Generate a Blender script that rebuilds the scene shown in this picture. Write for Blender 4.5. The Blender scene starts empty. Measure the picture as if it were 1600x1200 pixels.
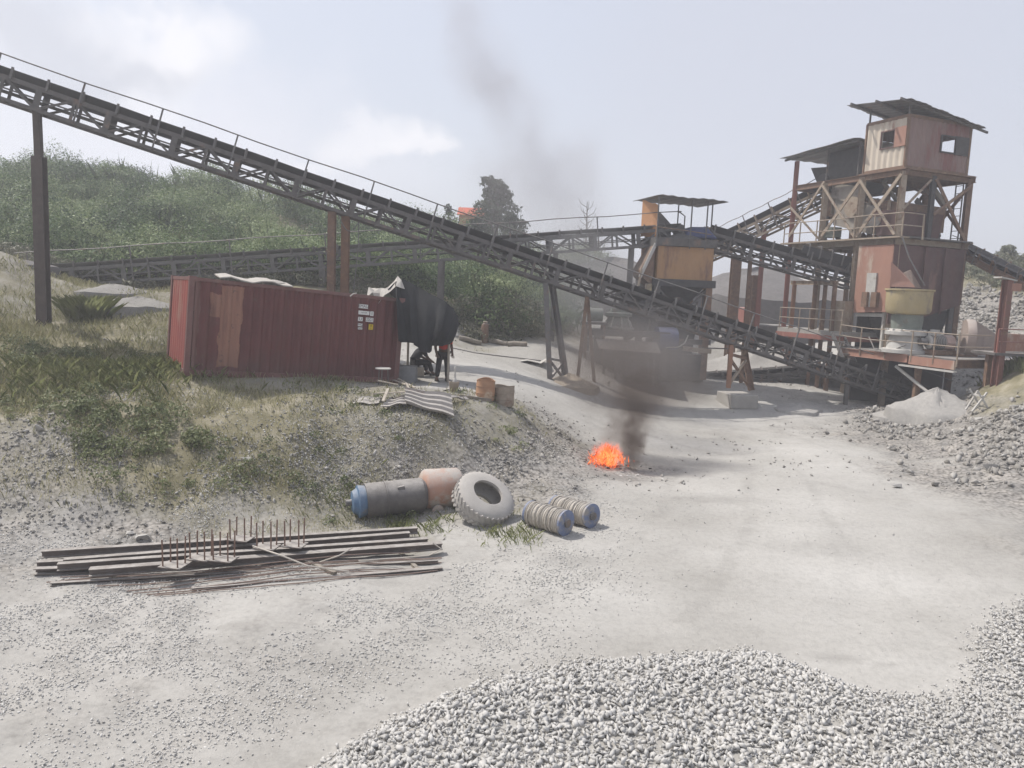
import bpy, bmesh, math, random
import numpy as np
from mathutils import Vector, Matrix

R = math.radians
rng = np.random.default_rng(7)
random.seed(7)
scene = bpy.context.scene
col = scene.collection

# ------------------------------------------------------------------ camera
CAM = Vector((0, 0, 5.4))
PITCH, ROLL, FPX = R(6.8), R(2.4), 1200.0
_F = Vector((0, math.cos(PITCH), -math.sin(PITCH)))
_r0 = Vector((1, 0, 0))
_u0 = Vector((0, math.sin(PITCH), math.cos(PITCH)))
CR = _r0 * math.cos(ROLL) + _u0 * math.sin(ROLL)
CU = -_r0 * math.sin(ROLL) + _u0 * math.cos(ROLL)
cd = bpy.data.cameras.new('camera')
cam = bpy.data.objects.new('camera', cd)
col.objects.link(cam)
cd.sensor_width = 36
cd.lens = 36 * FPX / 1600
cd.clip_start = 0.1
cd.clip_end = 2000
cam.matrix_world = Matrix(((CR.x, CU.x, -_F.x, CAM.x), (CR.y, CU.y, -_F.y, CAM.y), (CR.z, CU.z, -_F.z, CAM.z), (0, 0, 0, 1)))
scene.camera = cam


def ray(px, py):
    return CR * ((px - 800) / FPX) + CU * ((600 - py) / FPX) + _F


def P(px, py, Y):
    d = ray(px, py)
    return CAM + d * (Y / d.y)


def hit(px, py, p0, n):
    d = ray(px, py)
    return CAM + d * ((p0 - CAM).dot(n) / d.dot(n))


# ------------------------------------------------------------------ light and sky
SUN_EL, SUN_DIR = R(57), Vector((-0.92, 0.39, 0)).normalized()
to_sun = Vector((SUN_DIR.x * math.cos(SUN_EL), SUN_DIR.y * math.cos(SUN_EL), math.sin(SUN_EL)))
ld = bpy.data.lights.new('sun', 'SUN')
ld.energy = 3.3
ld.angle = R(0.6)
ld.color = (1.0, 0.955, 0.89)
sun = bpy.data.objects.new('sun', ld)
col.objects.link(sun)
sun.rotation_euler = to_sun.to_track_quat('Z', 'Y').to_euler()
sun.location = (-30, 20, 60)

scene.view_settings.view_transform = 'Standard'
scene.view_settings.look = 'None'
scene.view_settings.gamma = 1
scene.view_settings.exposure = 0.46

world = bpy.data.worlds.new('World')
scene.world = world
world.use_nodes = True
wn, wl = world.node_tree.nodes, world.node_tree.links
wn.clear()
wout = wn.new('ShaderNodeOutputWorld')
bg = wn.new('ShaderNodeBackground')
bg.inputs[1].default_value = 0.118
sky = wn.new('ShaderNodeTexSky')
sky.sky_type = 'NISHITA'
sky.sun_disc = False
sky.sun_elevation = SUN_EL
sky.sun_rotation = math.atan2(SUN_DIR.x, SUN_DIR.y)
sky.dust_density = 4.0
sky.air_density = 1.2
tc = wn.new('ShaderNodeTexCoord')
nz = wn.new('ShaderNodeTexNoise')
nz.inputs['Scale'].default_value = 7
nz.inputs['Detail'].default_value = 7
nz.inputs['Roughness'].default_value = 0.55
wl.new(tc.outputs['Generated'], nz.inputs['Vector'])
sub = wn.new('ShaderNodeVectorMath'); sub.operation = 'SUBTRACT'
wl.new(nz.outputs['Color'], sub.inputs[0]); sub.inputs[1].default_value = (.5, .5, .5)
scl = wn.new('ShaderNodeVectorMath'); scl.operation = 'SCALE'
wl.new(sub.outputs[0], scl.inputs[0]); scl.inputs['Scale'].default_value = 0.22
add = wn.new('ShaderNodeVectorMath'); add.operation = 'ADD'
wl.new(tc.outputs['Generated'], add.inputs[0]); wl.new(scl.outputs[0], add.inputs[1])
veil = wn.new('ShaderNodeMixRGB')          # thin high cloud that greys the whole sky
veil.inputs[0].default_value = 0.72
wl.new(sky.outputs[0], veil.inputs[1])
veil.inputs[2].default_value = (4.45, 4.6, 5.2, 1)
cur = veil.outputs[0]


def cloud(px, py, rad, flat, colour, amount):
    """a soft cloud in the sky dome, given by the direction it stands in"""
    global cur
    d = ray(px, py).normalized()
    s = wn.new('ShaderNodeVectorMath'); s.operation = 'SUBTRACT'
    wl.new(add.outputs[0], s.inputs[0]); s.inputs[1].default_value = d
    m = wn.new('ShaderNodeVectorMath'); m.operation = 'MULTIPLY'
    wl.new(s.outputs[0], m.inputs[0]); m.inputs[1].default_value = (1, 1, flat)
    l = wn.new('ShaderNodeVectorMath'); l.operation = 'LENGTH'
    wl.new(m.outputs[0], l.inputs[0])
    mr = wn.new('ShaderNodeMapRange'); mr.interpolation_type = 'SMOOTHSTEP'
    wl.new(l.outputs['Value'], mr.inputs[0])
    mr.inputs[1].default_value = rad; mr.inputs[2].default_value = rad * 0.25
    mr.inputs[3].default_value = 0; mr.inputs[4].default_value = amount
    mx = wn.new('ShaderNodeMixRGB')
    wl.new(mr.outputs[0], mx.inputs[0]); wl.new(cur, mx.inputs[1])
    mx.inputs[2].default_value = (*colour, 1)
    cur = mx.outputs[0]


WHITE, GREY = (6.1, 6.05, 6.3), (4.0, 4.15, 4.65)
cloud(60, 190, .30, 1.6, (5.1, 5.2, 5.75), .7)
cloud(420, 300, .26, 1.6, (5.2, 5.25, 5.8), .6)
cloud(265, 55, .10, 1.6, WHITE, .9)
cloud(215, 140, .09, 1.8, WHITE, .55)
cloud(90, 70, .16, 2.4, GREY, .75)
cloud(230, 92, .09, 3.0, GREY, .7)
cloud(600, 215, .085, 1.9, WHITE, .62)
cloud(640, 235, .06, 2.2, WHITE, .6)
cloud(480, 235, .05, 2.4, WHITE, .6)
cloud(1300, 130, .4, 1.2, (4.0, 4.15, 4.75), .6)
wl.new(cur, bg.inputs[0])
wl.new(bg.outputs[0], wout.inputs[0])

cy = scene.cycles
cy.use_denoising = True
cy.max_bounces = 8
cy.volume_bounces = 1
cy.transparent_max_bounces = 16
cy.volume_step_rate = 1.0
cy.volume_max_steps = 256
cy.sample_clamp_indirect = 6

# ------------------------------------------------------------------ helpers
WM = {}                                      # world matrix of each root, shared by its parts


def empty(name, label, cat, loc, rot=None, group=None):
    o = bpy.data.objects.new(name, None)
    o.empty_display_size = 0.3
    col.objects.link(o)
    m = Matrix.Translation(loc) @ (rot.to_4x4() if rot is not None else Matrix())
    o.matrix_world = m
    WM[o.name] = m
    tag(o, label, cat, group)
    return o


def tag(o, label=None, cat=None, group=None, kind=None):
    if label: o['label'] = label
    if cat: o['category'] = cat
    if group: o['group'] = group
    if kind or cat: o['kind'] = kind or 'thing'
    return o


class MB:
    """collects shapes in world coordinates; build() links them as one mesh object"""
    def __init__(s):
        s.v, s.f = [], []

    def _add(s, vs, fs):
        o = len(s.v)
        s.v.extend([Vector(p) for p in vs])
        s.f.extend([tuple(i + o for i in f) for f in fs])
        return s

    def hexa(s, p):                           # 8 points: bottom ring then top ring
        return s._add(p, [(3, 2, 1, 0), (4, 5, 6, 7), (0, 1, 5, 4), (1, 2, 6, 5), (2, 3, 7, 6), (3, 0, 4, 7)])

    def box(s, c, size, rot=None):
        x, y, z = [d / 2 for d in size]
        pts = [Vector(q) for q in ((-x, -y, -z), (x, -y, -z), (x, y, -z), (-x, y, -z), (-x, -y, z), (x, -y, z), (x, y, z), (-x, y, z))]
        if rot is not None: pts = [rot @ q for q in pts]
        return s.hexa([Vector(c) + q for q in pts])

    def bar(s, p, q, w, h=None, up=(0, 0, 1)):
        p, q = Vector(p), Vector(q)
        h = h or w
        t = (q - p).normalized()
        up = Vector(up)
        if abs(t.dot(up)) > .98: up = Vector((0, 1, 0))
        a = t.cross(up).normalized() * (w / 2)
        b = a.cross(t).normalized() * (h / 2)
        return s.hexa([p - a - b, p + a - b, q + a - b, q - a - b, p - a + b, p + a + b, q + a + b, q - a + b])

    def ibeam(s, p, q, w, h, t=.02, up=(0, 0, 1)):
        p, q = Vector(p), Vector(q)
        d = (q - p).normalized()
        up = Vector(up)
        if abs(d.dot(up)) > .98: up = Vector((0, 1, 0))
        a = d.cross(up).normalized()
        b = a.cross(d).normalized()
        o = b * (h / 2 - t / 2)
        s.bar(p + o, q + o, w, t, b); s.bar(p - o, q - o, w, t, b)
        return s.bar(p, q, t, h - 2 * t, b)

    def tube(s, pts, r, n=8, caps=True, r2=None):
        pts = [Vector(p) for p in pts]
        k = len(pts)
        rs = [r + ((r2 if r2 is not None else r) - r) * i / max(1, k - 1) for i in range(k)] if not isinstance(r, (list, tuple)) else r
        vs, fs = [], []
        prev = None
        for i, p in enumerate(pts):
            t = (pts[min(i + 1, k - 1)] - pts[max(i - 1, 0)]).normalized()
            if prev is None:
                a = t.orthogonal().normalized()
            else:
                a = (prev - t * prev.dot(t)).normalized()
            prev = a
            b = t.cross(a)
            for j in range(n):
                an = 2 * math.pi * j / n
                vs.append(p + (a * math.cos(an) + b * math.sin(an)) * rs[i])
        for i in range(k - 1):
            for j in range(n):
                j2 = (j + 1) % n
                fs.append((i * n + j, i * n + j2, (i + 1) * n + j2, (i + 1) * n + j))
        if caps:
            fs.append(tuple(reversed(range(n))))
            fs.append(tuple((k - 1) * n + j for j in range(n)))
        return s._add(vs, fs)

    def lathe(s, c, axis, prof, n=24):        # prof: (distance along axis, radius)
        c, ax = Vector(c), Vector(axis).normalized()
        a = ax.orthogonal().normalized()
        b = ax.cross(a)
        vs, fs = [], []
        for d, r in prof:
            for j in range(n):
                an = 2 * math.pi * j / n
                vs.append(c + ax * d + (a * math.cos(an) + b * math.sin(an)) * max(r, 1e-4))
        for i in range(len(prof) - 1):
            for j in range(n):
                j2 = (j + 1) % n
                fs.append((i * n + j, i * n + j2, (i + 1) * n + j2, (i + 1) * n + j))
        fs.append(tuple(reversed(range(n))))
        fs.append(tuple((len(prof) - 1) * n + j for j in range(n)))
        return s._add(vs, fs)

    def sheet(s, grid, th, nrm):              # grid of points [row][col] extruded by th along nrm
        rws, cs = len(grid), len(grid[0])
        n = Vector(nrm) * th
        vs = [Vector(p) for r in grid for p in r]
        vs += [v - n for v in vs]
        N = rws * cs
        fs = []
        for i in range(rws - 1):
            for j in range(cs - 1):
                q = (i * cs + j, i * cs + j + 1, (i + 1) * cs + j + 1, (i + 1) * cs + j)
                fs.append(q); fs.append(tuple(N + k for k in reversed(q)))
        ed = [i for i in range(cs)] + [i * cs + cs - 1 for i in range(1, rws)] + [(rws - 1) * cs + j for j in range(cs - 2, -1, -1)] + [i * cs for i in range(rws - 2, 0, -1)]
        for i in range(len(ed)):
            a, b = ed[i], ed[(i + 1) % len(ed)]
            fs.append((b, a, N + a, N + b))
        return s._add(vs, fs)

    def plate(s, pts, th, nrm):               # flat polygon with thickness
        k = len(pts)
        n = Vector(nrm).normalized() * th
        vs = [Vector(p) for p in pts] + [Vector(p) - n for p in pts]
        fs = [tuple(range(k)), tuple(reversed(range(k, 2 * k)))]
        fs += [(i, i + k, (i + 1) % k + k, (i + 1) % k) for i in range(k)]
        return s._add(vs, fs)

    def build(s, name, mat, parent=None, smooth=False, loc=None, bevel=0):
        me = bpy.data.meshes.new(name)
        if parent is not None:
            m = WM[parent.name].inverted()
        elif loc is not None:
            m = Matrix.Translation(loc).inverted()
        else:
            m = Matrix()
        me.from_pydata([m @ v for v in s.v], [], s.f)
        bm = bmesh.new(); bm.from_mesh(me)
        bmesh.ops.recalc_face_normals(bm, faces=bm.faces)
        bm.to_mesh(me); bm.free()
        if smooth:
            for p in me.polygons: p.use_smooth = True
        me.materials.append(mat)
        o = bpy.data.objects.new(name, me)
        col.objects.link(o)
        if parent is not None:
            o.parent = parent
            WM[o.name] = WM[parent.name]
        elif loc is not None:
            o.location = loc
            WM[o.name] = Matrix.Translation(loc)
        else:
            WM[o.name] = Matrix()
        if bevel:
            b = o.modifiers.new('bevel', 'BEVEL'); b.width = bevel; b.segments = 2; b.limit_method = 'ANGLE'
        if smooth:
            try:
                me.set_sharp_from_angle(angle=R(38))
            except Exception:
                pass
        return o


def arrays(name, V, F, mat, loops=None, smooth=False, uv=None):
    """one mesh object out of numpy arrays, all faces with the same number of corners"""
    me = bpy.data.meshes.new(name)
    k = F.shape[1]
    me.vertices.add(len(V)); me.vertices.foreach_set('co', V.astype(np.float32).ravel())
    me.loops.add(F.size); me.loops.foreach_set('vertex_index', F.astype(np.int32).ravel())
    me.polygons.add(len(F))
    me.polygons.foreach_set('loop_start', np.arange(0, F.size, k, dtype=np.int32))
    me.polygons.foreach_set('loop_total', np.full(len(F), k, np.int32))
    if smooth: me.polygons.foreach_set('use_smooth', np.ones(len(F), bool))
    me.update(calc_edges=True)
    me.validate()
    me.materials.append(mat)
    o = bpy.data.objects.new(name, me)
    col.objects.link(o)
    WM[o.name] = Matrix()
    return o


# ------------------------------------------------------------------ materials
def nodes_of(name):
    m = bpy.data.materials.new(name)
    m.use_nodes = True
    nt = m.node_tree
    nt.nodes.clear()
    out = nt.nodes.new('ShaderNodeOutputMaterial')
    return m, nt, out


def ramp(nt, fac, stops):
    r = nt.nodes.new('ShaderNodeValToRGB')
    e = r.color_ramp.elements
    while len(e) < len(stops): e.new(0.5)
    for el, (p, c) in zip(e, stops):
        el.position = p
        el.color = (*c, 1) if len(c) == 3 else c
    nt.links.new(fac, r.inputs[0])
    return r.outputs[0]


def noise(nt, vec, scale, detail=5, rough=.6):
    n = nt.nodes.new('ShaderNodeTexNoise')
    n.inputs['Scale'].default_value = scale
    n.inputs['Detail'].default_value = detail
    n.inputs['Roughness'].default_value = rough
    if vec is not None: nt.links.new(vec, n.inputs['Vector'])
    return n.outputs['Fac']


def mixc(nt, fac, a, b, mode='MIX'):
    m = nt.nodes.new('ShaderNodeMixRGB')
    m.blend_type = mode
    for i, x in ((0, fac), (1, a), (2, b)):
        if hasattr(x, 'is_linked'): nt.links.new(x, m.inputs[i])
        elif i == 0: m.inputs[0].default_value = x
        else: m.inputs[i].default_value = (*x, 1)
    return m.outputs[0]


def M(name, c1, c2=None, sc=4, rough=.75, metal=0, wear=None, wear_at=.58, dust=0, bump=.15, streak=1, dustc=(.40, .38, .355)):
    """weathered surface: two mottled tones, patches of wear, stone dust lying on upward faces"""
    m, nt, out = nodes_of(name)
    b = nt.nodes.new('ShaderNodeBsdfPrincipled')
    t = nt.nodes.new('ShaderNodeTexCoord')
    vec = t.outputs['Object']
    if streak != 1:
        mp = nt.nodes.new('ShaderNodeMapping')
        mp.inputs['Scale'].default_value = (1, 1, 1 / streak)
        nt.links.new(vec, mp.inputs[0]); vec = mp.outputs[0]
    n1 = noise(nt, vec, sc, 7, .65)
    c = ramp(nt, n1, [(.32, c1), (.68, c2 or tuple(x * .65 for x in c1))])
    if wear:
        n2 = noise(nt, vec, sc * .45, 8, .7)
        f = ramp(nt, n2, [(wear_at - .04, (0, 0, 0)), (wear_at + .05, (1, 1, 1))])
        c = mixc(nt, f, c, wear)
    if dust:
        g = nt.nodes.new('ShaderNodeNewGeometry')
        sx = nt.nodes.new('ShaderNodeSeparateXYZ')
        nt.links.new(g.outputs['Normal'], sx.inputs[0])
        mr = nt.nodes.new('ShaderNodeMapRange')
        nt.links.new(sx.outputs[2], mr.inputs[0])
        mr.inputs[1].default_value = .25; mr.inputs[2].default_value = .9
        mr.inputs[3].default_value = dust * .22; mr.inputs[4].default_value = min(1, dust)
        n3 = noise(nt, t.outputs['Object'], sc * 1.7, 6, .7)
        mu = nt.nodes.new('ShaderNodeMath'); mu.operation = 'MULTIPLY'
        mr2 = nt.nodes.new('ShaderNodeMapRange')
        nt.links.new(n3, mr2.inputs[0])
        mr2.inputs[1].default_value = .3; mr2.inputs[2].default_value = .6; mr2.inputs[3].default_value = .35
        nt.links.new(mr.outputs[0], mu.inputs[0]); nt.links.new(mr2.outputs[0], mu.inputs[1])
        c = mixc(nt, mu.outputs[0], c, dustc)
    nt.links.new(c, b.inputs['Base Color'])
    b.inputs['Roughness'].default_value = rough
    b.inputs['Metallic'].default_value = metal
    b.inputs['Specular IOR Level'].default_value = .3
    if bump:
        bp = nt.nodes.new('ShaderNodeBump')
        bp.inputs['Strength'].default_value = bump
        bp.inputs['Distance'].default_value = .03
        nt.links.new(noise(nt, t.outputs['Object'], sc * 5, 4, .7), bp.inputs['Height'])
        nt.links.new(bp.outputs[0], b.inputs['Normal'])
    nt.links.new(b.outputs[0], out.inputs[0])
    return m


def leafmat(name, cols, trans=.3, rough=.55, big=.25):
    """foliage: each leaf its own tone, clumps drifting between the tones"""
    m, nt, out = nodes_of(name)
    g = nt.nodes.new('ShaderNodeNewGeometry')
    t = nt.nodes.new('ShaderNodeTexCoord')
    n = noise(nt, t.outputs['Object'], big, 4, .6)
    a = nt.nodes.new('ShaderNodeMath'); a.operation = 'MULTIPLY_ADD'
    nt.links.new(g.outputs['Random Per Island'], a.inputs[0]); a.inputs[1].default_value = .55
    s = nt.nodes.new('ShaderNodeMath'); s.operation = 'MULTIPLY_ADD'
    nt.links.new(n, s.inputs[0]); s.inputs[1].default_value = 1.5; s.inputs[2].default_value = -.55
    nt.links.new(s.outputs[0], a.inputs[2])
    at = nt.nodes.new('ShaderNodeAttribute'); at.attribute_name = 'tint'
    a2 = nt.nodes.new('ShaderNodeMath'); a2.operation = 'ADD'
    nt.links.new(a.outputs[0], a2.inputs[0]); nt.links.new(at.outputs['Fac'], a2.inputs[1])
    a = a2
    k = len(cols)
    c = ramp(nt, a.outputs[0], [(i / (k - 1) if k > 1 else 0, cc) for i, cc in enumerate(cols)])
    b = nt.nodes.new('ShaderNodeBsdfPrincipled')
    b.inputs['Roughness'].default_value = rough
    b.inputs['Specular IOR Level'].default_value = .25
    nt.links.new(c, b.inputs['Base Color'])
    tr = nt.nodes.new('ShaderNodeBsdfTranslucent')
    nt.links.new(c, tr.inputs[0])
    mx = nt.nodes.new('ShaderNodeMixShader'); mx.inputs[0].default_value = trans
    nt.links.new(b.outputs[0], mx.inputs[1]); nt.links.new(tr.outputs[0], mx.inputs[2])
    nt.links.new(mx.outputs[0], out.inputs[0])
    return m


def stonemat(name, cols, big=.4):
    m, nt, out = nodes_of(name)
    g = nt.nodes.new('ShaderNodeNewGeometry')
    t = nt.nodes.new('ShaderNodeTexCoord')
    n = noise(nt, t.outputs['Object'], big, 3, .6)
    a = nt.nodes.new('ShaderNodeMath'); a.operation = 'MULTIPLY_ADD'
    nt.links.new(g.outputs['Random Per Island'], a.inputs[0]); a.inputs[1].default_value = .7
    s = nt.nodes.new('ShaderNodeMath'); s.operation = 'MULTIPLY_ADD'
    nt.links.new(n, s.inputs[0]); s.inputs[1].default_value = .8; s.inputs[2].default_value = -.25
    nt.links.new(s.outputs[0], a.inputs[2])
    c = ramp(nt, a.outputs[0], [(i / (len(cols) - 1), cc) for i, cc in enumerate(cols)])
    b = nt.nodes.new('ShaderNodeBsdfPrincipled')
    b.inputs['Roughness'].default_value = .9
    b.inputs['Specular IOR Level'].default_value = .15
    nt.links.new(c, b.inputs['Base Color'])
    nt.links.new(b.outputs[0], out.inputs[0])
    return m


STEEL = M('dusty_dark_steel', (.085, .078, .075), (.055, .05, .048), 3, .7, .1, wear=(.16, .10, .07), wear_at=.62, dust=.8)
STEEL2 = M('grey_steel', (.125, .12, .12), (.075, .07, .068), 4, .6, .2, wear=(.17, .10, .065), wear_at=.6, dust=.8)
RUBBER = M('belt_rubber', (.030, .029, .030), (.045, .043, .042), 2.5, .85, dust=.22)
RUST = M('rusty_steel', (.21, .115, .065), (.12, .068, .045), 4, .8, .1, wear=(.28, .19, .12), wear_at=.6, dust=.55)
RUSTY_TAN = M('tan_rusty_steel', (.36, .295, .225), (.26, .195, .14), 4, .8, .1, wear=(.17, .10, .07), wear_at=.6, dust=.5)
REDSTEEL = M('faded_red_steel', (.30, .10, .075), (.20, .075, .058), 2.6, .7, wear=(.30, .20, .15), wear_at=.62, dust=.5, streak=3)
SALMON = M('salmon_plate', (.36, .185, .13), (.29, .145, .105), 1.6, .7, wear=(.42, .33, .26), wear_at=.62, dust=.4, streak=3)
DARKRED = M('dark_red_plate', (.105, .042, .038), (.07, .032, .03), 1.5, .75, wear=(.19, .10, .08), wear_at=.62, dust=.5, streak=3)
ORANGE = M('orange_rust_plate', (.42, .235, .10), (.31, .165, .075), 1.5, .75, wear=(.17, .085, .06), wear_at=.55, dust=.5, streak=4)
YELLOW = M('worn_yellow_paint', (.44, .35, .17), (.35, .285, .16), 1.6, .75, wear=(.20, .165, .13), wear_at=.53, dust=.7, streak=2)
PALE = M('pale_grey_paint', (.50, .49, .46), (.40, .385, .36), 3, .7, wear=(.30, .26, .22), wear_at=.62, dust=.6)
GREENGREY = M('grey_green_paint', (.17, .20, .17), (.12, .14, .12), 3, .7, wear=(.12, .085, .065), wear_at=.62, dust=.7)
DARK = M('grimy_black_steel', (.045, .043, .045), (.03, .029, .03), 3, .8, dust=.5)
BLUE = M('blue_paint', (.08, .17, .30), (.06, .125, .22), 4, .6, wear=(.13, .125, .13), wear_at=.58, dust=.6)
DRUMBLUE = M('dark_blue_paint', (.05, .075, .20), (.04, .055, .14), 5, .6, dust=.35)
CONCRETE = M('concrete', (.36, .34, .31), (.27, .255, .235), 2.5, .9, dust=.5)
BLOCKGREY = M('concrete_block', (.24, .24, .24), (.18, .18, .18), 5, .9, dust=.3)
WOOD = M('bleached_wood', (.47, .42, .35), (.34, .29, .23), 5, .9, dust=.3)
LOG = M('grey_log_bark', (.27, .235, .19), (.17, .145, .115), 6, .95, dust=.3)
CLOTH = M('black_tarpaulin', (.013, .015, .018), (.008, .009, .011), 2, .7, dust=.05, bump=.35)
GREYCLOTH = M('faded_grey_sheet', (.45, .42, .38), (.33, .31, .28), 4, .85, dust=.25)
TIN = M('zinc_sheet', (.20, .19, .19), (.12, .11, .11), 3, .55, .3, wear=(.19, .12, .085), wear_at=.6, dust=.5, streak=3)
REBAR = M('rebar_rust', (.21, .12, .085), (.15, .085, .06), 8, .8, .2, dust=.55)
BEAMSTEEL = M('stacked_beam_steel', (.135, .105, .09), (.09, .07, .062), 3, .75, .15, wear=(.22, .165, .13), wear_at=.6, dust=.85)
TYRE = M('dusty_tyre_rubber', (.43, .405, .375), (.33, .31, .285), 3, .95, wear=(.17, .155, .145), wear_at=.66, dust=.5)
ROPE = M('steel_wire_rope', (.50, .46, .40), (.42, .38, .33), 9, .8, .1, dust=.5)
TANK = M('dark_tank_steel', (.10, .09, .085), (.065, .058, .056), 2.5, .7, .1, wear=(.15, .11, .085), wear_at=.62, dust=.7)
ORANGEDRUM = M('faded_orange_drum', (.46, .24, .16), (.40, .22, .155), 2.5, .8, wear=(.47, .39, .33), wear_at=.52, dust=1.0)
RUSTDRUM = M('rusty_drum', (.40, .22, .12), (.29, .16, .095), 5, .8, wear=(.44, .33, .23), wear_at=.56, dust=.4)
GREYDRUM = M('grey_rust_drum', (.33, .27, .21), (.23, .19, .145), 5, .8, wear=(.21, .13, .085), wear_at=.6, dust=.4)
SKIN = M('brown_skin', (.10, .055, .036), (.085, .047, .03), 6, .6, bump=0)
HAIR = M('black_hair', (.012, .011, .011), (.018, .016, .015), 12, .8, bump=.2)
SHIRTRED = M('red_shirt', (.48, .045, .03), (.38, .035, .025), 6, .85)
TROUSERS = M('dark_trousers', (.022, .02, .022), (.03, .027, .028), 6, .9)
SHIRTDARK = M('dark_shirt', (.025, .024, .03), (.035, .032, .036), 6, .9)
GLASSWHITE = M('sticker_white', (.72, .71, .69), (.62, .61, .59), 9, .6, bump=0)
INK = M('black_lettering', (.02, .02, .02), (.03, .03, .03), 9, .6, bump=0)
STICKYELLOW = M('sticker_yellow', (.62, .45, .03), (.5, .36, .03), 9, .6, bump=0)
REDROOF = M('red_roof', (.50, .12, .07), (.40, .095, .06), 2, .7)
HOUSEWALL = M('house_plaster', (.50, .24, .17), (.42, .20, .15), 1, .9)
ORANGETARP = M('orange_tarpaulin', (.60, .31, .15), (.50, .25, .12), 3, .7, dust=.3)
PIPERED = M('red_oxide_post', (.21, .085, .065), (.15, .065, .05), 3, .7, wear=(.30, .17, .12), wear_at=.6, dust=.4, streak=3)
TRUNK = M('tree_bark', (.13, .105, .08), (.085, .07, .055), 5, .95)

LEAF_HILL = leafmat('hill_shrub_leaves', [(.026, .052, .020), (.07, .122, .044), (.155, .215, .085), (.29, .34, .175)], .25, big=.2)
LEAF_DUSTY = leafmat('dusty_shrub_leaves', [(.07, .085, .05), (.13, .14, .085), (.22, .21, .15), (.27, .255, .19)], .2)
LEAF_TREE = leafmat('tree_leaves', [(.022, .038, .018), (.04, .062, .028), (.07, .095, .045)], .2)
GRASS = leafmat('grass_blades', [(.20, .215, .10), (.33, .325, .17), (.46, .435, .27), (.58, .54, .39)], .35, .7, .5)
GREENGRASS = leafmat('fresh_grass_blades', [(.17, .21, .085), (.29, .315, .145), (.42, .42, .24)], .35, .7, .5)
GRAVEL = stonemat('crushed_grey_stone', [(.40, .392, .376), (.47, .46, .442), (.545, .533, .513)])
RUBBLE = stonemat('broken_grey_rock', [(.18, .17, .155), (.28, .267, .248), (.43, .415, .39)])


# ------------------------------------------------------------------ ground
def vnoise(x, y, s, seed):
    """smooth value noise on numpy arrays, 0..1"""
    x = np.asarray(x, float) * s + seed * 17.13; y = np.asarray(y, float) * s + seed * 9.71
    xi, yi = np.floor(x), np.floor(y)
    fx, fy = x - xi, y - yi
    fx, fy = fx * fx * (3 - 2 * fx), fy * fy * (3 - 2 * fy)

    def h(a, b):
        q = np.sin(a * 127.1 + b * 311.7 + seed * 74.7) * 43758.5453
        return q - np.floor(q)
    return (h(xi, yi) * (1 - fx) + h(xi + 1, yi) * fx) * (1 - fy) + (h(xi, yi + 1) * (1 - fx) + h(xi + 1, yi + 1) * fx) * fy


def fbm(x, y, s, seed, o=4):
    t, a, n = 0, .5, 0
    for i in range(o):
        t = t + a * vnoise(x, y, s * 2 ** i, seed + i); n += a; a *= .5
    return t / n


def yard(y):
    # the yard climbs gently away from the camera
    y = np.asarray(y, float)
    return .06 * np.clip(y - 9, 0, 11) + .022 * np.clip(y - 20, 0, 60)


def flat_hit(px, py, lift=0.0):
    d = ray(px, py)
    lo, hi = 3.0, 90.0
    for _ in range(50):
        m_ = (lo + hi) / 2
        if CAM.z + d.z * m_ / d.y > float(yard(m_)) + lift: lo = m_
        else: hi = m_
    return CAM + d * (lo / d.y)


# survey points: image position and distance where the ground was read off, then grass cover and rubble cover
def yd(px, py): return float(flat_hit(px, py).y)


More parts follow.
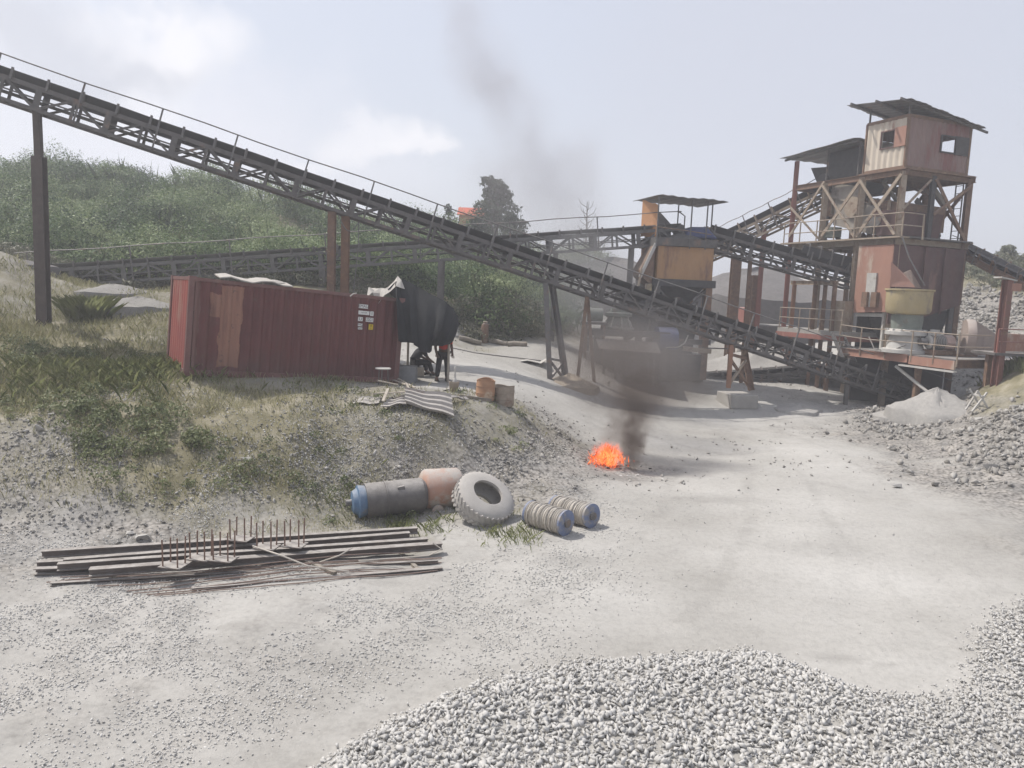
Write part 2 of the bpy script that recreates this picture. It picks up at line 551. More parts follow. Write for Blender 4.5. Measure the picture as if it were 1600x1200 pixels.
SV = [(20, 860, yd(20, 860), .1, .5), (200, 850, yd(200, 850), .1, .7), (400, 815, yd(400, 815), .35, .4), (540, 800, yd(540, 800), .5, .3), (720, 790, yd(720, 790), .5, .3),
      (850, 765, yd(850, 765), .15, .6), (930, 735, yd(930, 735), .0, .5),
      (30, 720, 16.2, .3, .55), (130, 720, 16.4, .4, .6), (250, 720, 16.7, .8, .3), (400, 730, 17.0, .72, .6), (520, 730, 17.5, .5, .9), (650, 735, 18.2, .3, 1), (760, 730, 19.1, .1, 1),
      (0, 600, 19.2, .7, .4), (100, 600, 19.4, .9, .1), (200, 600, 19.6, 1, .05), (200, 640, 18.2, .9, .2), (400, 645, 18.4, .75, .25), (500, 650, 18.7, .6, .8),
      (286, 590, 19.9, .6, .1), (622, 602, 23.3, .25, .1), (450, 600, 20.7, .45, .15), (560, 590, 24.5, .3, .1), (690, 600, 23.4, .1, .1), (400, 620, 19.4, .6, .15),
      (600, 640, 19.6, .4, .3), (660, 672, 19.0, .55, .5), (800, 637, 22.3, .45, .2), (760, 665, 20.2, .5, .3), (850, 690, 21.8, .25, .7),
      (900, 652, 25.2, .05, .2), (850, 612, 27, 0, .1), (760, 560, 31, 0, .1), (850, 545, 34, 0, .1), (870, 590, 31, 0, .2), (1000, 610, 33, 0, .1),
      (960, 665, 26.2, 0, .1), (1000, 700, 24.0, 0, .1), (1100, 640, 32, 0, .1), (1100, 600, 37, 0, .2), (1250, 640, 33, 0, .2), (1250, 600, 39, 0, .3),
      (1400, 645, 33, 0, .6), (1430, 640, 36, 0, .4), (1490, 642, 35.5, 0, .4), (1380, 625, 37.5, 0, .3), (1250, 570, 46, 0, .2), (1150, 560, 48, 0, .2), (1300, 700, yd(1300, 700), 0, .1), (1000, 770, yd(1000, 770), 0, .15), (1200, 740, yd(1200, 740), 0, .05),
      (57, 490, 27, .5, .3), (20, 402, 31, .4, .55), (150, 462, 30, .4, .4), (240, 475, 29.5, .45, .6), (240, 520, 26, .55, .6), (240, 572, 23, .8, .1), (160, 545, 24, .75, .2),
      (90, 545, 23.5, .8, .1), (0, 520, 24, .75, .15),
      (100, 440, 33, .9, 0), (400, 440, 36, 1, 0), (600, 450, 37, 1, 0), (700, 490, 37, 1, 0), (740, 540, 34, .3, .1), (800, 527, 36, .4, .1),
      (1450, 650, 31, 0, .9), (1500, 660, 28.5, 0, .7), (1570, 635, 28.5, .5, .5), (1600, 575, 30.5, 1, 0), (1600, 640, 26, .2, 1), (1590, 700, 22.6, 0, 1),
      (1600, 745, 20.5, 0, .8), (1450, 720, 23.6, 0, .4), (1500, 690, 25.5, 0, .8), (1540, 700, 24, 0, .9), (1560, 540, 40, .1, .5), (1545, 490, 44, .0, 1), (1520, 455, 48, .2, .9), (1570, 450, 48, .8, .2), (1600, 425, 55, 1, 0),
      (950, 425, 60, 0, .1), (950, 500, 50, 0, .1), (1180, 435, 62, 0, .1), (1180, 505, 52, 0, .1), (1330, 430, 62, 0, .2), (1330, 520, 50, 0, .2), (880, 430, 58, .2, .1), (870, 500, 46, .3, .1)]
RG = [(-120, 300, 56, 1), (0, 268, 55, 1), (150, 283, 55, 1), (300, 290, 55, 1), (450, 320, 55, 1), (560, 352, 55, 1), (700, 378, 55, 1), (830, 392, 55, 1),
      (0, 345, 43, 1), (200, 350, 43, 1), (400, 375, 44, 1), (560, 400, 45, 1), (700, 430, 45, 1), (830, 450, 45, 1)]
_pts, _cov = [], []
for px, py, Y, g, r in SV:
    p = P(px, py, Y); _pts.append(tuple(p)); _cov.append((g, r))
for px, py, Y, g in RG:
    p = P(px, py, Y); _pts.append((p.x, p.y, p.z - 1.25)); _cov.append((g, 0))
for x, y, z, g, r in [(-14, 2, 0, 0, .2), (-7, 2, 0, 0, .2), (0, 2, 0, 0, .2), (7, 2, 0, 0, .3), (14, 2, 0, 0, .3), (-12, 7, 0, 0, .2), (-6, 7, 0, 0, .2), (0, 7, 0, 0, .2), (6, 7, 0, 0, .2), (12, 7, 0, 0, .3),
                      (-12, 11, .16, .05, .2), (-8, 11, .12, 0, .2), (-4, 11, .12, 0, .25), (0, 11, .12, 0, .15), (4, 11, .12, 0, 0), (8, 11, .12, 0, .1), (12, 11, .2, 0, .5),
                      *[(x_, y_, float(yard(y_)) + z_, g_, r_) for x_, y_, z_, g_, r_ in ((-8, 13.5, 0, .1, .25), (-4, 14.5, 0, .05, .25), (0, 15.5, 0, 0, .2), (4, 15.5, 0, 0, 0), (8, 15.5, 0, 0, 0), (12, 15.5, .15, 0, .3), (-1, 16.3, 0, .2, .25), (3, 18.5, 0, 0, .1), (8, 19, 0, 0, 0), (4, 13, 0, 0, 0), (9, 13, 0, 0, 0), (0, 13, 0, 0, .1), (-4, 12.5, 0, 0, .2))],
                      (-20, 8, .3, .2, .3), (-17, 14, 1.2, .4, .6), (-20, 19, 3.2, 1, .1), (-26, 26, 6, 1, 0), (20, 10, .2, 0, .4), (20, 17, .6, 0, .8), (23, 24, 2.6, .6, .5), (26, 31, 4.2, 1, 0), (32, 40, 5.5, 1, 0), (36, 52, 7, 1, 0),
                      (-45, 40, 11, 1, 0), (-45, 60, 12, 1, 0), (-20, 75, 10.5, 1, 0), (5, 78, 7, 1, 0), (25, 78, 6, 1, 0), (50, 70, 7, 1, 0), (50, 30, 6, 1, 0), (0, -15, 0, 0, .3), (-25, -12, 0, 0, .3), (25, -12, 0, 0, .3),
                      (-60, 90, 10, 1, 0), (60, 95, 7, 1, 0), (0, 100, 7, 1, 0), (-60, 10, 6, 1, 0), (60, 5, 3, .6, .3)]:
    _pts.append((x, y, z)); _cov.append((g, r))
_pts = np.array(_pts, float); _cov = np.array(_cov, float)


def _phi(r2):
    return np.where(r2 > 1e-12, .5 * r2 * np.log(np.maximum(r2, 1e-12)), 0)


_n = len(_pts)
_D2 = ((_pts[:, None, :2] - _pts[None, :, :2]) ** 2).sum(-1)
_A = np.zeros((_n + 3, _n + 3))
_A[:_n, :_n] = _phi(_D2) + np.eye(_n) * .25
_A[:_n, _n:] = np.c_[np.ones(_n), _pts[:, :2]]
_A[_n:, :_n] = _A[:_n, _n:].T
_W = np.linalg.solve(_A, np.r_[_pts[:, 2], 0, 0, 0])


# near edge of the gravel heap in the foreground, as x -> y
_heap = np.array([tuple(flat_hit(a, b))[:2] for a, b in ((430, 1230), (480, 1200), (620, 1122), (750, 1062), (880, 1037), (1050, 1022), (1170, 1014), (1260, 1046), (1330, 1076), (1420, 1088), (1480, 1075), (1510, 1000), (1540, 955), (1640, 915))])
_heap = _heap[np.argsort(_heap[:, 0])]


def heap_edge(x):
    return np.interp(x, _heap[:, 0], _heap[:, 1], left=4, right=_heap[-1, 1])


def heap_h(x, y):
    d = np.clip((heap_edge(x) - y) / 1.6, 0, 1)
    return .34 * d * (2 - d) * np.clip((7.2 - x) / 2.5, .25, 1) * np.clip((x + 3.6) / 1.2, 0, 1)


def covers(x, y):
    x = np.asarray(x, float); y = np.asarray(y, float)
    s = x.shape
    q = np.stack([x.ravel(), y.ravel()], 1)
    out = np.zeros((len(q), 2))
    for i in range(0, len(q), 20000):
        d2 = ((q[i:i + 20000, None] - _pts[None, :, :2]) ** 2).sum(-1)
        w = 1 / (d2 + .35) ** 2
        out[i:i + 20000] = (w @ _cov) / w.sum(1, keepdims=True)
    return out[:, 0].reshape(s), out[:, 1].reshape(s)


def base_h(x, y):
    x = np.asarray(x, float); y = np.asarray(y, float)
    s = x.shape
    q = np.stack([x.ravel(), y.ravel()], 1)
    z = np.zeros(len(q))
    for i in range(0, len(q), 20000):
        c = q[i:i + 20000]
        d2 = ((c[:, None] - _pts[None, :, :2]) ** 2).sum(-1)
        z[i:i + 20000] = _phi(d2) @ _W[:_n] + _W[_n] + c @ _W[_n + 1:]
    z = z.reshape(s)
    far = np.clip((np.hypot(x, y - 30) - 60) / 40, 0, 1)
    z = z * (1 - far) + 7.0 * far
    return z


def ground_h(x, y):
    x = np.asarray(x, float); y = np.asarray(y, float)
    z = base_h(x, y)
    g, r = covers(x, y)
    z = z + heap_h(x, y)
    z = z + (fbm(x, y, .35, 3) - .5) * (.10 + .5 * r + .35 * g) + (fbm(x, y, 1.7, 5, 3) - .5) * (.02 + .22 * r + .12 * g)
    return z


def gz(x, y):
    return float(ground_h(np.array([x]), np.array([y]))[0])


def on_ground(px, py):
    """where the line of sight through an image position meets the ground"""
    d = ray(px, py)
    t = np.arange(4, 110, .15)
    X, Yy, Z = CAM.x + d.x * t, CAM.y + d.y * t, CAM.z + d.z * t
    below = np.nonzero(Z < ground_h(X, Yy))[0]
    if len(below) == 0: return P(px, py, 50)
    i = below[0]
    return Vector((X[i], Yy[i], float(ground_h(X[i:i + 1], Yy[i:i + 1])[0])))


def stretch(a, b, c, d, fine, coarse):
    mid = np.arange(b, c + 1e-6, fine)
    lo, s, x = [], fine, b
    while x > a: s = min(s * 1.18, coarse); x -= s; lo.append(x)
    hi, s, x = [], fine, c
    while x < d: s = min(s * 1.18, coarse); x += s; hi.append(x)
    return np.r_[lo[::-1], mid, hi]


gx = stretch(-110, -19, 24, 110, .16, 6)
gy = stretch(-25, 7, 37, 150, .14, 5)
GX, GY = np.meshgrid(gx, gy)
GZ = ground_h(GX, GY)
Vv = np.stack([GX.ravel(), GY.ravel(), GZ.ravel()], 1)
nx, ny = len(gx), len(gy)
idx = np.arange(nx * ny).reshape(ny, nx)
Ff = np.stack([idx[:-1, :-1].ravel(), idx[:-1, 1:].ravel(), idx[1:, 1:].ravel(), idx[1:, :-1].ravel()], 1)


def ground_material():
    m, nt, out = nodes_of('quarry_ground')
    b = nt.nodes.new('ShaderNodeBsdfPrincipled')
    t = nt.nodes.new('ShaderNodeTexCoord')
    v = t.outputs['Object']
    at = nt.nodes.new('ShaderNodeAttribute'); at.attribute_name = 'cover'
    sp = nt.nodes.new('ShaderNodeSeparateColor')
    nt.links.new(at.outputs['Color'], sp.inputs[0])
    dust = ramp(nt, noise(nt, v, .22, 6, .55), [(.32, (.33, .318, .295)), (.5, (.405, .392, .368)), (.66, (.465, .452, .427))])
    fine = ramp(nt, noise(nt, v, 9, 6, .75), [(.3, (.74, .74, .74)), (.55, (1, 1, 1))])
    dust = mixc(nt, .65, dust, fine, 'MULTIPLY')
    # tyre-brushed streaks along the haul road
    mp = nt.nodes.new('ShaderNodeMapping'); mp.inputs['Scale'].default_value = (.16, .8, 1); mp.inputs['Rotation'].default_value = (0, 0, R(-9))
    nt.links.new(v, mp.inputs[0])
    st = ramp(nt, noise(nt, mp.outputs[0], 1.2, 5, .6), [(.3, (.86, .855, .845)), (.65, (1, 1, 1))])
    dust = mixc(nt, .55, dust, st, 'MULTIPLY')
    vo = nt.nodes.new('ShaderNodeTexVoronoi'); vo.inputs['Scale'].default_value = 11
    nt.links.new(v, vo.inputs['Vector'])
    peb = ramp(nt, vo.outputs['Distance'], [(.05, (.38, .365, .345)), (.5, (.27, .258, .243)), (.85, (.13, .123, .115))])
    pn = ramp(nt, noise(nt, v, 1.5, 4, .6), [(.35, (.75, .75, .75)), (.65, (1.15, 1.12, 1.08))])
    peb = mixc(nt, 1, peb, pn, 'MULTIPLY')
    soil = ramp(nt, noise(nt, v, 1.3, 7, .65), [(.3, (.12, .11, .065)), (.5, (.21, .19, .125)), (.68, (.33, .30, .235))])

    def soft(sock, amp, lo, hi, sc):
        a = nt.nodes.new('ShaderNodeMath'); a.operation = 'MULTIPLY_ADD'
        nt.links.new(noise(nt, v, sc, 6, .7), a.inputs[0]); a.inputs[1].default_value = amp
        nt.links.new(sock, a.inputs[2])
        mr = nt.nodes.new('ShaderNodeMapRange')
        nt.links.new(a.outputs[0], mr.inputs[0]); mr.inputs[1].default_value = lo; mr.inputs[2].default_value = hi
        return mr.outputs[0]
    c = mixc(nt, soft(sp.outputs[1], .9, .62, 1.05, 1.1), dust, peb)
    c = mixc(nt, soft(sp.outputs[0], .9, .62, 1.1, .9), c, soil)
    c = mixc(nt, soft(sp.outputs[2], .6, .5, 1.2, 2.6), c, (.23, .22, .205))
    nt.links.new(c, b.inputs['Base Color'])
    b.inputs['Roughness'].default_value = .95
    b.inputs['Specular IOR Level'].default_value = .1
    bp = nt.nodes.new('ShaderNodeBump'); bp.inputs['Strength'].default_value = .5; bp.inputs['Distance'].default_value = .05
    nt.links.new(noise(nt, v, 14, 6, .8), bp.inputs['Height'])
    nt.links.new(bp.outputs[0], b.inputs['Normal'])
    nt.links.new(b.outputs[0], out.inputs[0])
    return m


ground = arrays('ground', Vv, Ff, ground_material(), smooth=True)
tag(ground, 'pale dusty quarry yard rising into a rubble bank and a green hill', 'ground', kind='structure')
cg, cr = covers(GX, GY)
# wheel tracks along the haul road, soft darker oval spots
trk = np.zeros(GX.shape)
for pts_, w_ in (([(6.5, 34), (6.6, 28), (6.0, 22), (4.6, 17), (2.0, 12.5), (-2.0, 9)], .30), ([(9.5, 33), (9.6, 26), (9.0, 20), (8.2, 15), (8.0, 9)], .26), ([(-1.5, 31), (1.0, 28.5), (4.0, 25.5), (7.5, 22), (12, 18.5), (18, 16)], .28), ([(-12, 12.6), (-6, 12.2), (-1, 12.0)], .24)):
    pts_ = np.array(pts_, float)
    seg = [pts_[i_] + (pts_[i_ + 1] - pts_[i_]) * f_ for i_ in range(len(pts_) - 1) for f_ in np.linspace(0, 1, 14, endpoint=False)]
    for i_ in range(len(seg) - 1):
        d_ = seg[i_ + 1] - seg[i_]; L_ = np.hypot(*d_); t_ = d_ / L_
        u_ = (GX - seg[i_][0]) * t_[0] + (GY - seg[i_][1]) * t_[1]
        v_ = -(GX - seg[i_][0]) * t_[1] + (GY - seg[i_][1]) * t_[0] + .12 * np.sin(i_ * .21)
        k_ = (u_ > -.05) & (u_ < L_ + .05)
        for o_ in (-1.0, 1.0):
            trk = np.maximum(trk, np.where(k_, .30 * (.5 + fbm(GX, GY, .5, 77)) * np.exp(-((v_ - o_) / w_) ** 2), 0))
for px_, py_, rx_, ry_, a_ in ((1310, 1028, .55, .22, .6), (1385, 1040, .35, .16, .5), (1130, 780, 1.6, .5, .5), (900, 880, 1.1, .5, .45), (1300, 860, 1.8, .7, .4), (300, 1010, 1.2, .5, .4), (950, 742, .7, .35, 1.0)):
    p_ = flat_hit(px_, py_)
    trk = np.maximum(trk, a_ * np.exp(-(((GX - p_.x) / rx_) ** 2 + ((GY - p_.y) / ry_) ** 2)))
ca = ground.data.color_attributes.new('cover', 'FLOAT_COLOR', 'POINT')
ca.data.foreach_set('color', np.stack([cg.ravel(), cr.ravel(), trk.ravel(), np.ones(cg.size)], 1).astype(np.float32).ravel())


# ------------------------------------------------------------------ loose stone
def rock_variants(k, seed, npts=8):
    r = np.random.default_rng(seed)
    res = []
    for _ in range(k):
        bm = bmesh.new()
        pts = r.normal(size=(npts, 3)); pts /= np.linalg.norm(pts, axis=1, keepdims=True)
        pts *= r.uniform(.75, 1.1, (npts, 1)) * np.array([1.05, r.uniform(.55, .9), r.uniform(.4, .75)])
        for p in pts: bm.verts.new(p)
        g = bmesh.ops.convex_hull(bm, input=bm.verts)
        bmesh.ops.delete(bm, geom=[e for e in g['geom_interior'] if isinstance(e, bmesh.types.BMVert)], context='VERTS')
        bmesh.ops.triangulate(bm, faces=bm.faces)
        bm.verts.index_update()
        res.append((np.array([v.co[:] for v in bm.verts]), np.array([[v.index for v in f.verts] for f in bm.faces])))
        bm.free()
    return res


def rotmats(n, r):
    q = r.normal(size=(n, 4)); q /= np.linalg.norm(q, axis=1, keepdims=True)
    w, x, y, z = q.T
    return np.stack([np.stack([1 - 2 * (y * y + z * z), 2 * (x * y - z * w), 2 * (x * z + y * w)], -1),
                     np.stack([2 * (x * y + z * w), 1 - 2 * (x * x + z * z), 2 * (y * z - x * w)], -1),
                     np.stack([2 * (x * z - y * w), 2 * (y * z + x * w), 1 - 2 * (x * x + y * y)], -1)], 1)


ROCKS = rock_variants(10, 3)


def stones(name, pos, size, mat, label, seed=1, kind='stuff', cat='gravel'):
    r = np.random.default_rng(seed)
    n = len(pos)
    which = r.integers(0, len(ROCKS), n)
    Vs, Fs, off = [], [], 0
    for k, (v, f) in enumerate(ROCKS):
        sel = np.nonzero(which == k)[0]
        if not len(sel): continue
        rm = rotmats(len(sel), r)
        vv = np.einsum('nij,vj->nvi', rm, v) * size[sel, None, None] + pos[sel, None, :]
        ff = f[None] + (np.arange(len(sel)) * len(v))[:, None, None] + off
        Vs.append(vv.reshape(-1, 3)); Fs.append(ff.reshape(-1, 3)); off += len(sel) * len(v)
    o = arrays(name, np.concatenate(Vs), np.concatenate(Fs), mat)
    return tag(o, label, cat, kind=kind)


def scatter(n, x0, x1, y0, y1, dens, seed):
    r = np.random.default_rng(seed)
    x = r.uniform(x0, x1, n); y = r.uniform(y0, y1, n)
    k = r.uniform(0, 1, n) < dens(x, y)
    return x[k], y[k], r


# the gravel heap in the foreground
x, y, r = scatter(60000, -4.0, 9.5, 5.5, 13.6, lambda x, y: np.clip((heap_edge(x) + .45 * (fbm(x, y, 2.2, 2) - .5) - y) / .7 + .35, 0, 1) ** 1.3, 11)
s = (.020 + .056 * r.uniform(0, 1, len(x)) ** 1.1) * np.where(x > 4.6, .78, 1) * np.clip(.6 + (heap_edge(x) - y) * .6, .5, 1)
z = ground_h(x, y) + r.uniform(-.01, .045, len(x))
stones('gravel', np.stack([x, y, z], 1), s, GRAVEL, 'heap of clean crushed grey stone filling the bottom of the picture', 12)
# thinner gravel spread over the yard
x, y, r = scatter(330000, -13, 9, 7.5, 19.5, lambda x, y: np.clip((fbm(x, y, .45, 21) - .33) * 3.2, 0, 1) * np.clip((3.0 - x) / 4, .03, .9) * np.clip((fbm(x, y, 1.6, 8) - .25) * 2, 0, 1) * (y > 7.5), 13)
s = r.uniform(.010, .026, len(x)) * r.choice([1, 1, 1, 1, 1.4], len(x))
stones('loose_gravel', np.stack([x, y, ground_h(x, y) + s * .2], 1), s, GRAVEL, 'small loose gravel spread thinly over the yard', 14)
# broken rock on the bank
x, y, r = scatter(230000, -17, 6, 14, 25, lambda x, y: np.clip(covers(x, y)[1] - .18, 0, 1) * np.clip((fbm(x, y, .9, 31) - .28) * 2.4, .05, 1) * np.clip((base_h(x, y) - yard(y) - .05) * 4, .12, 1) * np.clip((3 - covers(x, y)[0] * 3.2), .12, 1), 15)
s = .018 + .045 * r.uniform(0, 1, len(x)) ** 2.4 + .07 * r.uniform(0, 1, len(x)) * (r.uniform(0, 1, len(x)) > .97)
stones('bank_rubble', np.stack([x, y, ground_h(x, y) + s * .25], 1), s, RUBBLE, 'broken grey rock covering the face of the bank', 16, cat='rubble')
# rubble on the right
x, y, r = scatter(42000, 9, 26, 19.5, 34, lambda x, y: np.clip(covers(x, y)[1] - .35, 0, 1) * np.clip((fbm(x, y, .6, 41) - .34) * 3, .03, 1), 17)
s = .025 + .16 * r.uniform(0, 1, len(x)) ** 3.4
stones('rock_rubble', np.stack([x, y, ground_h(x, y) + s * .3], 1), s, RUBBLE, 'pale broken rock spilling down the slope beside the yard', 18, cat='rubble')
# blasted rock face behind the tower
x, y, r = scatter(16000, 20, 36, 37, 56, lambda x, y: np.clip(covers(x, y)[1] * 1.2 - .4, 0, 1), 19)
s = .05 + .20 * r.uniform(0, 1, len(x)) ** 2.5
stones('rockfall', np.stack([x, y, ground_h(x, y) + s * .2], 1), s, RUBBLE, 'slope of pale tumbled rock behind the crusher tower', 20, cat='rubble')
# scattered stones on the far yard
x, y, r = scatter(5000, -6, 22, 19, 42, lambda x, y: np.clip((fbm(x, y, .3, 51) - .42) * 2.2, 0, 1) * (covers(x, y)[0] < .4), 23)
s = .02 + .07 * r.uniform(0, 1, len(x)) ** 3
stones('yard_stones', np.stack([x, y, ground_h(x, y) + s * .2], 1), s, RUBBLE, 'stray stones lying about the haul road', 24)


# ------------------------------------------------------------------ vegetation
def leaves(pos, nrm, size, r, bend=.6):
    """one quad (a lozenge) per leaf"""
    n = len(pos)
    d = nrm + r.normal(size=(n, 3)) * bend
    d /= np.linalg.norm(d, axis=1, keepdims=True)
    a = np.cross(d, r.normal(size=(n, 3))); a /= np.linalg.norm(a, axis=1, keepdims=True)
    b = np.cross(d, a)
    L = size[:, None]; w = L * r.uniform(.32, .55, (n, 1))
    V = np.stack([pos - a * L * .5, pos + b * w * .5 + d * L * .06, pos + a * L * .5, pos - b * w * .5 + d * L * .06], 1).reshape(-1, 3)
    return V, np.arange(4 * n).reshape(n, 4)


def clump(c, rad, n, r, leaf=.2, flat=.8):
    """leaf positions over an uneven lump of foliage"""
    d = r.normal(size=(n, 3)); d /= np.linalg.norm(d, axis=1, keepdims=True)
    d[:, 2] = np.where(d[:, 2] < -.35, -d[:, 2], d[:, 2])
    ph = r.uniform(0, 6.28, 6)
    bump = 1 + .22 * np.sin(d[:, 0] * 4 + ph[0]) * np.sin(d[:, 1] * 5 + ph[1]) + .18 * np.sin(d[:, 2] * 6 + ph[2] + d[:, 0] * 3)
    rr = rad * bump * r.uniform(.72, 1.06, n)
    p = np.array(c) + d * rr[:, None] * np.array([1, 1, flat])
    return p, d, leaf * r.uniform(.6, 1.4, n)


def merge(lists):
    Vs, Fs, o = [], [], 0
    for V, F in lists:
        Vs.append(V); Fs.append(F + o); o += len(V)
    return np.concatenate(Vs), np.concatenate(Fs)


def foot_y(x):
    return np.interp(x, [-40, -25, -17, -10, -3.5, -1.2, 1.5, 3.2, 4.5], [33, 36, 35, 36, 36.5, 35.3, 37.5, 43, 50])


r = np.random.default_rng(61)
parts, tints, reeds = [], [], []
cnt = 0
while cnt < 900:
    x = r.uniform(-48, 5.5); y = r.uniform(33, 63)
    if y < foot_y(x) + .6: continue
    if x > 3.4 and y < 52: continue
    cnt += 1
    big = r.uniform() < .3
    rad = r.uniform(1.3, 2.1) if big else r.uniform(.6, 1.15)
    n = int(560 * rad ** 1.7)
    p, d, sz = clump((x, y, gz(x, y) + rad * .38), rad, n, r, .14, r.uniform(.7, 1.15))
    parts.append(leaves(p, d, sz, r, .45)); tints.append((len(parts[-1][1]), r.normal(.05, .26)))
    if r.uniform() < .5:                      # reeds standing out of the crown
        k = r.integers(4, 14)
        reeds.append((r.normal(x, rad * .4, k), r.normal(y, rad * .4, k), rad * r.uniform(.9, 1.5, k)))
V, F = merge(parts)
o = tag(arrays('shrubbery', V, F, LEAF_HILL), 'dense green shrubs covering the whole hillside behind the conveyors', 'shrubs', kind='stuff')

ta = o.data.attributes.new('tint', 'FLOAT', 'FACE')
ta.data.foreach_set('value', np.concatenate([np.full(n_, t_) for n_, t_ in tints]).astype(np.float32))

# low dusty weeds over foot of the hill, right slope and gaps
parts = []
for _ in range(420):
    x = r.uniform(-24, 3); y = foot_y(x) + r.uniform(-1.0, 1.6)
    rad = r.uniform(.25, .6)
    p, d, sz = clump((x, y, gz(x, y) + rad * .3), rad, int(90 + 120 * rad), r, .13, .8)
    parts.append(leaves(p, d, sz, r))
for _ in range(260):
    x = r.uniform(21, 40); y = r.uniform(44, 64)
    if covers(np.array([x]), np.array([y]))[0][0] < .55: continue
    rad = r.uniform(.6, 1.3)
    p, d, sz = clump((x, y, gz(x, y) + rad * .2), rad, int(190 * rad), r, .24, .6)
    parts.append(leaves(p, d, sz, r))
V, F = merge(parts)
tag(arrays('undergrowth', V, F, LEAF_DUSTY), 'dusty low weeds along the foot of the hill and on the far slope', 'weeds', kind='stuff')

# bank weeds: small leafy patches on the rubble bank
parts = []
x, y, rr_ = scatter(2600, -17, 5, 15, 24, lambda x, y: np.clip(covers(x, y)[0] * 1.2 - .35, 0, .9) * np.clip((fbm(x, y, .8, 71) - .42) * 5, 0, 1), 72)
for a, b in zip(x, y):
    rad = r.uniform(.10, .26)
    p, d, sz = clump((a, b, gz(a, b) + rad * .25), rad, int(40 + 130 * rad), r, .065, .75)
    parts.append(leaves(p, d, sz, r))
for a, b in [on_ground(q, w)[:2] for q, w in ((130, 640), (165, 655), (200, 670), (150, 665), (180, 690), (215, 700), (110, 630), (240, 690), (260, 660), (280, 700), (310, 690), (100, 560), (60, 560), (30, 575), (130, 560), (190, 715))]:
    for _ in range(4):
        rad = r.uniform(.16, .36)
        a2, b2 = a + r.normal(0, .35), b + r.normal(0, .3)
        p, d, sz = clump((a2, b2, gz(a2, b2) + rad * .35), rad, 130, r, .085, .9)
        parts.append(leaves(p, d, sz, r))
V, F = merge(parts)
tag(arrays('weeds', V, F, leafmat('bank_weed_leaves', [(.06, .08, .035), (.125, .15, .065), (.22, .24, .12), (.34, .33, .21)], .25)), 'leafy green weeds growing in patches on the bank', 'weeds', kind='stuff')


def blades(x, y, h, r, w=.012, lean=.35):
    n = len(x)
    z = ground_h(x, y) - .01
    an = r.uniform(0, 6.283, n)
    dx, dy = np.cos(an), np.sin(an)
    ln = h * r.uniform(.1, lean * 2, n)
    b = np.stack([x, y, z], 1)
    side = np.stack([-dy, dx, np.zeros(n)], 1) * (w * r.uniform(.7, 1.5, n))[:, None]
    mid = b + np.stack([dx * ln * .35, dy * ln * .35, h * .6], 1)
    tip = b + np.stack([dx * ln, dy * ln, h], 1)
    V = np.stack([b - side, b + side, mid + side * .7, tip, mid - side * .7], 1).reshape(-1, 3)
    return V, np.arange(5 * n).reshape(n, 5)


x, y, h = [np.concatenate([q_[k] for q_ in reeds]) for k in range(3)]
V, F = blades(x, y, h, np.random.default_rng(62), .010, .25)
tag(arrays('reeds', V, F, leafmat('reed_leaves', [(.07, .105, .045), (.13, .17, .08), (.22, .25, .14)], .3)), 'tall reed stems standing out of the hillside shrubs', 'reeds', kind='stuff')
x, y, r2 = scatter(420000, -20, 5, 14.5, 33, lambda x, y: np.clip(covers(x, y)[0] * 1.15 - .22, 0, 1) * np.clip((fbm(x, y, .9, 81) - .30) * 3, 0, 1) * np.clip(1.2 - (y - 24) * .06, .3, 1), 82)
h = (.06 + .22 * r2.uniform(0, 1, len(x)) ** 2) * np.where(base_h(x, y) > 2.2, 1.0, .75) * np.where(x < -8, 1.05, .8)
V, F = blades(x, y, h, r2, .0045)
tag(arrays('grass', V, F, GRASS), 'dry yellowish grass on the terrace and the bank', 'grass', kind='stuff')
ga_, gb_ = on_ground(600, 812), on_ground(850, 838)
x, y, r2 = scatter(60000, -5, 3.2, 14, 18.8, lambda x, y: np.exp(-((y - ga_.y - (x - ga_.x) * (gb_.y - ga_.y) / (gb_.x - ga_.x) - .15) / .62) ** 2) * np.clip((fbm(x, y, 1.6, 91) - .42) * 5, 0, 1) * np.clip((gb_.x - x) / .8, 0, .75) * np.clip((x + 4.6) / 2, 0, 1), 92)
h = .04 + .17 * r2.uniform(0, 1, len(x)) ** 2
V1 = blades(x, y, h, r2, .006, .6)
x, y, r2 = scatter(26000, 20, 26, 24, 34, lambda x, y: np.clip(covers(x, y)[0] * 1.3 - .3, 0, 1), 93)
V2 = blades(x, y, .15 + .5 * r2.uniform(0, 1, len(x)), r2, .02)
q = on_ground(120, 600); q2 = on_ground(160, 600)
x = np.r_[r2.normal(q.x, 1.3, 2200), r2.normal(q2.x + .6, 1.0, 1800)]; y = np.r_[r2.normal(q.y + .6, .8, 2200), r2.normal(q2.y + 1.4, .8, 1800)]
V3 = blades(x, y, .12 + .33 * r2.uniform(0, 1, len(x)) ** 1.5, r2, .0045, .6)
V, F = merge([V1, V2, V3])
tag(arrays('green_grass', V, F, GREENGRASS), 'fresh green grass by the tyre, the bank top and the right-hand slope', 'grass', kind='stuff')


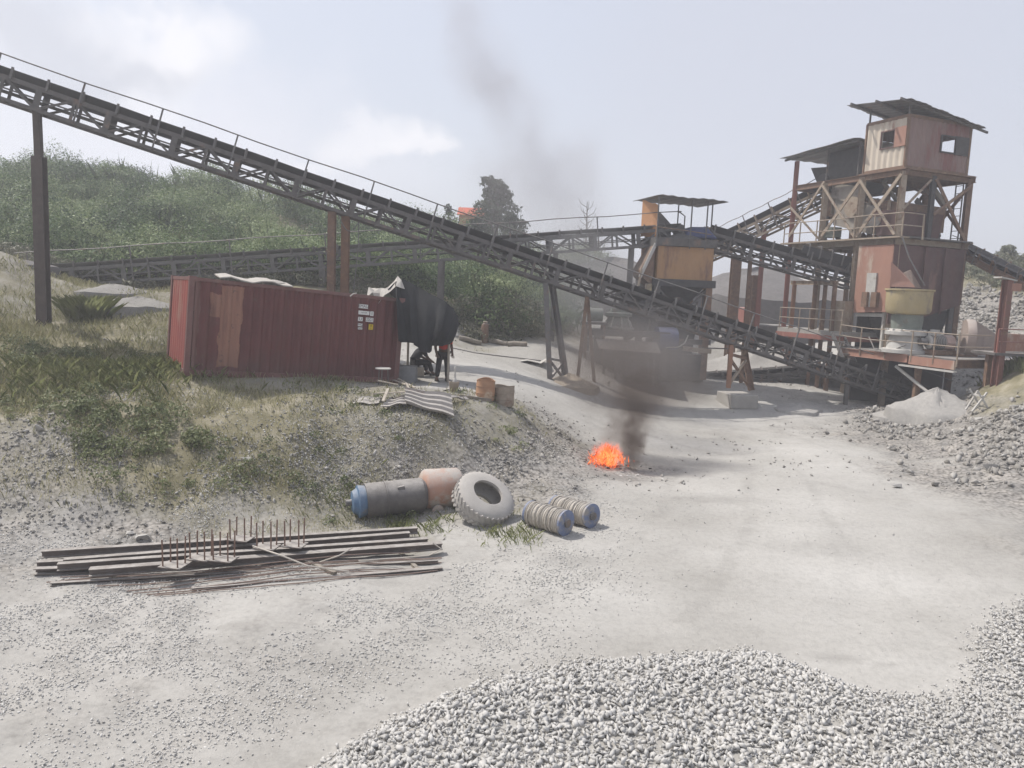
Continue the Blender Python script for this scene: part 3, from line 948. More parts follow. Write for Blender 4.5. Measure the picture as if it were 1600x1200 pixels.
def tree(name, label, base, h, crown, leaf, n, mat, seed, group=None, lobes=9):
    r = np.random.default_rng(seed)
    t = empty(name, label, 'tree', base, group=group)
    mb = MB()
    top = base + Vector((0, 0, h * .62))
    mb.tube([base - Vector((0, 0, .3)), base + Vector((.05 * h * .2, 0, h * .3)), top], [.045 * h, .032 * h, .016 * h], 8)
    cs = []
    for k in range(lobes):
        a = k * 2.4 + r.uniform(-.4, .4); rr = crown * r.uniform(.15, .62) * (1 if k else 0)
        zz = h * (.42 + .5 * (k / max(1, lobes - 1)))
        rr *= 1.15 - .75 * (k / lobes)
        c = base + Vector((math.cos(a) * rr, math.sin(a) * rr, zz))
        cs.append((c, crown * r.uniform(.30, .46) * (1.1 - .35 * k / lobes)))
        mb.tube([base + Vector((0, 0, h * r.uniform(.25, .5))), base.lerp(c, .75) + Vector((0, 0, h * .06)), c], [.018 * h, .012 * h, .005 * h], 6)
    mb.build('trunk', TRUNK, t, True)
    pp = []
    for c, rad in cs:
        p, d, sz = clump(tuple(c), rad, int(n / lobes), r, leaf, .85)
        pp.append(leaves(p, d, sz, r))
    V, F = merge(pp)
    V = V - np.array(base)
    o = arrays('crown', V, F, mat)
    o.parent = t
    WM[o.name] = WM[t.name]
    return t


def tree_at(px, py_base, Y, *a, **k):
    p = P(px, py_base, Y)
    p.z = gz(p.x, p.y) - .1
    return p


b = tree_at(772, 400, 60)
top = P(765, 276, 60).z
tree('broadleaf_tree', 'tall dark rounded tree on the hill beside the red-roofed house', b, top - b.z, 2.4, .26, 5200, LEAF_TREE, 5, lobes=13)
b = tree_at(800, 400, 57); tree('broadleaf_tree', 'low wide tree at the right foot of the tall dark tree', b, P(825, 338, 57).z - b.z, 1.7, .24, 2200, LEAF_TREE, 15, lobes=8)
b = tree_at(745, 400, 57); tree('broadleaf_tree', 'low bushy tree at the left foot of the tall dark tree', b, P(745, 345, 57).z - b.z, 1.7, .24, 2000, LEAF_TREE, 16, lobes=8)
b = tree_at(700, 400, 64); tree('small_tree', 'small thin tree on the ridge left of the red-roofed house', b, P(700, 320, 64).z - b.z, 1.0, .2, 700, LEAF_TREE, 6, lobes=8)
b = tree_at(1568, 440, 66); tree('broadleaf_tree', 'round grey-green tree on the skyline beyond the red post', b, P(1568, 383, 66).z - b.z, 1.5, .26, 1800, LEAF_DUSTY, 8, lobes=9)
b = tree_at(1600, 440, 68); tree('broadleaf_tree', 'hazy tree on the skyline at the right edge of the picture', b, P(1600, 398, 68).z - b.z, 1.5, .26, 1300, LEAF_DUSTY, 9, lobes=8)
# bare thin tree standing in the smoke
b = tree_at(912, 420, 72)
t = empty('bare_tree', 'thin bare tree with few twigs, faint in the smoke', 'tree', b)
mb = MB(); H_ = P(912, 315, 72).z - b.z
mb.tube([b, b + Vector((.1, 0, H_ * .6)), b + Vector((0, 0, H_))], [.11, .07, .03], 6).build('trunk', TRUNK, t)
mb = MB()
for k in range(16):
    a = k * 2.3; z0 = H_ * (.45 + .5 * k / 16); p0 = b + Vector((.05, 0, z0))
    mb.tube([p0, p0 + Vector((math.cos(a) * .6, math.sin(a) * .6, .35)), p0 + Vector((math.cos(a) * .85, math.sin(a) * .85, .9))], [.035, .025, .012], 5)
mb.build('branches', TRUNK, t)

# grass clump and dusty bush singled out in the photograph
r = np.random.default_rng(77)
b = on_ground(135, 500)
n = 1800
x = r.normal(b.x, .20, n); y = r.normal(b.y, .18, n)
V, F = blades(x, y, r.uniform(.35, .85, n), r, .005, .6)
o = arrays('grass_clump', V - np.array(b), F, GREENGRASS); o.location = b
tag(o, 'tall clump of dark green grass beside the leftmost conveyor post', 'grass clump')
b = P(765, 530, 35.2); b.z = gz(b.x, b.y)
pp = []
for k in range(26):
    rad = r.uniform(.5, .9)
    c = (b.x + r.normal(0, 1.25), b.y + 1.2 + r.normal(0, .6), b.z + abs(r.normal(.8, .55)))
    p, d, sz = clump(c, rad, 260, r, .13, .85)
    pp.append(leaves(p, d, sz, r))
V, F = merge(pp)
o = arrays('bush', V - np.array(b), F, LEAF_DUSTY); o.location = b
tag(o, 'large dust-covered bush behind the upright gas cylinder', 'bush')

# red house beyond the ridge
b = P(733, 372, 68); b.z -= .5
t = empty('house', 'small red house on the ridge, half hidden behind the tall tree', 'house', b)
zt = P(735, 335, 68).z; zr = P(735, 322, 68).z
MB().hexa([b + Vector(q) for q in ((-.95, 0, 0), (1.0, 0, 0), (1.0, 2.6, 0), (-.95, 2.6, 0))] + [Vector((b.x + q[0], b.y + q[1], zt)) for q in ((-.95, 0), (1.0, 0), (1.0, 2.6), (-.95, 2.6))]).build('wall', HOUSEWALL, t)
mb = MB()
mb.plate([Vector((b.x - 1.1, b.y - .25, zt - .05)), Vector((b.x + 1.2, b.y - .25, zt - .05)), Vector((b.x + 1.2, b.y + 1.3, zr)), Vector((b.x - 1.1, b.y + 1.3, zr))], .08, (0, -.5, 1))
mb.plate([Vector((b.x - 1.1, b.y + 2.85, zt - .05)), Vector((b.x - 1.1, b.y + 1.31, zr)), Vector((b.x + 1.2, b.y + 1.31, zr)), Vector((b.x + 1.2, b.y + 2.85, zt - .05))], .08, (0, .5, 1))
mb.build('roof', REDROOF, t)
MB().box(Vector((b.x, b.y - .02, (zt + b.z) / 2 + .4)), (.7, .08, .6)).build('window', DARK, t)


# ------------------------------------------------------------------ conveyors
def conveyor(label, A, B, width, depth, pitch=1.03, rail=.6, rail_pitch=2.4, group='belt conveyors of the crushing plant', frame=STEEL, trough=.17, idler_mat=STEEL2, belt=None):
    """A and B: the two ends of the near edge of the belt"""
    t = (B - A).normalized()
    L = (B - A).length
    n = Vector((-t.y, t.x, 0)).normalized()
    if n.y < 0: n = -n
    u = n.cross(t).normalized()
    if u.z < 0: u = -u
    root = empty('belt_conveyor', label, 'conveyor', A.copy(), group=group)

    def q(s, a, b): return A + t * s + n * a + u * b
    mb = MB()
    sb = -trough - .14
    for a in (0.03, width - .03):
        mb.bar(q(0, a, sb), q(L, a, sb), .07, .15, u)
        mb.bar(q(0, a, -depth), q(L, a, -depth), .09, .11, u)
    k = max(2, int(L / pitch / 1)); st = L / k
    for i in range(k + 1):
        s = i * st
        for a in (.03, width - .03):
            mb.bar(q(s, a, sb), q(s, a, -depth), .09 if i % 2 else .19, .06, n)
        mb.bar(q(s, .03, -depth), q(s, width - .03, -depth), .06, .06, u)
        if i < k:
            for a in (.03, width - .03):
                if i % 2: mb.bar(q(s, a, sb), q(s + st, a, -depth), .07, .05, n)
                else: mb.bar(q(s, a, -depth), q(s + st, a, sb), .07, .05, n)
            if i % 2: mb.bar(q(s, .03, -depth), q(s + st, width - .03, -depth), .045, .045, u)
    mid = (sb - depth) / 2
    mb.bar(q(0, .0, mid), q(L, .0, mid), .03, .05, u)
    mb.build('truss', frame, root)
    pr = [(0, .0), (.22 * width, -trough), (.78 * width, -trough), (width, 0)]
    mb = MB()
    ns = max(2, int(L / 1.5))
    mb.sheet([[q(L * i / ns, a, b + .012 * math.sin(i * 2.1)) for a, b in pr] for i in range(ns + 1)], .025, u)
    mb.build('belt', belt or RUBBER, root)
    rb = -depth + (depth + sb) * .42
    mb = MB(); mb.bar(q(0, width / 2, rb), q(L, width / 2, rb), width * .82, .02, u); mb.build('return_belt', RUBBER, root)
    # idler sets: two brackets, three rollers
    first = None
    for i in range(int(L / pitch) + 1):
        s = i * pitch + .2
        if s > L: break
        if first is None:
            mb = MB()
            mb.bar(q(s, -.045, sb), q(s, -.045, .055), .07, .05, n)
            mb.bar(q(s, width + .045, sb), q(s, width + .045, .055), .07, .05, n)
            mb.bar(q(s, -.04, sb + .03), q(s, width + .04, sb + .03), .08, .05, u)
            mb.tube([q(s, -.03, .0), q(s, .2 * width, -trough - .06)], .05, 8)
            mb.tube([q(s, .22 * width, -trough - .07), q(s, .78 * width, -trough - .07)], .05, 8)
            mb.tube([q(s, width + .03, .0), q(s, .8 * width, -trough - .06)], .05, 8)
            first = mb.build('idler', idler_mat, root)
            s0 = s
        else:
            c = first.copy(); col.objects.link(c); c.parent = root
            c.location = t * (s - s0)
    for s, nm in ((0, 'tail_pulley'), (L, 'head_pulley')):
        MB().lathe(q(s, .02, -trough - .12), n, [(0, .05), (0, .2), (width - .04, .2), (width - .04, .05)], 16).build(nm, STEEL2, root)
    if rail:
        mb = MB()
        r0_, r1_ = rail if isinstance(rail, tuple) else (rail, rail)
        pts = [q(L * i / 24, -.16, r0_ + (r1_ - r0_) * i / 24 + .025 * math.sin(i * 1.7)) for i in range(25)]
        mb.tube(pts, .022, 6)
        h = mb.build('handrail', STEEL2, root)
        for i in range(int(L / rail_pitch) + 1):
            s = i * rail_pitch + .5
            if s > L: break
            MB().bar(q(s, -.16, -depth * 1.02), q(s + .02 * (i % 3), -.16, r0_ + (r1_ - r0_) * s / L), .05, .05, n).bar(q(s, -.2, -depth * .98), q(s, .1, -depth * .98), .05, .05, u).build('post', STEEL2, h)
    return root, q, L


def leg(root, p, q_, w, mat, ib=True, name='support_leg', d=None):
    mb = MB()
    if ib: mb.ibeam(p, q_, w, d or w, .025)
    else: mb.bar(p, q_, w, d or w)
    return mb.build(name, mat, root)


def gnd(px, py, Y):
    p = P(px, py, Y); p.z = gz(p.x, p.y) - .08
    return p


BROWNLEG = M('dark_brown_leg', (.085, .062, .052), (.055, .042, .037), 4, .8, dust=.25)
# main conveyor: from high on the left down to the foot of the tower
A1, B1 = P(-170, 42, 24.2), P(1478, 614, 36.6)
mc, q1, L1 = conveyor('long main conveyor sloping down from upper left over the container', A1, B1, .95, .98, rail=(.30, .62))


def line_y(A, B, px):
    """point on the line A-B that stands at image column px (row free)"""
    best, bs = None, 1e9
    for i in range(400):
        p = A.lerp(B, i / 399)
        v = p - CAM
        c = 800 + FPX * v.dot(CR) / v.dot(_F)
        if abs(c - px) < bs: bs, best = abs(c - px), p
    return best


def under(A, B, px, back=.45, drop=1.1):
    p = line_y(A, B, px)
    return p + Vector((-.28 * 0, back, -drop))


p = under(A1, B1, 43); g = gnd(57, 490, p.y)
g.x, g.y = p.x + .02, p.y
g.z = gz(g.x, g.y) - .1
zm = P(48, 244, p.y).z
leg(mc, Vector((g.x, g.y, zm)), Vector((p.x, p.y, p.z + .1)), .20, BROWNLEG, False)
leg(mc, g, Vector((g.x, g.y, zm)), .36, BROWNLEG, True, d=.30)
p = under(A1, B1, 518, .2); leg(mc, Vector((p.x, p.y, gz(p.x, p.y) - .1)), p, .26, RUST, True)
p = under(A1, B1, 536, .5); leg(mc, Vector((p.x, p.y, gz(p.x, p.y) - .1)), p, .27, M('brown_leg', (.24, .135, .075), (.17, .095, .06), 4, .8, dust=.3), True)
pa, pb = under(A1, B1, 853, .1), under(A1, B1, 868, .8)
ga, gb = gnd(860, 578, pa.y - .1), gnd(886, 585, pb.y - .5)
leg(mc, ga, pa, .2, STEEL2); leg(mc, gb, pb, .2, STEEL2)
for k, (f1, f2) in enumerate(((.02, .22), (.22, .02), (.23, .23))):
    MB().bar(ga.lerp(pa, f1), gb.lerp(pb, f2), .09, .09).build('brace', STEEL2, mc)
pa, pb = under(A1, B1, 919, .1), under(A1, B1, 924, .8)
ga, gb = gnd(903, 572, pa.y), gnd(930, 574, pb.y)
leg(mc, ga, pa, .13, RUST); leg(mc, gb, pb, .13, RUST)
pa, pb = under(A1, B1, 1146, .1), under(A1, B1, 1171, .6)
ga, gb = P(1138, 606, pa.y), P(1174, 610, pb.y)
OX = M('orange_leg', (.33, .165, .095), (.22, .115, .07), 4, .8, dust=.3)
leg(mc, ga, pa, .17, OX); leg(mc, gb, pb, .24, RUST)
MB().bar(ga.lerp(pa, .05), gb.lerp(pb, .75), .10, .10).build('brace', RUSTY_TAN, mc)
MB().bar(gb.lerp(pb, .03) + Vector((0, .14, 0)), ga.lerp(pa, .7) + Vector((0, .14, 0)), .10, .10).build('brace', RUST, mc)
MB().bar(ga.lerp(pa, .78), gb.lerp(pb, .78), .12, .12).build('brace', RUST, mc)
c = P(1150, 616, pa.y - .1)
o = MB().box((c.x + .15, c.y + .3, c.z - .28), (1.25, 1.4, .6), Matrix.Rotation(R(12), 3, 'Z')).build('concrete_footing', CONCRETE, bevel=.03, loc=Vector((c.x, c.y, c.z - .5)))
tag(o, 'pale concrete footing block under the orange trestle legs', 'footing')
pa = under(A1, B1, 1330, .2)
leg(mc, Vector((pa.x, pa.y, gz(pa.x, pa.y) - .1)), pa, .16, STEEL)

p0, p1 = line_y(A1, B1, 533), line_y(A1, B1, 566)
cb = []
for i in range(13):
    f = i / 12
    q_ = p0.lerp(p1, f) + Vector((0, -.25, -1.15)); q_.z -= .45 * math.sin(f * math.pi) - 0; cb.append(q_)
cb += [cb[-1] + Vector((0.0, 0, -.8)), cb[-1] + Vector((-.1, .02, -1.9)), cb[-1] + Vector((-.22, .05, -3.1))]
o = MB().tube(cb, .018, 6).build('hanging_cable', STEEL2, loc=cb[0]); tag(o, 'thin cable looping under the main conveyor and hanging behind the container', 'cable')
# second conveyor: nearly level, behind the container, rising to the middle hopper
A2, B2 = P(28, 416, 33.5), P(1064, 349, 37.6)
c2, q2_, L2 = conveyor('nearly level conveyor crossing behind the red container to the hopper', A2, B2, .9, .95, rail=.55, rail_pitch=4.2, trough=.12, frame=M('dust_grey_steel', (.12, .118, .115), (.08, .078, .076), 3, .8, dust=.8), belt=M('dusty_belt', (.16, .16, .155), (.11, .108, .105), 2, .9, dust=.6), idler_mat=STEEL)
for px, w in ((90, .2), (300, .18), (505, .3), (690, .24), (870, .2), (990, .16)):
    for back in (.1, .85):
        p = under(A2, B2, px, back, .95)
        leg(c2, Vector((p.x, p.y, gz(p.x, p.y) - .1)), p, w, STEEL)
# third conveyor: from the middle hopper down to the tower
A3, B3 = P(1112, 351, 37.6), P(1345, 417, 38.6)
c3, q3_, L3 = conveyor('short conveyor sloping from the middle hopper down to the tower', A3, B3, 1.0, 1.1, rail=0, trough=.25)
for k in range(5):                            # hoop brackets over the feed end
    s = L3 - .4 - k * .62
    MB().bar(q3_(s, -.02, -.2), q3_(s, -.02, .42), .06, .06).bar(q3_(s, -.02, .42), q3_(s, .4, .45), .06, .06).build('hoop', STEEL2, c3)
MB().hexa([q3_(L3 - 3.2, .0, -.1), q3_(L3 - .1, .0, -.1), q3_(L3 - .1, .06, -.1), q3_(L3 - 3.2, .06, -.1), q3_(L3 - 3.2, .0, .28), q3_(L3 - .1, .0, .34), q3_(L3 - .1, .06, .34), q3_(L3 - 3.2, .06, .28)]).build('skirt_board', RUBBER, c3)
for px in (1180, 1300):
    p = under(A3, B3, px, .5, 1.1); leg(c3, Vector((p.x, p.y, gz(p.x, p.y))), p, .16, RUST)
# fourth conveyor: climbing to the top of the tower from behind
A4, B4 = P(1075, 388, 47), P(1290, 283, 42.5)
c4, q4_, L4 = conveyor('steep pale conveyor climbing from behind to the tower top', A4, B4, 1.0, 1.15, rail=.3, rail_pitch=1.6, frame=RUSTY_TAN, trough=.25, idler_mat=RUSTY_TAN)
p = under(A4, B4, 1110, .4, 1.1); leg(c4, Vector((p.x, p.y, gz(p.x, p.y))), p, .25, RUST)
p = under(A4, B4, 1200, .4, 1.1); leg(c4, Vector((p.x, p.y, gz(p.x, p.y))), p, .22, REDSTEEL)
# fifth: leaving the tower to the right
A5, B5 = P(1490, 378, 39), P(1660, 462, 31.5)
c5, q5_, L5 = conveyor('rust-red conveyor descending from the tower to the right edge', A5, B5, .8, .5, rail=.32, rail_pitch=1.6, frame=RUST, trough=.16, idler_mat=RUST)
p = under(A5, B5, 1640, .4, .5); leg(c5, Vector((p.x, p.y, gz(p.x, p.y))), p, .18, RUST)
# sixth: low level conveyor under the plant
A6, B6 = P(1075, 586, 38.6), P(1300, 570, 39.4)
c6, q6_, L6 = conveyor('low level conveyor standing on short legs under the plant', A6, B6, .8, .55, rail=0, trough=.15, pitch=.8)
for px, py in ((1090, 605), (1209, 606), (1222, 612), (1290, 600)):
    p = under(A6, B6, px, .2, .5); leg(c6, Vector((p.x, p.y, gz(p.x, p.y) - .1)), p, .17, RUST)


# ------------------------------------------------------------------ crusher tower on the right
ct = P(1413, 262, 36)
TR = Matrix.Rotation(R(22), 3, 'Z')
TU, TV = TR @ Vector((1, 0, 0)), TR @ Vector((0, 1, 0))
TO = Vector((ct.x, ct.y, 0))


def T(a, b, z):
    return TO + TU * a + TV * b + Vector((0, 0, z))


tb = gz(*T(0, 0, 0)[:2]) - .1
ZF = ct.z                                     # cabin floor
ZT = P(1415, 180, 36).z                       # cabin top
ZD = P(1402, 372, 36).z                       # upper deck
ZP = 3.45                                     # crusher platform
tower = empty('screening_tower', 'tall braced steel tower carrying the corrugated cabin', 'tower', T(0, 0, tb), TR)
PB = (0, 2.35, 4.75, 7.0)
for a in (0, 4.25):
    for b in PB:
        zt = ZF - .15 if b < 5 else P(1250, 252, 42.5).z
        m = RUSTY_TAN if a == 0 else RUST
        if b == 7.0 and a == 0: m = REDSTEEL
        leg(tower, T(a, b, tb), T(a, b, zt), .24 if b < 5 else .2, m, name='post')
for a, lst in ((-.0, ((0, 2.35), (2.35, 4.75))), (4.25, ((0, 2.35), (2.35, 4.75)))):
    for b0, b1 in lst:
        m = RUSTY_TAN if a == 0 else RUST
        o = -.14 if a == 0 else .14
        MB().bar(T(a + o, b0, ZF - .3), T(a + o, b1, ZD + .15), .16, .06, TU).build('brace', m, tower)
        MB().bar(T(a + o * 1.5, b1, ZF - .3), T(a + o * 1.5, b0, ZD + .15), .12, .06, TU).build('brace', m, tower)
MB().bar(T(-.14, 4.75, ZF - .1), T(-.14, 7, ZD + .4), .12, .06, TU).build('brace', RUSTY_TAN, tower)
MB().bar(T(-.2, 7, ZF - 1.2), T(-.2, 4.75, ZD + .2), .10, .06, TU).build('brace', RUSTY_TAN, tower)
for a0, a1 in ((1.9, 4.2),):
    MB().bar(T(a0, -.14, ZF - .35), T(a1, -.14, ZD + .1), .16, .06, TV).build('brace', RUST, tower)
    MB().bar(T(a1, -.2, ZF - .45), T(a0, -.2, ZD + 1.2), .14, .06, TV).build('brace', RUST, tower)
MB().bar(T(0, -.14, ZD + 1.3), T(1.6, -.14, ZF - .4), .10, .06, TV).build('brace', RUSTY_TAN, tower)
leg(tower, T(1.9, .0, ZD), T(1.9, .0, ZF - .2), .2, DARK, name='post')
for z, m in ((ZF - .18, RUST), (ZD - .12, RUSTY_TAN)):
    MB().ibeam(T(0, -.3, z), T(0, 7.1, z), .16, .28).build('beam', m, tower)
    MB().ibeam(T(4.25, -.3, z), T(4.25, 7.1, z), .16, .28).build('beam', m, tower)
    for b in PB:
        MB().ibeam(T(.1, b, z), T(4.15, b, z), .14, .26).build('beam', m, tower)
MB().box(T(2.1, 3.4, ZD + .06), (4.6, 7.6, .06), TR).build('deck', STEEL2, tower)
MB().box(T(2.1, 1.15, ZF - .04), (4.5, 2.7, .07), TR).build('cabin_floor', RUST, tower)
hr = MB()
for z in (ZD + .55, ZD + 1.1):
    hr.tube([T(-.3, -.5, z), T(-.3, 1.5, z + .02), T(-.3, 3.5, z - .02), T(-.3, 7.2, z)], .025, 6)
    hr.tube([T(-.3, -.5, z), T(1.0, -.5, z)], .025, 6)
hr = hr.build('handrail', RUSTY_TAN, tower)
for b in (-.5, 1.1, 2.3, 3.6, 4.8, 6.0, 7.2):
    MB().bar(T(-.3, b, ZD - .05), T(-.3, b, ZD + 1.12), .05).build('rail_post', RUSTY_TAN, hr)
MB().bar(T(1.0, -.5, ZD - .05), T(.95, -.5, ZD + 1.12), .06).build('rail_post', RUSTY_TAN, hr)
MB().box(T(-.12, 3.4, ZD + .02), (.62, 7.8, .07), TR).build('walkway', RUSTY_TAN, tower)
# ladder on the right side
lad = MB()
for b in (.5, .9): lad.bar(T(4.5, b, ZD), T(4.5, b, ZF), .05)
for k in range(9): lad.bar(T(4.5, .5, ZD + .3 + k * .36), T(4.5, .9, ZD + .3 + k * .36), .03)
lad.build('ladder', STEEL2, tower)
# lower frame on the left, below the deck
for b in (2.6, 3.9, 5.4):
    leg(tower, T(-.9, b, tb), T(-.9, b, ZD - 2.0), .17, RUST if b != 5.4 else OX, name='post')
MB().ibeam(T(-.9, 2.4, ZD - 2.1), T(-.9, 5.7, ZD - 2.1), .14, .2).build('beam', RUSTY_TAN, tower)
MB().box(T(.2, 3.9, 4.05), (2.6, 4.6, .22), TR).build('lower_deck', CONCRETE, tower)
MB().box(T(.2, 3.9, 3.82), (2.7, 4.7, .24), TR).build('deck_beam', REDSTEEL, tower)
hr = MB()
for z in (4.7, 5.2): hr.tube([T(-1.1, 1.7, z), T(-1.1, 6.1, z)], .022, 6)
hr = hr.build('handrail', RUSTY_TAN, tower)
for k in range(7): MB().bar(T(-1.1, 1.75 + k * .72, 4.1), T(-1.1, 1.75 + k * .72, 5.2), .045).build('rail_post', RUSTY_TAN, hr)
# stair from the lower deck to the platform
st = MB()
for a in (-1.7, -1.05): st.bar(T(a, 1.7, 4.1), T(a, .1, 1.9), .06, .18)
for k in range(8): st.box(T(-1.38, 1.65 - k * .21, 4.0 - k * .28), (.65, .2, .03), TR)
st.build('stair', STEEL2, tower)

# steel hopper box hanging under the deck
hop = empty('hopper', 'big red steel hopper box under the tower deck with a salmon side', 'hopper', T(0, 0, ZD - 3.4), TR)
z1 = P(1395, 488, 36).z
MB().hexa([T(-.26, -.12, z1), T(-.20, -.12, z1), T(-.20, 1.95, z1 - .1), T(-.26, 1.95, z1 - .1), T(-.26, -.12, ZD - .3), T(-.20, -.12, ZD - .3), T(-.20, 1.95, ZD - .3), T(-.26, 1.95, ZD - .3)]).build('side_plate', SALMON, hop)
MB().hexa([T(-.2, -.10, z1 - .35), T(.5, -.10, z1 - .35), T(4.4, -.10, z1 + .45), T(4.4, -.02, z1 + .45), T(-.2, -.10, ZD - .3), T(.5, -.10, ZD - .3), T(4.4, -.10, ZD - .3), T(4.4, -.02, ZD - .3)]) if False else None
MB().plate([T(-.26, -.14, z1 - .55), T(1.2, -.14, z1 - .4), T(4.4, -.14, z1 + .5), T(4.4, -.14, ZD - .3), T(-.26, -.14, ZD - .3)], .06, TV * -1).build('front_plate', DARKRED, hop)
MB().plate([T(-.18, 1.95, z1), T(4.4, 1.95, z1 + .5), T(4.4, 1.95, ZD - .3), T(-.18, 1.95, ZD - .3)], .06, TV).build('rear_plate', DARKRED, hop)
MB().plate([T(4.42, -.12, z1 + .5), T(4.42, 1.9, z1 + .5), T(4.42, 1.9, ZD - .3), T(4.42, -.12, ZD - .3)], .06, TU).build('end_plate', DARKRED, hop)
for a in (1.6, 2.9): MB().bar(T(a, -.24, z1), T(a, -.24, ZD - .3), .1, .08, TV).build('stiffener', DARKRED, hop)
MB().bar(T(-.30, .95, z1 + .2), T(-.30, .95, ZD - 1.6), .07, .55, TV).build('patch_plate', PALE, hop)
for b in (.6, 1.15): MB().box(T(-.36, b, z1 + .55), (.22, .32, .7), TR).build('bracket', RUST, hop)
leg(hop, T(.0, .25, ZP), T(.0, .25, z1), .2, PALE, False, 'leg')
leg(hop, T(3.9, 0.0, ZP), T(3.9, 0.0, z1 + .5), .22, STEEL, True, 'leg')
MB().bar(T(-.05, .2, z1 - .15), T(-.05, 1.9, z1 - .2), .14, .16).build('beam', PALE, hop)

# machinery inside the upper storey
scr = empty('vibrating_screen', 'dark tilted screen box with spring mounts inside the tower', 'screening machine', T(2.1, 3, ZD + .1), TR)
MB().hexa([T(.7, .6, ZD + .5), T(3.6, .6, ZD + .5), T(3.6, 5.6, ZD + 1.5), T(.7, 5.6, ZD + 1.5), T(.7, .6, ZD + 1.7), T(3.6, .6, ZD + 1.7), T(3.6, 5.6, ZD + 2.7), T(.7, 5.6, ZD + 2.7)]).build('screen_box', RUST, scr)
for b in (1.2, 2.4, 3.6, 4.8): MB().bar(T(.6, b, ZD + .55 + b * .2), T(.6, b, ZD + 1.65 + b * .2), .12, .1).build('rib', RUSTY_TAN, scr)
for b in (1.0, 5.2):
    for a in (.6, 3.7): MB().lathe(T(a, b, ZD + .1), (0, 0, 1), [(0, .14), (.1, .18), (.2, .14), (.3, .18), (.4, .14), (.5 + (b > 3) * .8, .16)], 12).build('spring_mount', STEEL2, scr)
MB().lathe(T(.2, 3.1, ZD + 1.7), TU, [(0, .06), (0, .5), (.16, .5), (.16, .2), (.3, .2), (.3, .05)], 20).build('flywheel', RUSTY_TAN, scr)
MB().box(T(.25, 4.3, ZD + .5), (.5, .75, .5), TR).build('motor', GREENGREY, scr)
MB().hexa([T(.3, .35, ZD + .2), T(3.0, .35, ZD + .2), T(3.0, 1.5, ZD + .2), T(.3, 1.5, ZD + .2), T(.1, .25, ZD + 1.3), T(3.1, .25, ZD + 1.3), T(3.1, 1.7, ZD + 1.4), T(.1, 1.7, ZD + 1.4)]).build('discharge_chute', DARKRED, scr)
MB().hexa([T(1.0, 4.2, ZF - .5), T(3.2, 4.2, ZF - .5), T(3.2, 6.2, ZF - .3), T(1.0, 6.2, ZF - .3), T(.6, 3.9, ZF + .7), T(3.5, 3.9, ZF + .7), T(3.5, 6.6, ZF + .9), T(.6, 6.6, ZF + .9)]).build('feed_chute', DARK, scr)
MB().tube([T(.3, 5.4, ZF + .1), T(1.4, 5.4, ZF + .1)], .34, 16).build('drive_drum', DARK, scr)

DUSTY = M('dust_caked_steel', (.30, .265, .225), (.21, .185, .16), 2.5, .9, wear=(.11, .085, .07), wear_at=.6, dust=.7)
r = np.random.default_rng(44)
for k in range(3):
    mb = MB()
    for i in range(9):
        a, b_, z_ = r.uniform(.3, 3.9), r.uniform(.3, 6.2), ZD + r.uniform(.2, 2.9)
        d_ = [Vector((0, 0, 1)), TU, TV, (TV + Vector((0, 0, .5))).normalized(), (TU + Vector((0, 0, -.8))).normalized()][r.integers(0, 5)]
        ln_ = r.uniform(.5, 1.7)
        if i % 3: mb.bar(T(a, b_, z_), T(a, b_, z_) + d_ * ln_, r.uniform(.06, .2), r.uniform(.06, .3))
        else: mb.tube([T(a, b_, z_), T(a, b_, z_) + d_ * ln_ * .5 + TU * .1, T(a, b_, z_) + d_ * ln_], r.uniform(.03, .09), 7)
    mb.build('bracing', (DUSTY, RUST, STEEL)[k], scr)
MB().hexa([T(.35, 1.9, ZD + .3), T(1.6, 1.9, ZD + .3), T(1.6, 4.4, ZD + .9), T(.35, 4.4, ZD + .9), T(.35, 1.7, ZD + 1.5), T(1.6, 1.7, ZD + 1.5), T(1.6, 4.4, ZD + 2.6), T(.35, 4.4, ZD + 2.6)]).build('side_casing', DUSTY, scr)
MB().plate([T(.25, 2.4, ZD + 1.6), T(.25, 4.6, ZD + 2.3), T(.25, 4.6, ZD + 3.0), T(.25, 2.4, ZD + 2.6)], .05, TU * -1).build('spill_guard', DUSTY, scr)
MB().lathe(T(.15, 1.6, ZD + 1.0), TU, [(0, .05), (0, .42), (.1, .45), (.22, .42), (.22, .05)], 18).build('pulley', STEEL2, scr)
MB().plate([T(.3, 2.2, ZP - .2), T(4.3, 2.2, ZP - .2), T(4.3, 2.2, ZD - 2.6), T(.3, 2.2, ZD - 2.6)], .06, TV).build('dark_backing', DARK, hop)  # dark backing sheet added so the space under the hopper looks dark
MB().hexa([T(1.2, .3, ZP + .3), T(3.6, .3, ZP + .3), T(3.6, 1.7, ZP + .3), T(1.2, 1.7, ZP + .3), T(.6, .1, z1 - .3), T(4.0, .1, z1 + .2), T(4.0, 1.8, z1 + .2), T(.6, 1.8, z1 - .3)]).build('outlet_chute', DARK, hop)
MB().box(T(-.55, 2.35, 4.9), (.5, .8, 1.5), TR).build('control_box', RUSTY_TAN, hop)
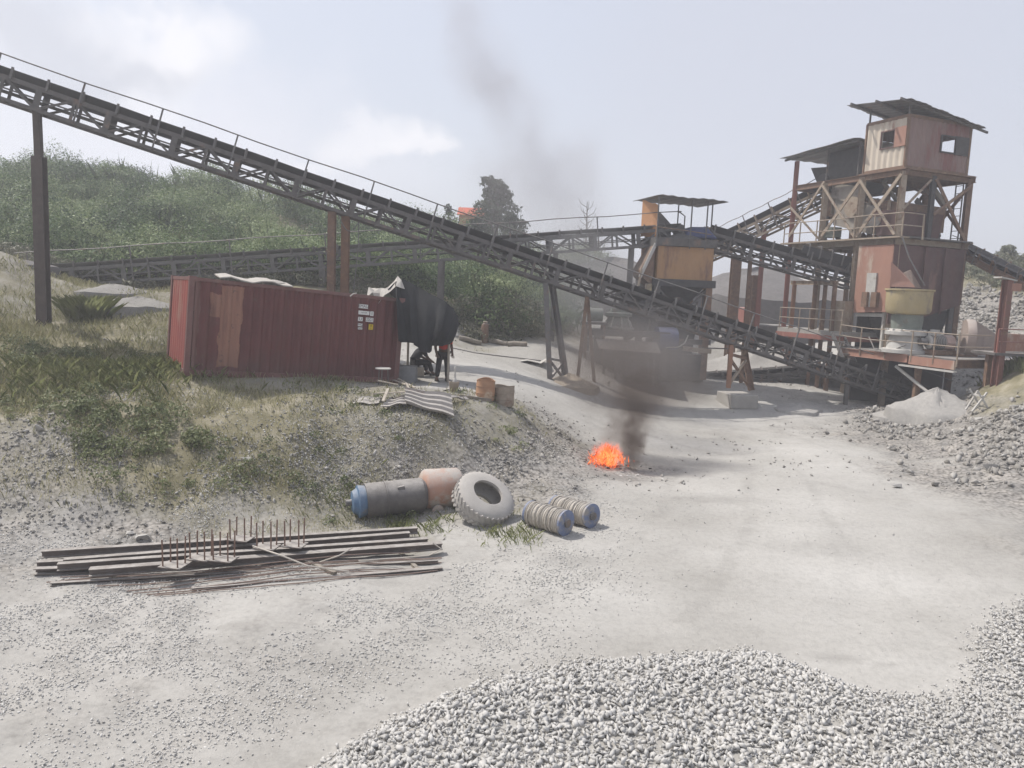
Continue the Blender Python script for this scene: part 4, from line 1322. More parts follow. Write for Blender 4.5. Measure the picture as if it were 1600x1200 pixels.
# rear roof beside the cabin
rc = empty('lean_to_roof', 'ragged tin lean-to roof behind the corrugated cabin', 'roof', T(0, 4.5, ZT - 1), TR)
zc0, zc1 = P(1250, 246, 42.5).z, ZT - .6
mb = MB()
grid = []
for i in range(13):
    a = -.6 + 5.2 * i / 12
    grid.append([T(a, 2.6 + 5.1 * j / 14, zc1 + (zc0 - zc1) * j / 14 + .02 * ((i % 2) * 2 - 1) + .012 * math.sin(i * 1.3 + j)) for j in range(15)])
mb.sheet(grid, .02, (0, 0, 1)).build('sheeting', TIN, rc)
MB().bar(T(-.3, 2.6, zc1 - .12), T(-.3, 7.6, zc0 - .12), .08, .1).bar(T(4.3, 2.6, zc1 - .12), T(4.3, 7.6, zc0 - .12), .08, .1).build('rafter', STEEL, rc)
for b in (2.7, 4.75): MB().bar(T(0, b, ZF), T(0, b, zc1 - .1 + (zc0 - zc1) * (b - 2.6) / 5.1), .09).build('prop', STEEL, rc)
MB().plate([T(.5, 2.9, ZF + .1), T(.5, 5.2, ZF + .1), T(.5, 5.2, zc1 - .25), T(.5, 2.9, zc1 - .2)], .03, TU * -1).build('windbreak', DARK, rc)

# corrugated cabin
CORR = M('cabin_pale_lit_sheet', (.60, .53, .44), (.48, .41, .33), 2.2, .75, wear=(.30, .17, .125), wear_at=.62, dust=.3, streak=4)  # pale sheet, its colour brightened to look sunlit on the left wall
CORRRED = M('cabin_red_sheet', (.25, .165, .145), (.20, .13, .115), 1.3, .75, wear=(.20, .085, .075), wear_at=.55, dust=.3, streak=3)
cab = empty('control_cabin', 'corrugated cabin with two square windows on top of the tower', 'cabin', T(0, 0, ZF), TR)
CW, CD = 3.95, 2.35


def corr_wall(p0, p1, nrm, z0, z1, win=None, depth=.045, per=.3):
    """corrugated sheet between two plan points, with a window opening (u0,u1,zz0,zz1)"""
    mb = MB()
    L = (p1 - p0).length
    d = (p1 - p0).normalized()
    us = [0]
    k = int(L / per)
    for i in range(k):
        for f in (.0, .35, .5, .85): us.append(L * (i + f) / k)
    us = sorted(set([round(x_, 4) for x_ in us] + [round(L, 4)] + ([win[0], win[1]] if win else [])))

    def off(x_):
        f = (x_ / L * k) % 1
        return depth * (0 if f < .01 or f >= .84 else min(1, min(f / .35, 1)) if f < .5 else max(0, 1 - (f - .5) / .35))
    for a, b_ in zip(us[:-1], us[1:]):
        spans = [(z0, z1)]
        m_ = (a + b_) / 2
        if win and win[0] <= m_ <= win[1]: spans = [(z0, win[2]), (win[3], z1)]
        pa, pb = p0 + d * a + nrm * off(a), p0 + d * b_ + nrm * off(b_)
        for s0, s1 in spans:
            v = [Vector((pa.x, pa.y, s0)), Vector((pb.x, pb.y, s0)), Vector((pb.x, pb.y, s1)), Vector((pa.x, pa.y, s1))]
            mb._add(v + [w_ - nrm * .03 for w_ in v], [(0, 1, 2, 3), (7, 6, 5, 4), (0, 4, 5, 1), (2, 6, 7, 3)])
    return mb


cH = ZT - ZF
wz0, wz1 = ZF + cH * .44, ZF + cH * .78
corr_wall(T(0, CD, 0), T(0, 0, 0), TU * -1, ZF, ZT, (.95, 1.68, wz0, wz1)).build('side_wall', CORR, cab)
wz2, wz3 = ZF + cH * .40, ZF + cH * .72
corr_wall(T(.02, 0, 0), T(CW, 0, 0), TV * -1, ZF, ZT, (2.1, 3.0, wz2, wz3)).build('front_wall', CORRRED, cab)
corr_wall(T(CW, .02, 0), T(CW, CD, 0), TU, ZF, ZT, (.5, 1.6, wz0 - .1, wz1)).build('side_wall', CORRRED, cab)
corr_wall(T(CW, CD, 0), T(0, CD, 0), TV, ZF, ZT, (1.2, 3.4, wz2 - .1, wz3)).build('rear_wall', CORRRED, cab)
MB().box(T(-.07, .32, (wz0 + wz1) / 2 + .02), (.05, .62, wz1 - wz0 + .1), TR).build('shutter', SALMON, cab)
MB().box(T(3.4, -.07, (wz2 + wz3) / 2), (.85, .05, wz3 - wz2 + .1), TR).build('shutter', DARK, cab)
mb = MB()
for z in (wz0, wz1): mb.bar(T(-.06, .6, z), T(-.06, 1.45, z), .06)
for b in (.64, 1.42): mb.bar(T(-.06, b, wz0), T(-.06, b, wz1), .06)
mb.build('window_frame', DARKRED, cab)
mb = MB()
for z in (wz2, wz3): mb.bar(T(2.06, -.06, z), T(3.04, -.06, z), .06)
for a in (2.08, 3.02): mb.bar(T(a, -.06, wz2), T(a, -.06, wz3), .06)
mb.build('window_frame', DARK, cab)
mb = MB()
for a, b in ((0, 0), (CW, 0), (CW, CD), (0, CD)): mb.bar(T(a, b, ZF - .05), T(a, b, ZT + .02), .12)
for z in (ZF + .04, ZT): mb.bar(T(0, 0, z), T(CW, 0, z), .1, .14).bar(T(0, 0, z), T(0, CD, z), .1, .14).bar(T(CW, 0, z), T(CW, CD, z), .1, .14).bar(T(0, CD, z), T(CW, CD, z), .1, .14)
mb.build('frame', RUST, cab)
mb = MB()
rz = lambda a, b: ZT + .55 - .15 * a + .12 * b
grid = []
for i in range(29):
    a = -.6 + 4.85 * i / 28
    grid.append([T(a, b + (.04 * math.sin(i * .9) if j in (0, 5) else 0), rz(a, b) + .011 * ((i % 2) * 2 - 1)) for j, b in enumerate((-.55, .2, 1.0, 1.8, 2.5, 3.2))])
mb.sheet(grid, .015, (0, 0, 1))
roof = mb.build('roof', TIN, cab)
mb = MB()
for b in (-.3, 1.1, 2.6): mb.bar(T(-.95, b, rz(-.95, b) - .09), T(4.7, b, rz(4.7, b) - .09), .07, .1)
mb.build('rafter', STEEL, roof)
for a, b in ((.05, .05), (CW - .05, .05), (CW - .05, CD - .05), (.05, CD - .05)): MB().bar(T(a, b, ZT), T(a, b, rz(a, b) - .1), .07).build('roof_prop', STEEL, cab)

# platform with the cone crusher
plat = empty('crusher_platform', 'railed steel platform in front of the tower under the cone crusher', 'platform', T(-1.2, 0, ZP - 2.5), TR)
MB().box(T(1.5, -1.1, ZP - .05), (5.5, 7.0, .08), TR).build('deck', STEEL2, plat)
MB().ibeam(T(-1.25, 1.5, ZP - .2), T(-1.25, -2.3, ZP - .2), .16, .34).build('edge_beam', SALMON, plat)
MB().bar(T(-1.25, -2.4, ZP - .24), T(-1.25, -4.6, ZP - .26), .1, .36).build('edge_beam', SALMON, plat)
MB().bar(T(-1.32, -2.0, ZP - .5), T(-1.32, -4.7, ZP - .52), .2, .07).build('ledge', PALE, plat)
MB().ibeam(T(-1.2, -4.6, ZP - .2), T(4.2, -4.6, ZP - .2), .16, .34).build('edge_beam', RUST, plat)
for b in (-.6, -3.6): MB().ibeam(T(-1.1, b, ZP - .25), T(4.2, b, ZP - .25), .16, .3).build('beam', STEEL, plat)
hr = MB()
for z in (ZP + .5, ZP + 1.0): hr.tube([T(-1.3, 1.6, z + .06), T(-1.3, -.2, z - .02), T(-1.3, -2.4, z + .01), T(-1.3, -4.7, z)], .022, 6).tube([T(-1.3, -4.7, z), T(.6, -4.7, z)], .022, 6)
hr = hr.build('handrail', RUSTY_TAN, plat)
for b in (1.6, .3, -1.1, -2.5, -3.6, -4.7): MB().bar(T(-1.3, b, ZP - .3), T(-1.3, b, ZP + 1.02), .045).build('rail_post', RUSTY_TAN, hr)
for a, b in ((-.9, -2.6), (-.9, 1.2), (3.9, -2.6), (3.9, -4.3), (3.9, 1.2)):
    p = T(a, b, 0); leg(plat, Vector((p.x, p.y, gz(p.x, p.y) - .1)), T(a, b, ZP - .3), .22, RUST, False)
MB().tube([T(-1.1, -1.6, ZP - .6), T(-.9, -5.2, ZP - 2.6)], .07, 8).build('brace', PALE, plat)
MB().tube([T(-1.25, -.1, ZP + .6), T(-1.4, -.6, ZP + .1), T(-1.35, -1.4, ZP + .05), T(-1.3, -2.2, ZP + .4)], .03, 6).build('hose', STEEL2, plat)

cc = empty('cone_crusher', 'pale grey cone crusher with a rusty yellow feed bowl', 'crusher', T(-.6, -1.5, ZP), TR)
C0 = T(-.6, -1.5, ZP)
MB().lathe(C0, (0, 0, 1), [(0, .95), (.15, .95), (.2, .8), (.75, .62), (.8, .62)], 28).build('base_shell', PALE, cc, True)
MB().lathe(C0, (0, 0, 1), [(.78, .7), (.8, .86), (.95, .86), (1.0, .78), (1.06, .66)], 28).build('flange', PALE, cc, True)
for k in range(14): MB().lathe(C0 + Vector((math.cos(k * .449) * .8, math.sin(k * .449) * .8, .93)), (0, 0, 1), [(0, .05), (.13, .05)], 6).build('bolt', PALE, cc)
MB().lathe(C0, (0, 0, 1), [(1.04, .62), (1.5, .66), (1.85, .62)], 28).build('body', GREENGREY, cc, True)
MB().lathe(C0, (0, 0, 1), [(1.70, .68), (1.76, .86), (1.9, .93), (2.72, .95), (2.75, 1.01), (2.82, 1.01), (2.82, .88), (1.95, .84), (1.8, .55)], 32).build('feed_bowl', YELLOW, cc, True)
MB().plate([C0 + TU * -.95 + TV * .2 + Vector((0, 0, 2.9)), C0 + TU * -.1 + TV * -.35 + Vector((0, 0, 2.9)), C0 + TU * -.35 + TV * .1 + Vector((0, 0, 3.5)), C0 + TU * -.85 + TV * .4 + Vector((0, 0, 4.0))], .05, TU * -1 - TV).build('splash_plate', SALMON, cc)
MB().plate([C0 + TU * -.1 + TV * -.3 + Vector((0, 0, 2.9)), C0 + TU * .8 + TV * .1 + Vector((0, 0, 2.9)), C0 + TU * .5 + TV * .5 + Vector((0, 0, 3.7)), C0 + TU * -.3 + TV * .2 + Vector((0, 0, 3.5))], .05, TV * -1).build('splash_plate', RUST, cc)
MB().tube([C0 + TU * .2 + TV * .9 + Vector((0, 0, 5.2)), C0 + TU * .35 + TV * .5 + Vector((0, 0, 4.2)), C0 + TU * .75 + TV * -.1 + Vector((0, 0, 3.0))], .035, 6).build('chain', STEEL2, cc)

mo = T(.25, -2.6, ZP)
t = empty('electric_motor', 'ribbed grey electric motor with a pink end cover beside the crusher', 'motor', mo, TR)
ax = (TU * .8 - TV * .25).normalized()
mc0 = mo + Vector((0, 0, .55))
MB().lathe(mc0 - ax * .6, ax, [(0, .1), (0, .26), (.04, .30), (.7, .30), (.72, .26)], 20).build('casing', PALE, t, True)
for k in range(8): MB().lathe(mc0 - ax * (.5 - k * .075), ax, [(0, .29), (0, .33), (.03, .33), (.03, .29)], 20).build('fin', STEEL2, t)
MB().lathe(mc0 + ax * .12, ax, [(0, .27), (0, .34), (.38, .34), (.46, .22)], 8).build('end_cover', M('pinkish_cover', (.42, .30, .26), (.34, .24, .21), 3, .7, dust=.5), t)
MB().box(mc0 - ax * .3 + Vector((0, 0, .38)), (.42, .3, .18), TR).lathe(mc0 - ax * .3 + Vector((0, 0, .45)), (0, 0, 1), [(0, .2), (.1, .2)], 12).build('terminal_box', PALE, t)
MB().box(mo + Vector((0, 0, .12)), (1.3, .6, .22), TR).build('mount', RUST, t)
MB().lathe(mc0 - ax * .95, ax, [(0, .05), (0, .16), (.3, .16), (.3, .05)], 12).build('pulley', STEEL2, t)

fw = T(1.15, -3.0, ZP)
t = empty('belt_guard', 'big round pinkish drive wheel guard beside the electric motor', 'drive guard', fw, TR)
ax = (TU * .75 - TV * .65).normalized()
w0 = fw + Vector((0, 0, .82))
GUARD = M('guard_pink_grey', (.40, .32, .28), (.30, .24, .21), 2.5, .75, wear=(.24, .15, .11), wear_at=.62, dust=.6)
MB().lathe(w0, ax, [(0, .55), (0, .78), (.06, .8), (.28, .8), (.34, .78), (.34, .55), (.3, .5), (.04, .5)], 30).build('ring', GUARD, t, True)
MB().lathe(w0 + ax * .05, ax, [(0, .1), (0, .52), (.2, .52), (.2, .12), (.45, .12)], 24).build('disc', RUSTY_TAN, t)
MB().hexa([w0 + TU * .25 - Vector((0, 0, .75)) + TV * -.35, w0 + TU * 1.5 - Vector((0, 0, .75)) + TV * -.35, w0 + TU * 1.5 - Vector((0, 0, .75)) + TV * .35, w0 + TU * .25 - Vector((0, 0, .75)) + TV * .35,
           w0 + TU * .25 + Vector((0, 0, .72)) + TV * -.35, w0 + TU * 1.5 + Vector((0, 0, .2)) + TV * -.35, w0 + TU * 1.5 + Vector((0, 0, .2)) + TV * .35, w0 + TU * .25 + Vector((0, 0, .72)) + TV * .35]).build('housing', GUARD, t)
MB().box(fw + Vector((0, 0, .05)), (.9, .8, .1), TR).build('mount', RUST, t)

# dark wall filling the void under the platform, and machinery
w0, w1 = T(-.9, 1.0, 0), T(4.4, .4, 0)
wb = min(gz(*w0[:2]), gz(*w1[:2])) - .3
o = MB().hexa([Vector((p_.x, p_.y, z_)) for z_ in (wb, ZP - .45) for p_ in (w0, w1, w1 + TV * .4, w0 + TV * .4)]).build('retaining_wall', M('dark_void_wall', (.075, .07, .068), (.05, .047, .046), 1.5, .9), loc=Vector((w0.x, w0.y, wb)))
tag(o, 'dark retaining wall filling the void under the crusher platform', 'wall')
rl = P(1529, 613, 31.5)
t = empty('tail_roller', 'dusty belt roller on a frame under the crusher platform', 'roller', Vector((rl.x, rl.y, gz(rl.x, rl.y))))
MB().lathe(rl - Vector((.35, 0, 0)), (1, .15, 0), [(0, .05), (0, .24), (.7, .24), (.7, .05)], 18).build('drum', CONCRETE, t, True)
gzr = gz(rl.x, rl.y)
mb = MB()
for sx in (-.4, .42):
    mb.bar(rl + Vector((sx, .2, .1)), Vector((rl.x + sx - .25, rl.y - .3, gzr - .1)), .06); mb.bar(rl + Vector((sx - .1, -.2, 0)), Vector((rl.x + sx + .25, rl.y + .4, gzr - .1)), .06)
mb.build('frame', PALE, t)
mb = MB()
b = on_ground(1533, 645)
t = empty('trestle', 'small white crossed trestle at the foot of the grass slope', 'trestle', b)
MB().bar(b + Vector((-.35, 0, 0)), b + Vector((.2, .1, .75)), .06).bar(b + Vector((.35, 0, 0)), b + Vector((-.15, .14, .8)), .06).build('leg', PALE, t)
MB().bar(b + Vector((-.3, .5, 0)), b + Vector((.15, .6, .75)), .06).bar(b + Vector((.35, .5, 0)), b + Vector((-.15, .64, .8)), .06).build('leg', PALE, t)
MB().bar(b + Vector((0, 0, .6)), b + Vector((0, .6, .6)), .06).build('rail', PALE, t)

# red post on the right
pb_, pt_ = P(1553, 625, 30.6), P(1569, 437, 30.6)
pt_.x, pt_.y = pb_.x, pb_.y
pb_.z = gz(pb_.x, pb_.y) - .1
t = empty('steel_post', 'tall red oxide steel column with a flat white head plate', 'post', pb_)
MB().ibeam(pb_, pt_, .30, .28, .03, TV).build('column', PIPERED, t)
MB().box(pt_ + Vector((-.1, 0, .03)), (.75, .4, .05), Matrix.Rotation(R(12), 3, 'Z') @ Matrix.Rotation(R(8), 3, 'Y')).build('head_plate', PALE, t)
MB().box(pt_ + Vector((.3, .05, -.28)), (.4, .3, .3)).build('bracket', SALMON, t)
for k, z in enumerate((.9, 1.5, 2.1)):
    MB().box(pt_ + Vector((0, -.15, -z)), (.2, .03, .12)).build('splice_plate', RUST, t)
# walkway leaving right
wp = P(1600, 556, 30)
t = empty('side_walkway', 'railed walkway with reddish machinery at the right edge', 'walkway', Vector((wp.x, wp.y, wp.z - .6)))
MB().box((wp.x + 1.2, wp.y + 1.2, wp.z), (4.2, 1.6, .1)).build('deck', STEEL, t)
hr = MB()
for z in (.5, 1.0): hr.tube([(wp.x - .8, wp.y + .45, wp.z + z), (wp.x + 3.2, wp.y + .45, wp.z + z)], .022, 6)
hr = hr.build('handrail', REDSTEEL, t)
for k in range(4): MB().bar((wp.x - .8 + k * 1.3, wp.y + .45, wp.z), (wp.x - .8 + k * 1.3, wp.y + .45, wp.z + 1), .05).build('rail_post', REDSTEEL, hr)
MB().box((wp.x + .3, wp.y + 1.4, wp.z + .45), (.8, .6, .7)).lathe((wp.x + .9, wp.y + 1.2, wp.z + .45), (1, 0, 0), [(0, .1), (0, .35), (.5, .35), (.5, .1)], 14).build('gearbox', SALMON, t)
for dx in (-.6, 3.0):
    MB().bar((wp.x + dx, wp.y + 1.2, gz(wp.x + dx, wp.y + 1.2) - .1), (wp.x + dx, wp.y + 1.2, wp.z), .2).build('leg', RUST, t)


# ------------------------------------------------------------------ middle crusher plant
MR = Matrix.Rotation(R(8), 3, 'Z')
MO = P(1024, 450, 36.4)
MU, MV = MR @ Vector((1, 0, 0)), MR @ Vector((0, 1, 0))


def C(a, b, z):
    return Vector((MO.x, MO.y, 0)) + MU * a + MV * b + Vector((0, 0, z))


HB = P(1070, 446, 36.4).z; HT = P(1070, 372, 36.4).z
mb_ = gz(*C(1.3, 1, 0)[:2]) - .1
hp = empty('feed_hopper', 'square orange rusted surge hopper on tall dark legs', 'hopper', C(0, 0, mb_), MR)
W = 2.75; D = 2.6
mb = MB()
for p0, p1, nn in ((C(0, 0, 0), C(W, 0, 0), MV * -1), (C(W, 0, 0), C(W, D, 0), MU), (C(W, D, 0), C(0, D, 0), MV), (C(0, D, 0), C(0, 0, 0), MU * -1)):
    mb.plate([Vector((p0.x, p0.y, HB + .25)), Vector((p1.x, p1.y, HB + .25)), Vector((p1.x, p1.y, HT - .4)), Vector((p0.x, p0.y, HT - .4))], .05, nn)
mb.build('bin', ORANGE, hp)
mb = MB()
for b in (-.06, D + .06): mb.bar(C(-.1, b, HT - .2), C(W + .1, b, HT - .2), .12, .36)
for a in (-.06, W + .06): mb.bar(C(a, 0, HT - .2), C(a, D, HT - .2), .12, .42)
mb.build('rim', STEEL, hp)
mb = MB()
for b in (-.06, D + .06): mb.bar(C(-.15, b, HB + .1), C(W + .15, b, HB + .1), .16, .34)
for a in (-.08, W + .08): mb.bar(C(a, 0, HB + .1), C(a, D, HB + .1), .16, .34)
mb.build('base_frame', DARK, hp)
MB().hexa([C(.9, .9, HB - 1.1), C(1.8, .9, HB - 1.1), C(1.8, 1.7, HB - 1.1), C(.9, 1.7, HB - 1.1), C(.1, .1, HB + .2), C(W - .1, .1, HB + .2), C(W - .1, D - .1, HB + .2), C(.1, D - .1, HB + .2)]).build('discharge_cone', DARK, hp)
for a, b in ((.1, .1), (W - .12, .05), (W - .1, D - .1), (.1, D - .1)):
    leg(hp, C(a, b, mb_), C(a, b, HB), .3, RUST if a > 1 else STEEL, True, 'leg')
MB().bar(C(W - .7, D - .4, mb_ + .4), C(W, D - .2, HB - 1), .12).build('brace', RUST, hp)
MB().ibeam(C(-.3, .1, 3.4), C(W + .2, .1, 3.4), .16, .25).build('beam', STEEL, hp)
MB().bar(C(W - .1, .1, HB - .1), C(W - .9, .1, HB - .9), .1).build('brace', STEEL, hp)
MB().bar(C(.1, .1, HB - .1), C(.9, .1, HB - .9), .1).build('brace', STEEL, hp)
# stone heaped in the hopper
hb = MB()
hb.lathe(C(1.7, 1.3, HT - .3), (0, 0, 1), [(0, 1.25), (.25, 1.05), (.5, .7), (.68, .25), (.72, .02)], 22)
o = hb.build('stone_heap', M('heaped_grey_stone', (.20, .195, .19), (.13, .125, .12), 9, .95, bump=.8), loc=C(1.7, 1.3, HT - .3))
tag(o, 'heap of grey crushed stone filling the orange hopper', 'stone heap')
# belt cover, blue
o = MB().hexa([C(1.5, .6, HT + .1), C(3.2, .6, HT + .1), C(3.2, 1.8, HT + .1), C(1.5, 1.8, HT + .1), C(1.75, .7, HT + .62), C(2.6, .7, HT + .66), C(2.9, 1.7, HT + .62), C(1.75, 1.7, HT + .62)]).build('pulley_cover', DRUMBLUE, bevel=.1, loc=C(2.2, 1, HT))
tag(o, 'dark blue cover over the conveyor head beside the hopper', 'pulley cover')
# side chute
ch = empty('side_chute', 'bent dark steel chute on the left side of the orange hopper', 'chute', C(-.6, .5, HB))
z0, z1 = P(1005, 430, 36.4).z, P(1005, 388, 36.4).z
MB().hexa([C(-.75, .1, z0), C(-.1, .1, z0 - .5), C(-.1, 1.4, z0 - .5), C(-.75, 1.4, z0), C(-.75, .1, z0 + .25), C(-.1, .1, z1 + .2), C(-.1, 1.4, z1 + .2), C(-.75, 1.4, z0 + .25)]).build('body', RUST, ch)
MB().bar(C(-.78, .0, z0 - .1), C(-.1, .0, z1 + .25), .08, .14).build('lip', PALE, ch)
MB().bar(C(-.82, .0, z0 - .5), C(-.72, .0, z0 + .3), .08, .12).build('flap', RUSTY_TAN, ch)
MB().box(C(-.35, .9, z0 - 1.0), (.9, .9, .9), MR).build('spout', DARK, ch)
MB().box(C(-.35, -.02, z0 - .55), (.3, .1, .35), MR).build('counterweight', YELLOW, ch)
# canopy over the hopper
cn = empty('tin_canopy', 'flat tin canopy on six thin poles above the hopper', 'canopy', C(0, 0, HT))
zc = P(1060, 308, 36.4).z
cg_ = []
for i in range(15):
    a = -.4 + 3.4 * i / 14
    cg_.append([C(a, b, zc + .02 * math.sin(i * .8) + .018 * ((i % 2) * 2 - 1) + .04 * b - .03 * a) for b in (-.7, .2, 1.2, 2.2, 3.2)])
MB().sheet(cg_, .02, (0, 0, 1)).build('roof', TIN, cn)
for a, b in ((-.25, -.5), (.25, 2.9), (1.35, -.5), (1.9, 2.9), (2.1, -.5), (2.85, .8)):
    MB().bar(C(a, b, HT - .5), C(a, b, zc + .04 * b - .05 - .03 * a), .055).build('pole', STEEL2 if a < 1 else STEEL, cn)
hr = MB().tube([C(-.6, -.45, HT + .45), C(1.4, -.45, HT + .3), C(2.4, -.4, HT + .2)], .022, 6).tube([C(1.9, 2.8, HT + .65), C(2.9, .8, HT + .65)], .022, 6).build('handrail', RUST, cn)
sv = MB().tube([C(1.5, .8, HT), C(1.5, .8, zc - .75), C(1.25, .75, zc - .6), C(1.1, .75, zc - .55)], .03, 6).build('pipe', STEEL, cn)
oz = HT + .1
gridO = [[C(-.35 + .55 * i / 5, 1.7 - .15 * i, oz + (zc - oz) * j / 6 * (1 - .15 * i / 5) + .03 * math.sin(i * 2 + j)) for j in range(7)] for i in range(6)]
o = MB().sheet(gridO, .015, MV * -1).build('orange_sheet', ORANGETARP, loc=C(-.35, 1.7, oz)); tag(o, 'orange tarpaulin hung under the tin canopy', 'tarpaulin')
gridG = [[C(.1 + 1.25 * i / 6, 2.2, oz - .1 + (zc - .2 - oz) * j / 5 * (1 - .5 * (i / 6) ** 2) - .02 * math.sin(i * 1.7)) for j in range(6)] for i in range(7)]
o = MB().sheet(gridG, .015, MV * -1).build('grey_sheet', M('grey_net', (.30, .29, .29), (.24, .23, .23), 4, .9), loc=C(.1, 2.2, oz)); tag(o, 'grey sheet hanging slack under the tin canopy', 'sheet')

# lower crusher with its deck
lk = empty('jaw_crusher', 'dark crusher with a grey-green housing below the orange hopper', 'crusher', C(-1, -.6, mb_), MR)
zk = P(980, 516, 35.8).z
MB().lathe(C(-1.75, -.2, zk), (0, 0, 1), [(0, .75), (.12, .75), (.16, .6), (.6, .45), (.64, .62), (.78, .62), (.82, .45), (1.0, .42)], 22).build('housing', GREENGREY, lk, True)
for k in range(8): MB().bar(C(-1.75 + .7 * math.cos(k * .785), -.2 + .7 * math.sin(k * .785), zk + .1), C(-1.75 + .48 * math.cos(k * .785), -.2 + .48 * math.sin(k * .785), zk + .6), .05).build('rib', PALE, lk)
for k in range(5): MB().bar(C(-2.2 + .25 * k, -.45, zk + .78), C(-2.2 + .25 * k, -.45, zk + .98), .04).build('bolt', PALE, lk)
MB().hexa([C(-1.3, -.2, zk), C(-.35, -.2, zk), C(-.35, 1.0, zk), C(-1.3, 1.0, zk), C(-1.5, -.3, zk + 1.7), C(-.15, -.3, zk + 1.7), C(-.15, 1.1, zk + 1.7), C(-1.5, 1.1, zk + 1.7)]).build('feed_box', DARK, lk)
MB().box(C(-1.3, .1, zk - .14), (3.6, 2.4, .26), MR).build('deck', DARK, lk)
for a in (-2.9, .35):
    for b in (-.9, 1.1): leg(lk, C(a, b, mb_), C(a, b, zk - .2), .26, STEEL, True, 'leg')
MB().lathe(C(.0, -.6, zk - .35), MU, [(0, .1), (0, .58), (.9, .58), (.9, .1)], 22).build('drive_drum', DRUMBLUE, lk, True)
MB().hexa([C(-.1, -.9, mb_), C(1.15, -.9, mb_), C(1.15, .6, mb_), C(-.1, .6, mb_), C(-.2, -.95, zk - .75), C(1.2, -.95, zk - .75), C(1.2, .7, zk - .75), C(-.2, .7, zk - .75)]).build('discharge_box', DARK, lk)
MB().tube([C(.3, -1.1, zk - .7), C(.9, -1.2, zk - .65), C(1.2, -1.15, zk - .45), C(1.35, -1.1, zk - .1)], .03, 6).build('hose', PALE, lk)
MB().bar(C(1.3, -.6, zk - .75), C(2.7, -.6, zk - .85), .14, .22).build('beam', RUSTY_TAN, lk)
MB().hexa([C(.6, .5, mb_ + 1.2), C(2.2, .5, mb_ + 1.2), C(2.2, 2.0, mb_ + 1.2), C(.6, 2.0, mb_ + 1.2), C(.4, .3, mb_ + 3.1), C(2.3, .3, mb_ + 3.1), C(2.3, 2.2, mb_ + 3.1), C(.4, 2.2, mb_ + 3.1)]).build('crusher_frame', DARK, lk)
MB().lathe(C(1.35, 1.2, mb_ + 3.1), (0, 0, 1), [(0, .9), (.3, .95), (.5, .7), (1.1, .6)], 20).build('crusher_head', STEEL, lk, True)
MB().box(C(1.5, 1.0, mb_ + .55), (2.4, 1.8, 1.3), MR).build('plinth', STEEL, lk)
r = np.random.default_rng(46)
mb = MB()
for i in range(16):
    a, b_, z_ = r.uniform(-1.6, 2.6), r.uniform(-.5, 1.5), mb_ + r.uniform(.5, 4.4)
    d_ = [Vector((0, 0, 1)), MU, MV, (MU + Vector((0, 0, .7))).normalized(), (MU + Vector((0, 0, -.7))).normalized()][r.integers(0, 5)]
    mb.bar(C(a, b_, z_), C(a, b_, z_) + d_ * r.uniform(.5, 1.6), r.uniform(.05, .14))
mb.build('bracing', STEEL, lk)
# shed in front of it
sh = empty('tin_shed', 'open dark shed with a flat tin roof, veiled by the smoke', 'shed', C(-2.3, -1.6, mb_), MR)
zs = P(975, 534, 34.6).z
MB().hexa([C(-3.2, -2.6, zs - .32), C(-.5, -2.9, zs - .42), C(-.1, -1.0, zs - .05), C(-3.0, -1.0, zs + .05), C(-3.2, -2.6, zs - .27), C(-.5, -2.9, zs - .37), C(-.1, -1.0, zs), C(-3.0, -1.0, zs + .1)]).build('roof', TIN, sh)
for a, b in ((-2.9, -2.4), (-2.4, -2.5), (-.7, -2.6), (-.4, -1.1), (-2.9, -1.1)): MB().bar(C(a, b, mb_ - .1), C(a, b, zs - .32), .1).build('post', STEEL, sh)
MB().box(C(-1.7, -1.05, (zs + mb_) / 2 - .1), (2.5, .08, zs - mb_ - .2), MR).build('rear_wall', DARK, sh)
MB().box(C(-.35, -1.7, (zs + mb_) / 2 - .15), (.08, 1.4, zs - mb_ - .3), MR).build('side_wall', DARK, sh)
t = empty('diesel_engine', 'dark engine block standing inside the open shed', 'engine', C(-1.2, -1.7, mb_), MR)
MB().hexa([C(-1.9, -2.0, mb_), C(-.8, -2.0, mb_), C(-.8, -1.3, mb_), C(-1.9, -1.3, mb_), C(-1.8, -1.9, mb_ + .95), C(-.9, -1.9, mb_ + .95), C(-.9, -1.4, mb_ + .95), C(-1.8, -1.4, mb_ + .95)]).build('block', DARK, t, bevel=.04)
MB().lathe(C(-.8, -1.65, mb_ + .55), MU, [(0, .1), (0, .42), (.12, .42), (.12, .1)], 20).build('flywheel', STEEL, t)
MB().tube([C(-1.4, -1.6, mb_ + .9), C(-1.4, -1.6, mb_ + 1.4)], .06, 8).build('exhaust', RUST, t)
# steel stand with a roller left of the crusher
sb_ = P(925, 575, 35)
t = empty('motor_stand', 'rusty steel frame with a dusty motor left of the shed', 'frame', Vector((sb_.x, sb_.y, gz(sb_.x, sb_.y))))
g0 = gz(sb_.x, sb_.y) - .1; zz = P(925, 505, 35).z
for dx, dy in ((-.35, 0), (.45, 0), (-.35, .9), (.45, .9)): MB().bar((sb_.x + dx, sb_.y + dy, g0), (sb_.x + dx, sb_.y + dy, zz), .11).build('leg', RUST, t)
MB().box((sb_.x + .05, sb_.y + .45, zz), (1.1, 1.2, .1)).build('top', STEEL, t)
MB().lathe((sb_.x - .3, sb_.y + .45, zz + .38), (1, 0, 0), [(0, .1), (0, .3), (.7, .3), (.7, .1)], 16).build('motor', GREENGREY, t, True)
MB().box((sb_.x + .05, sb_.y + .45, zz - .7), (.9, .9, .08)).build('shelf', STEEL2, t)
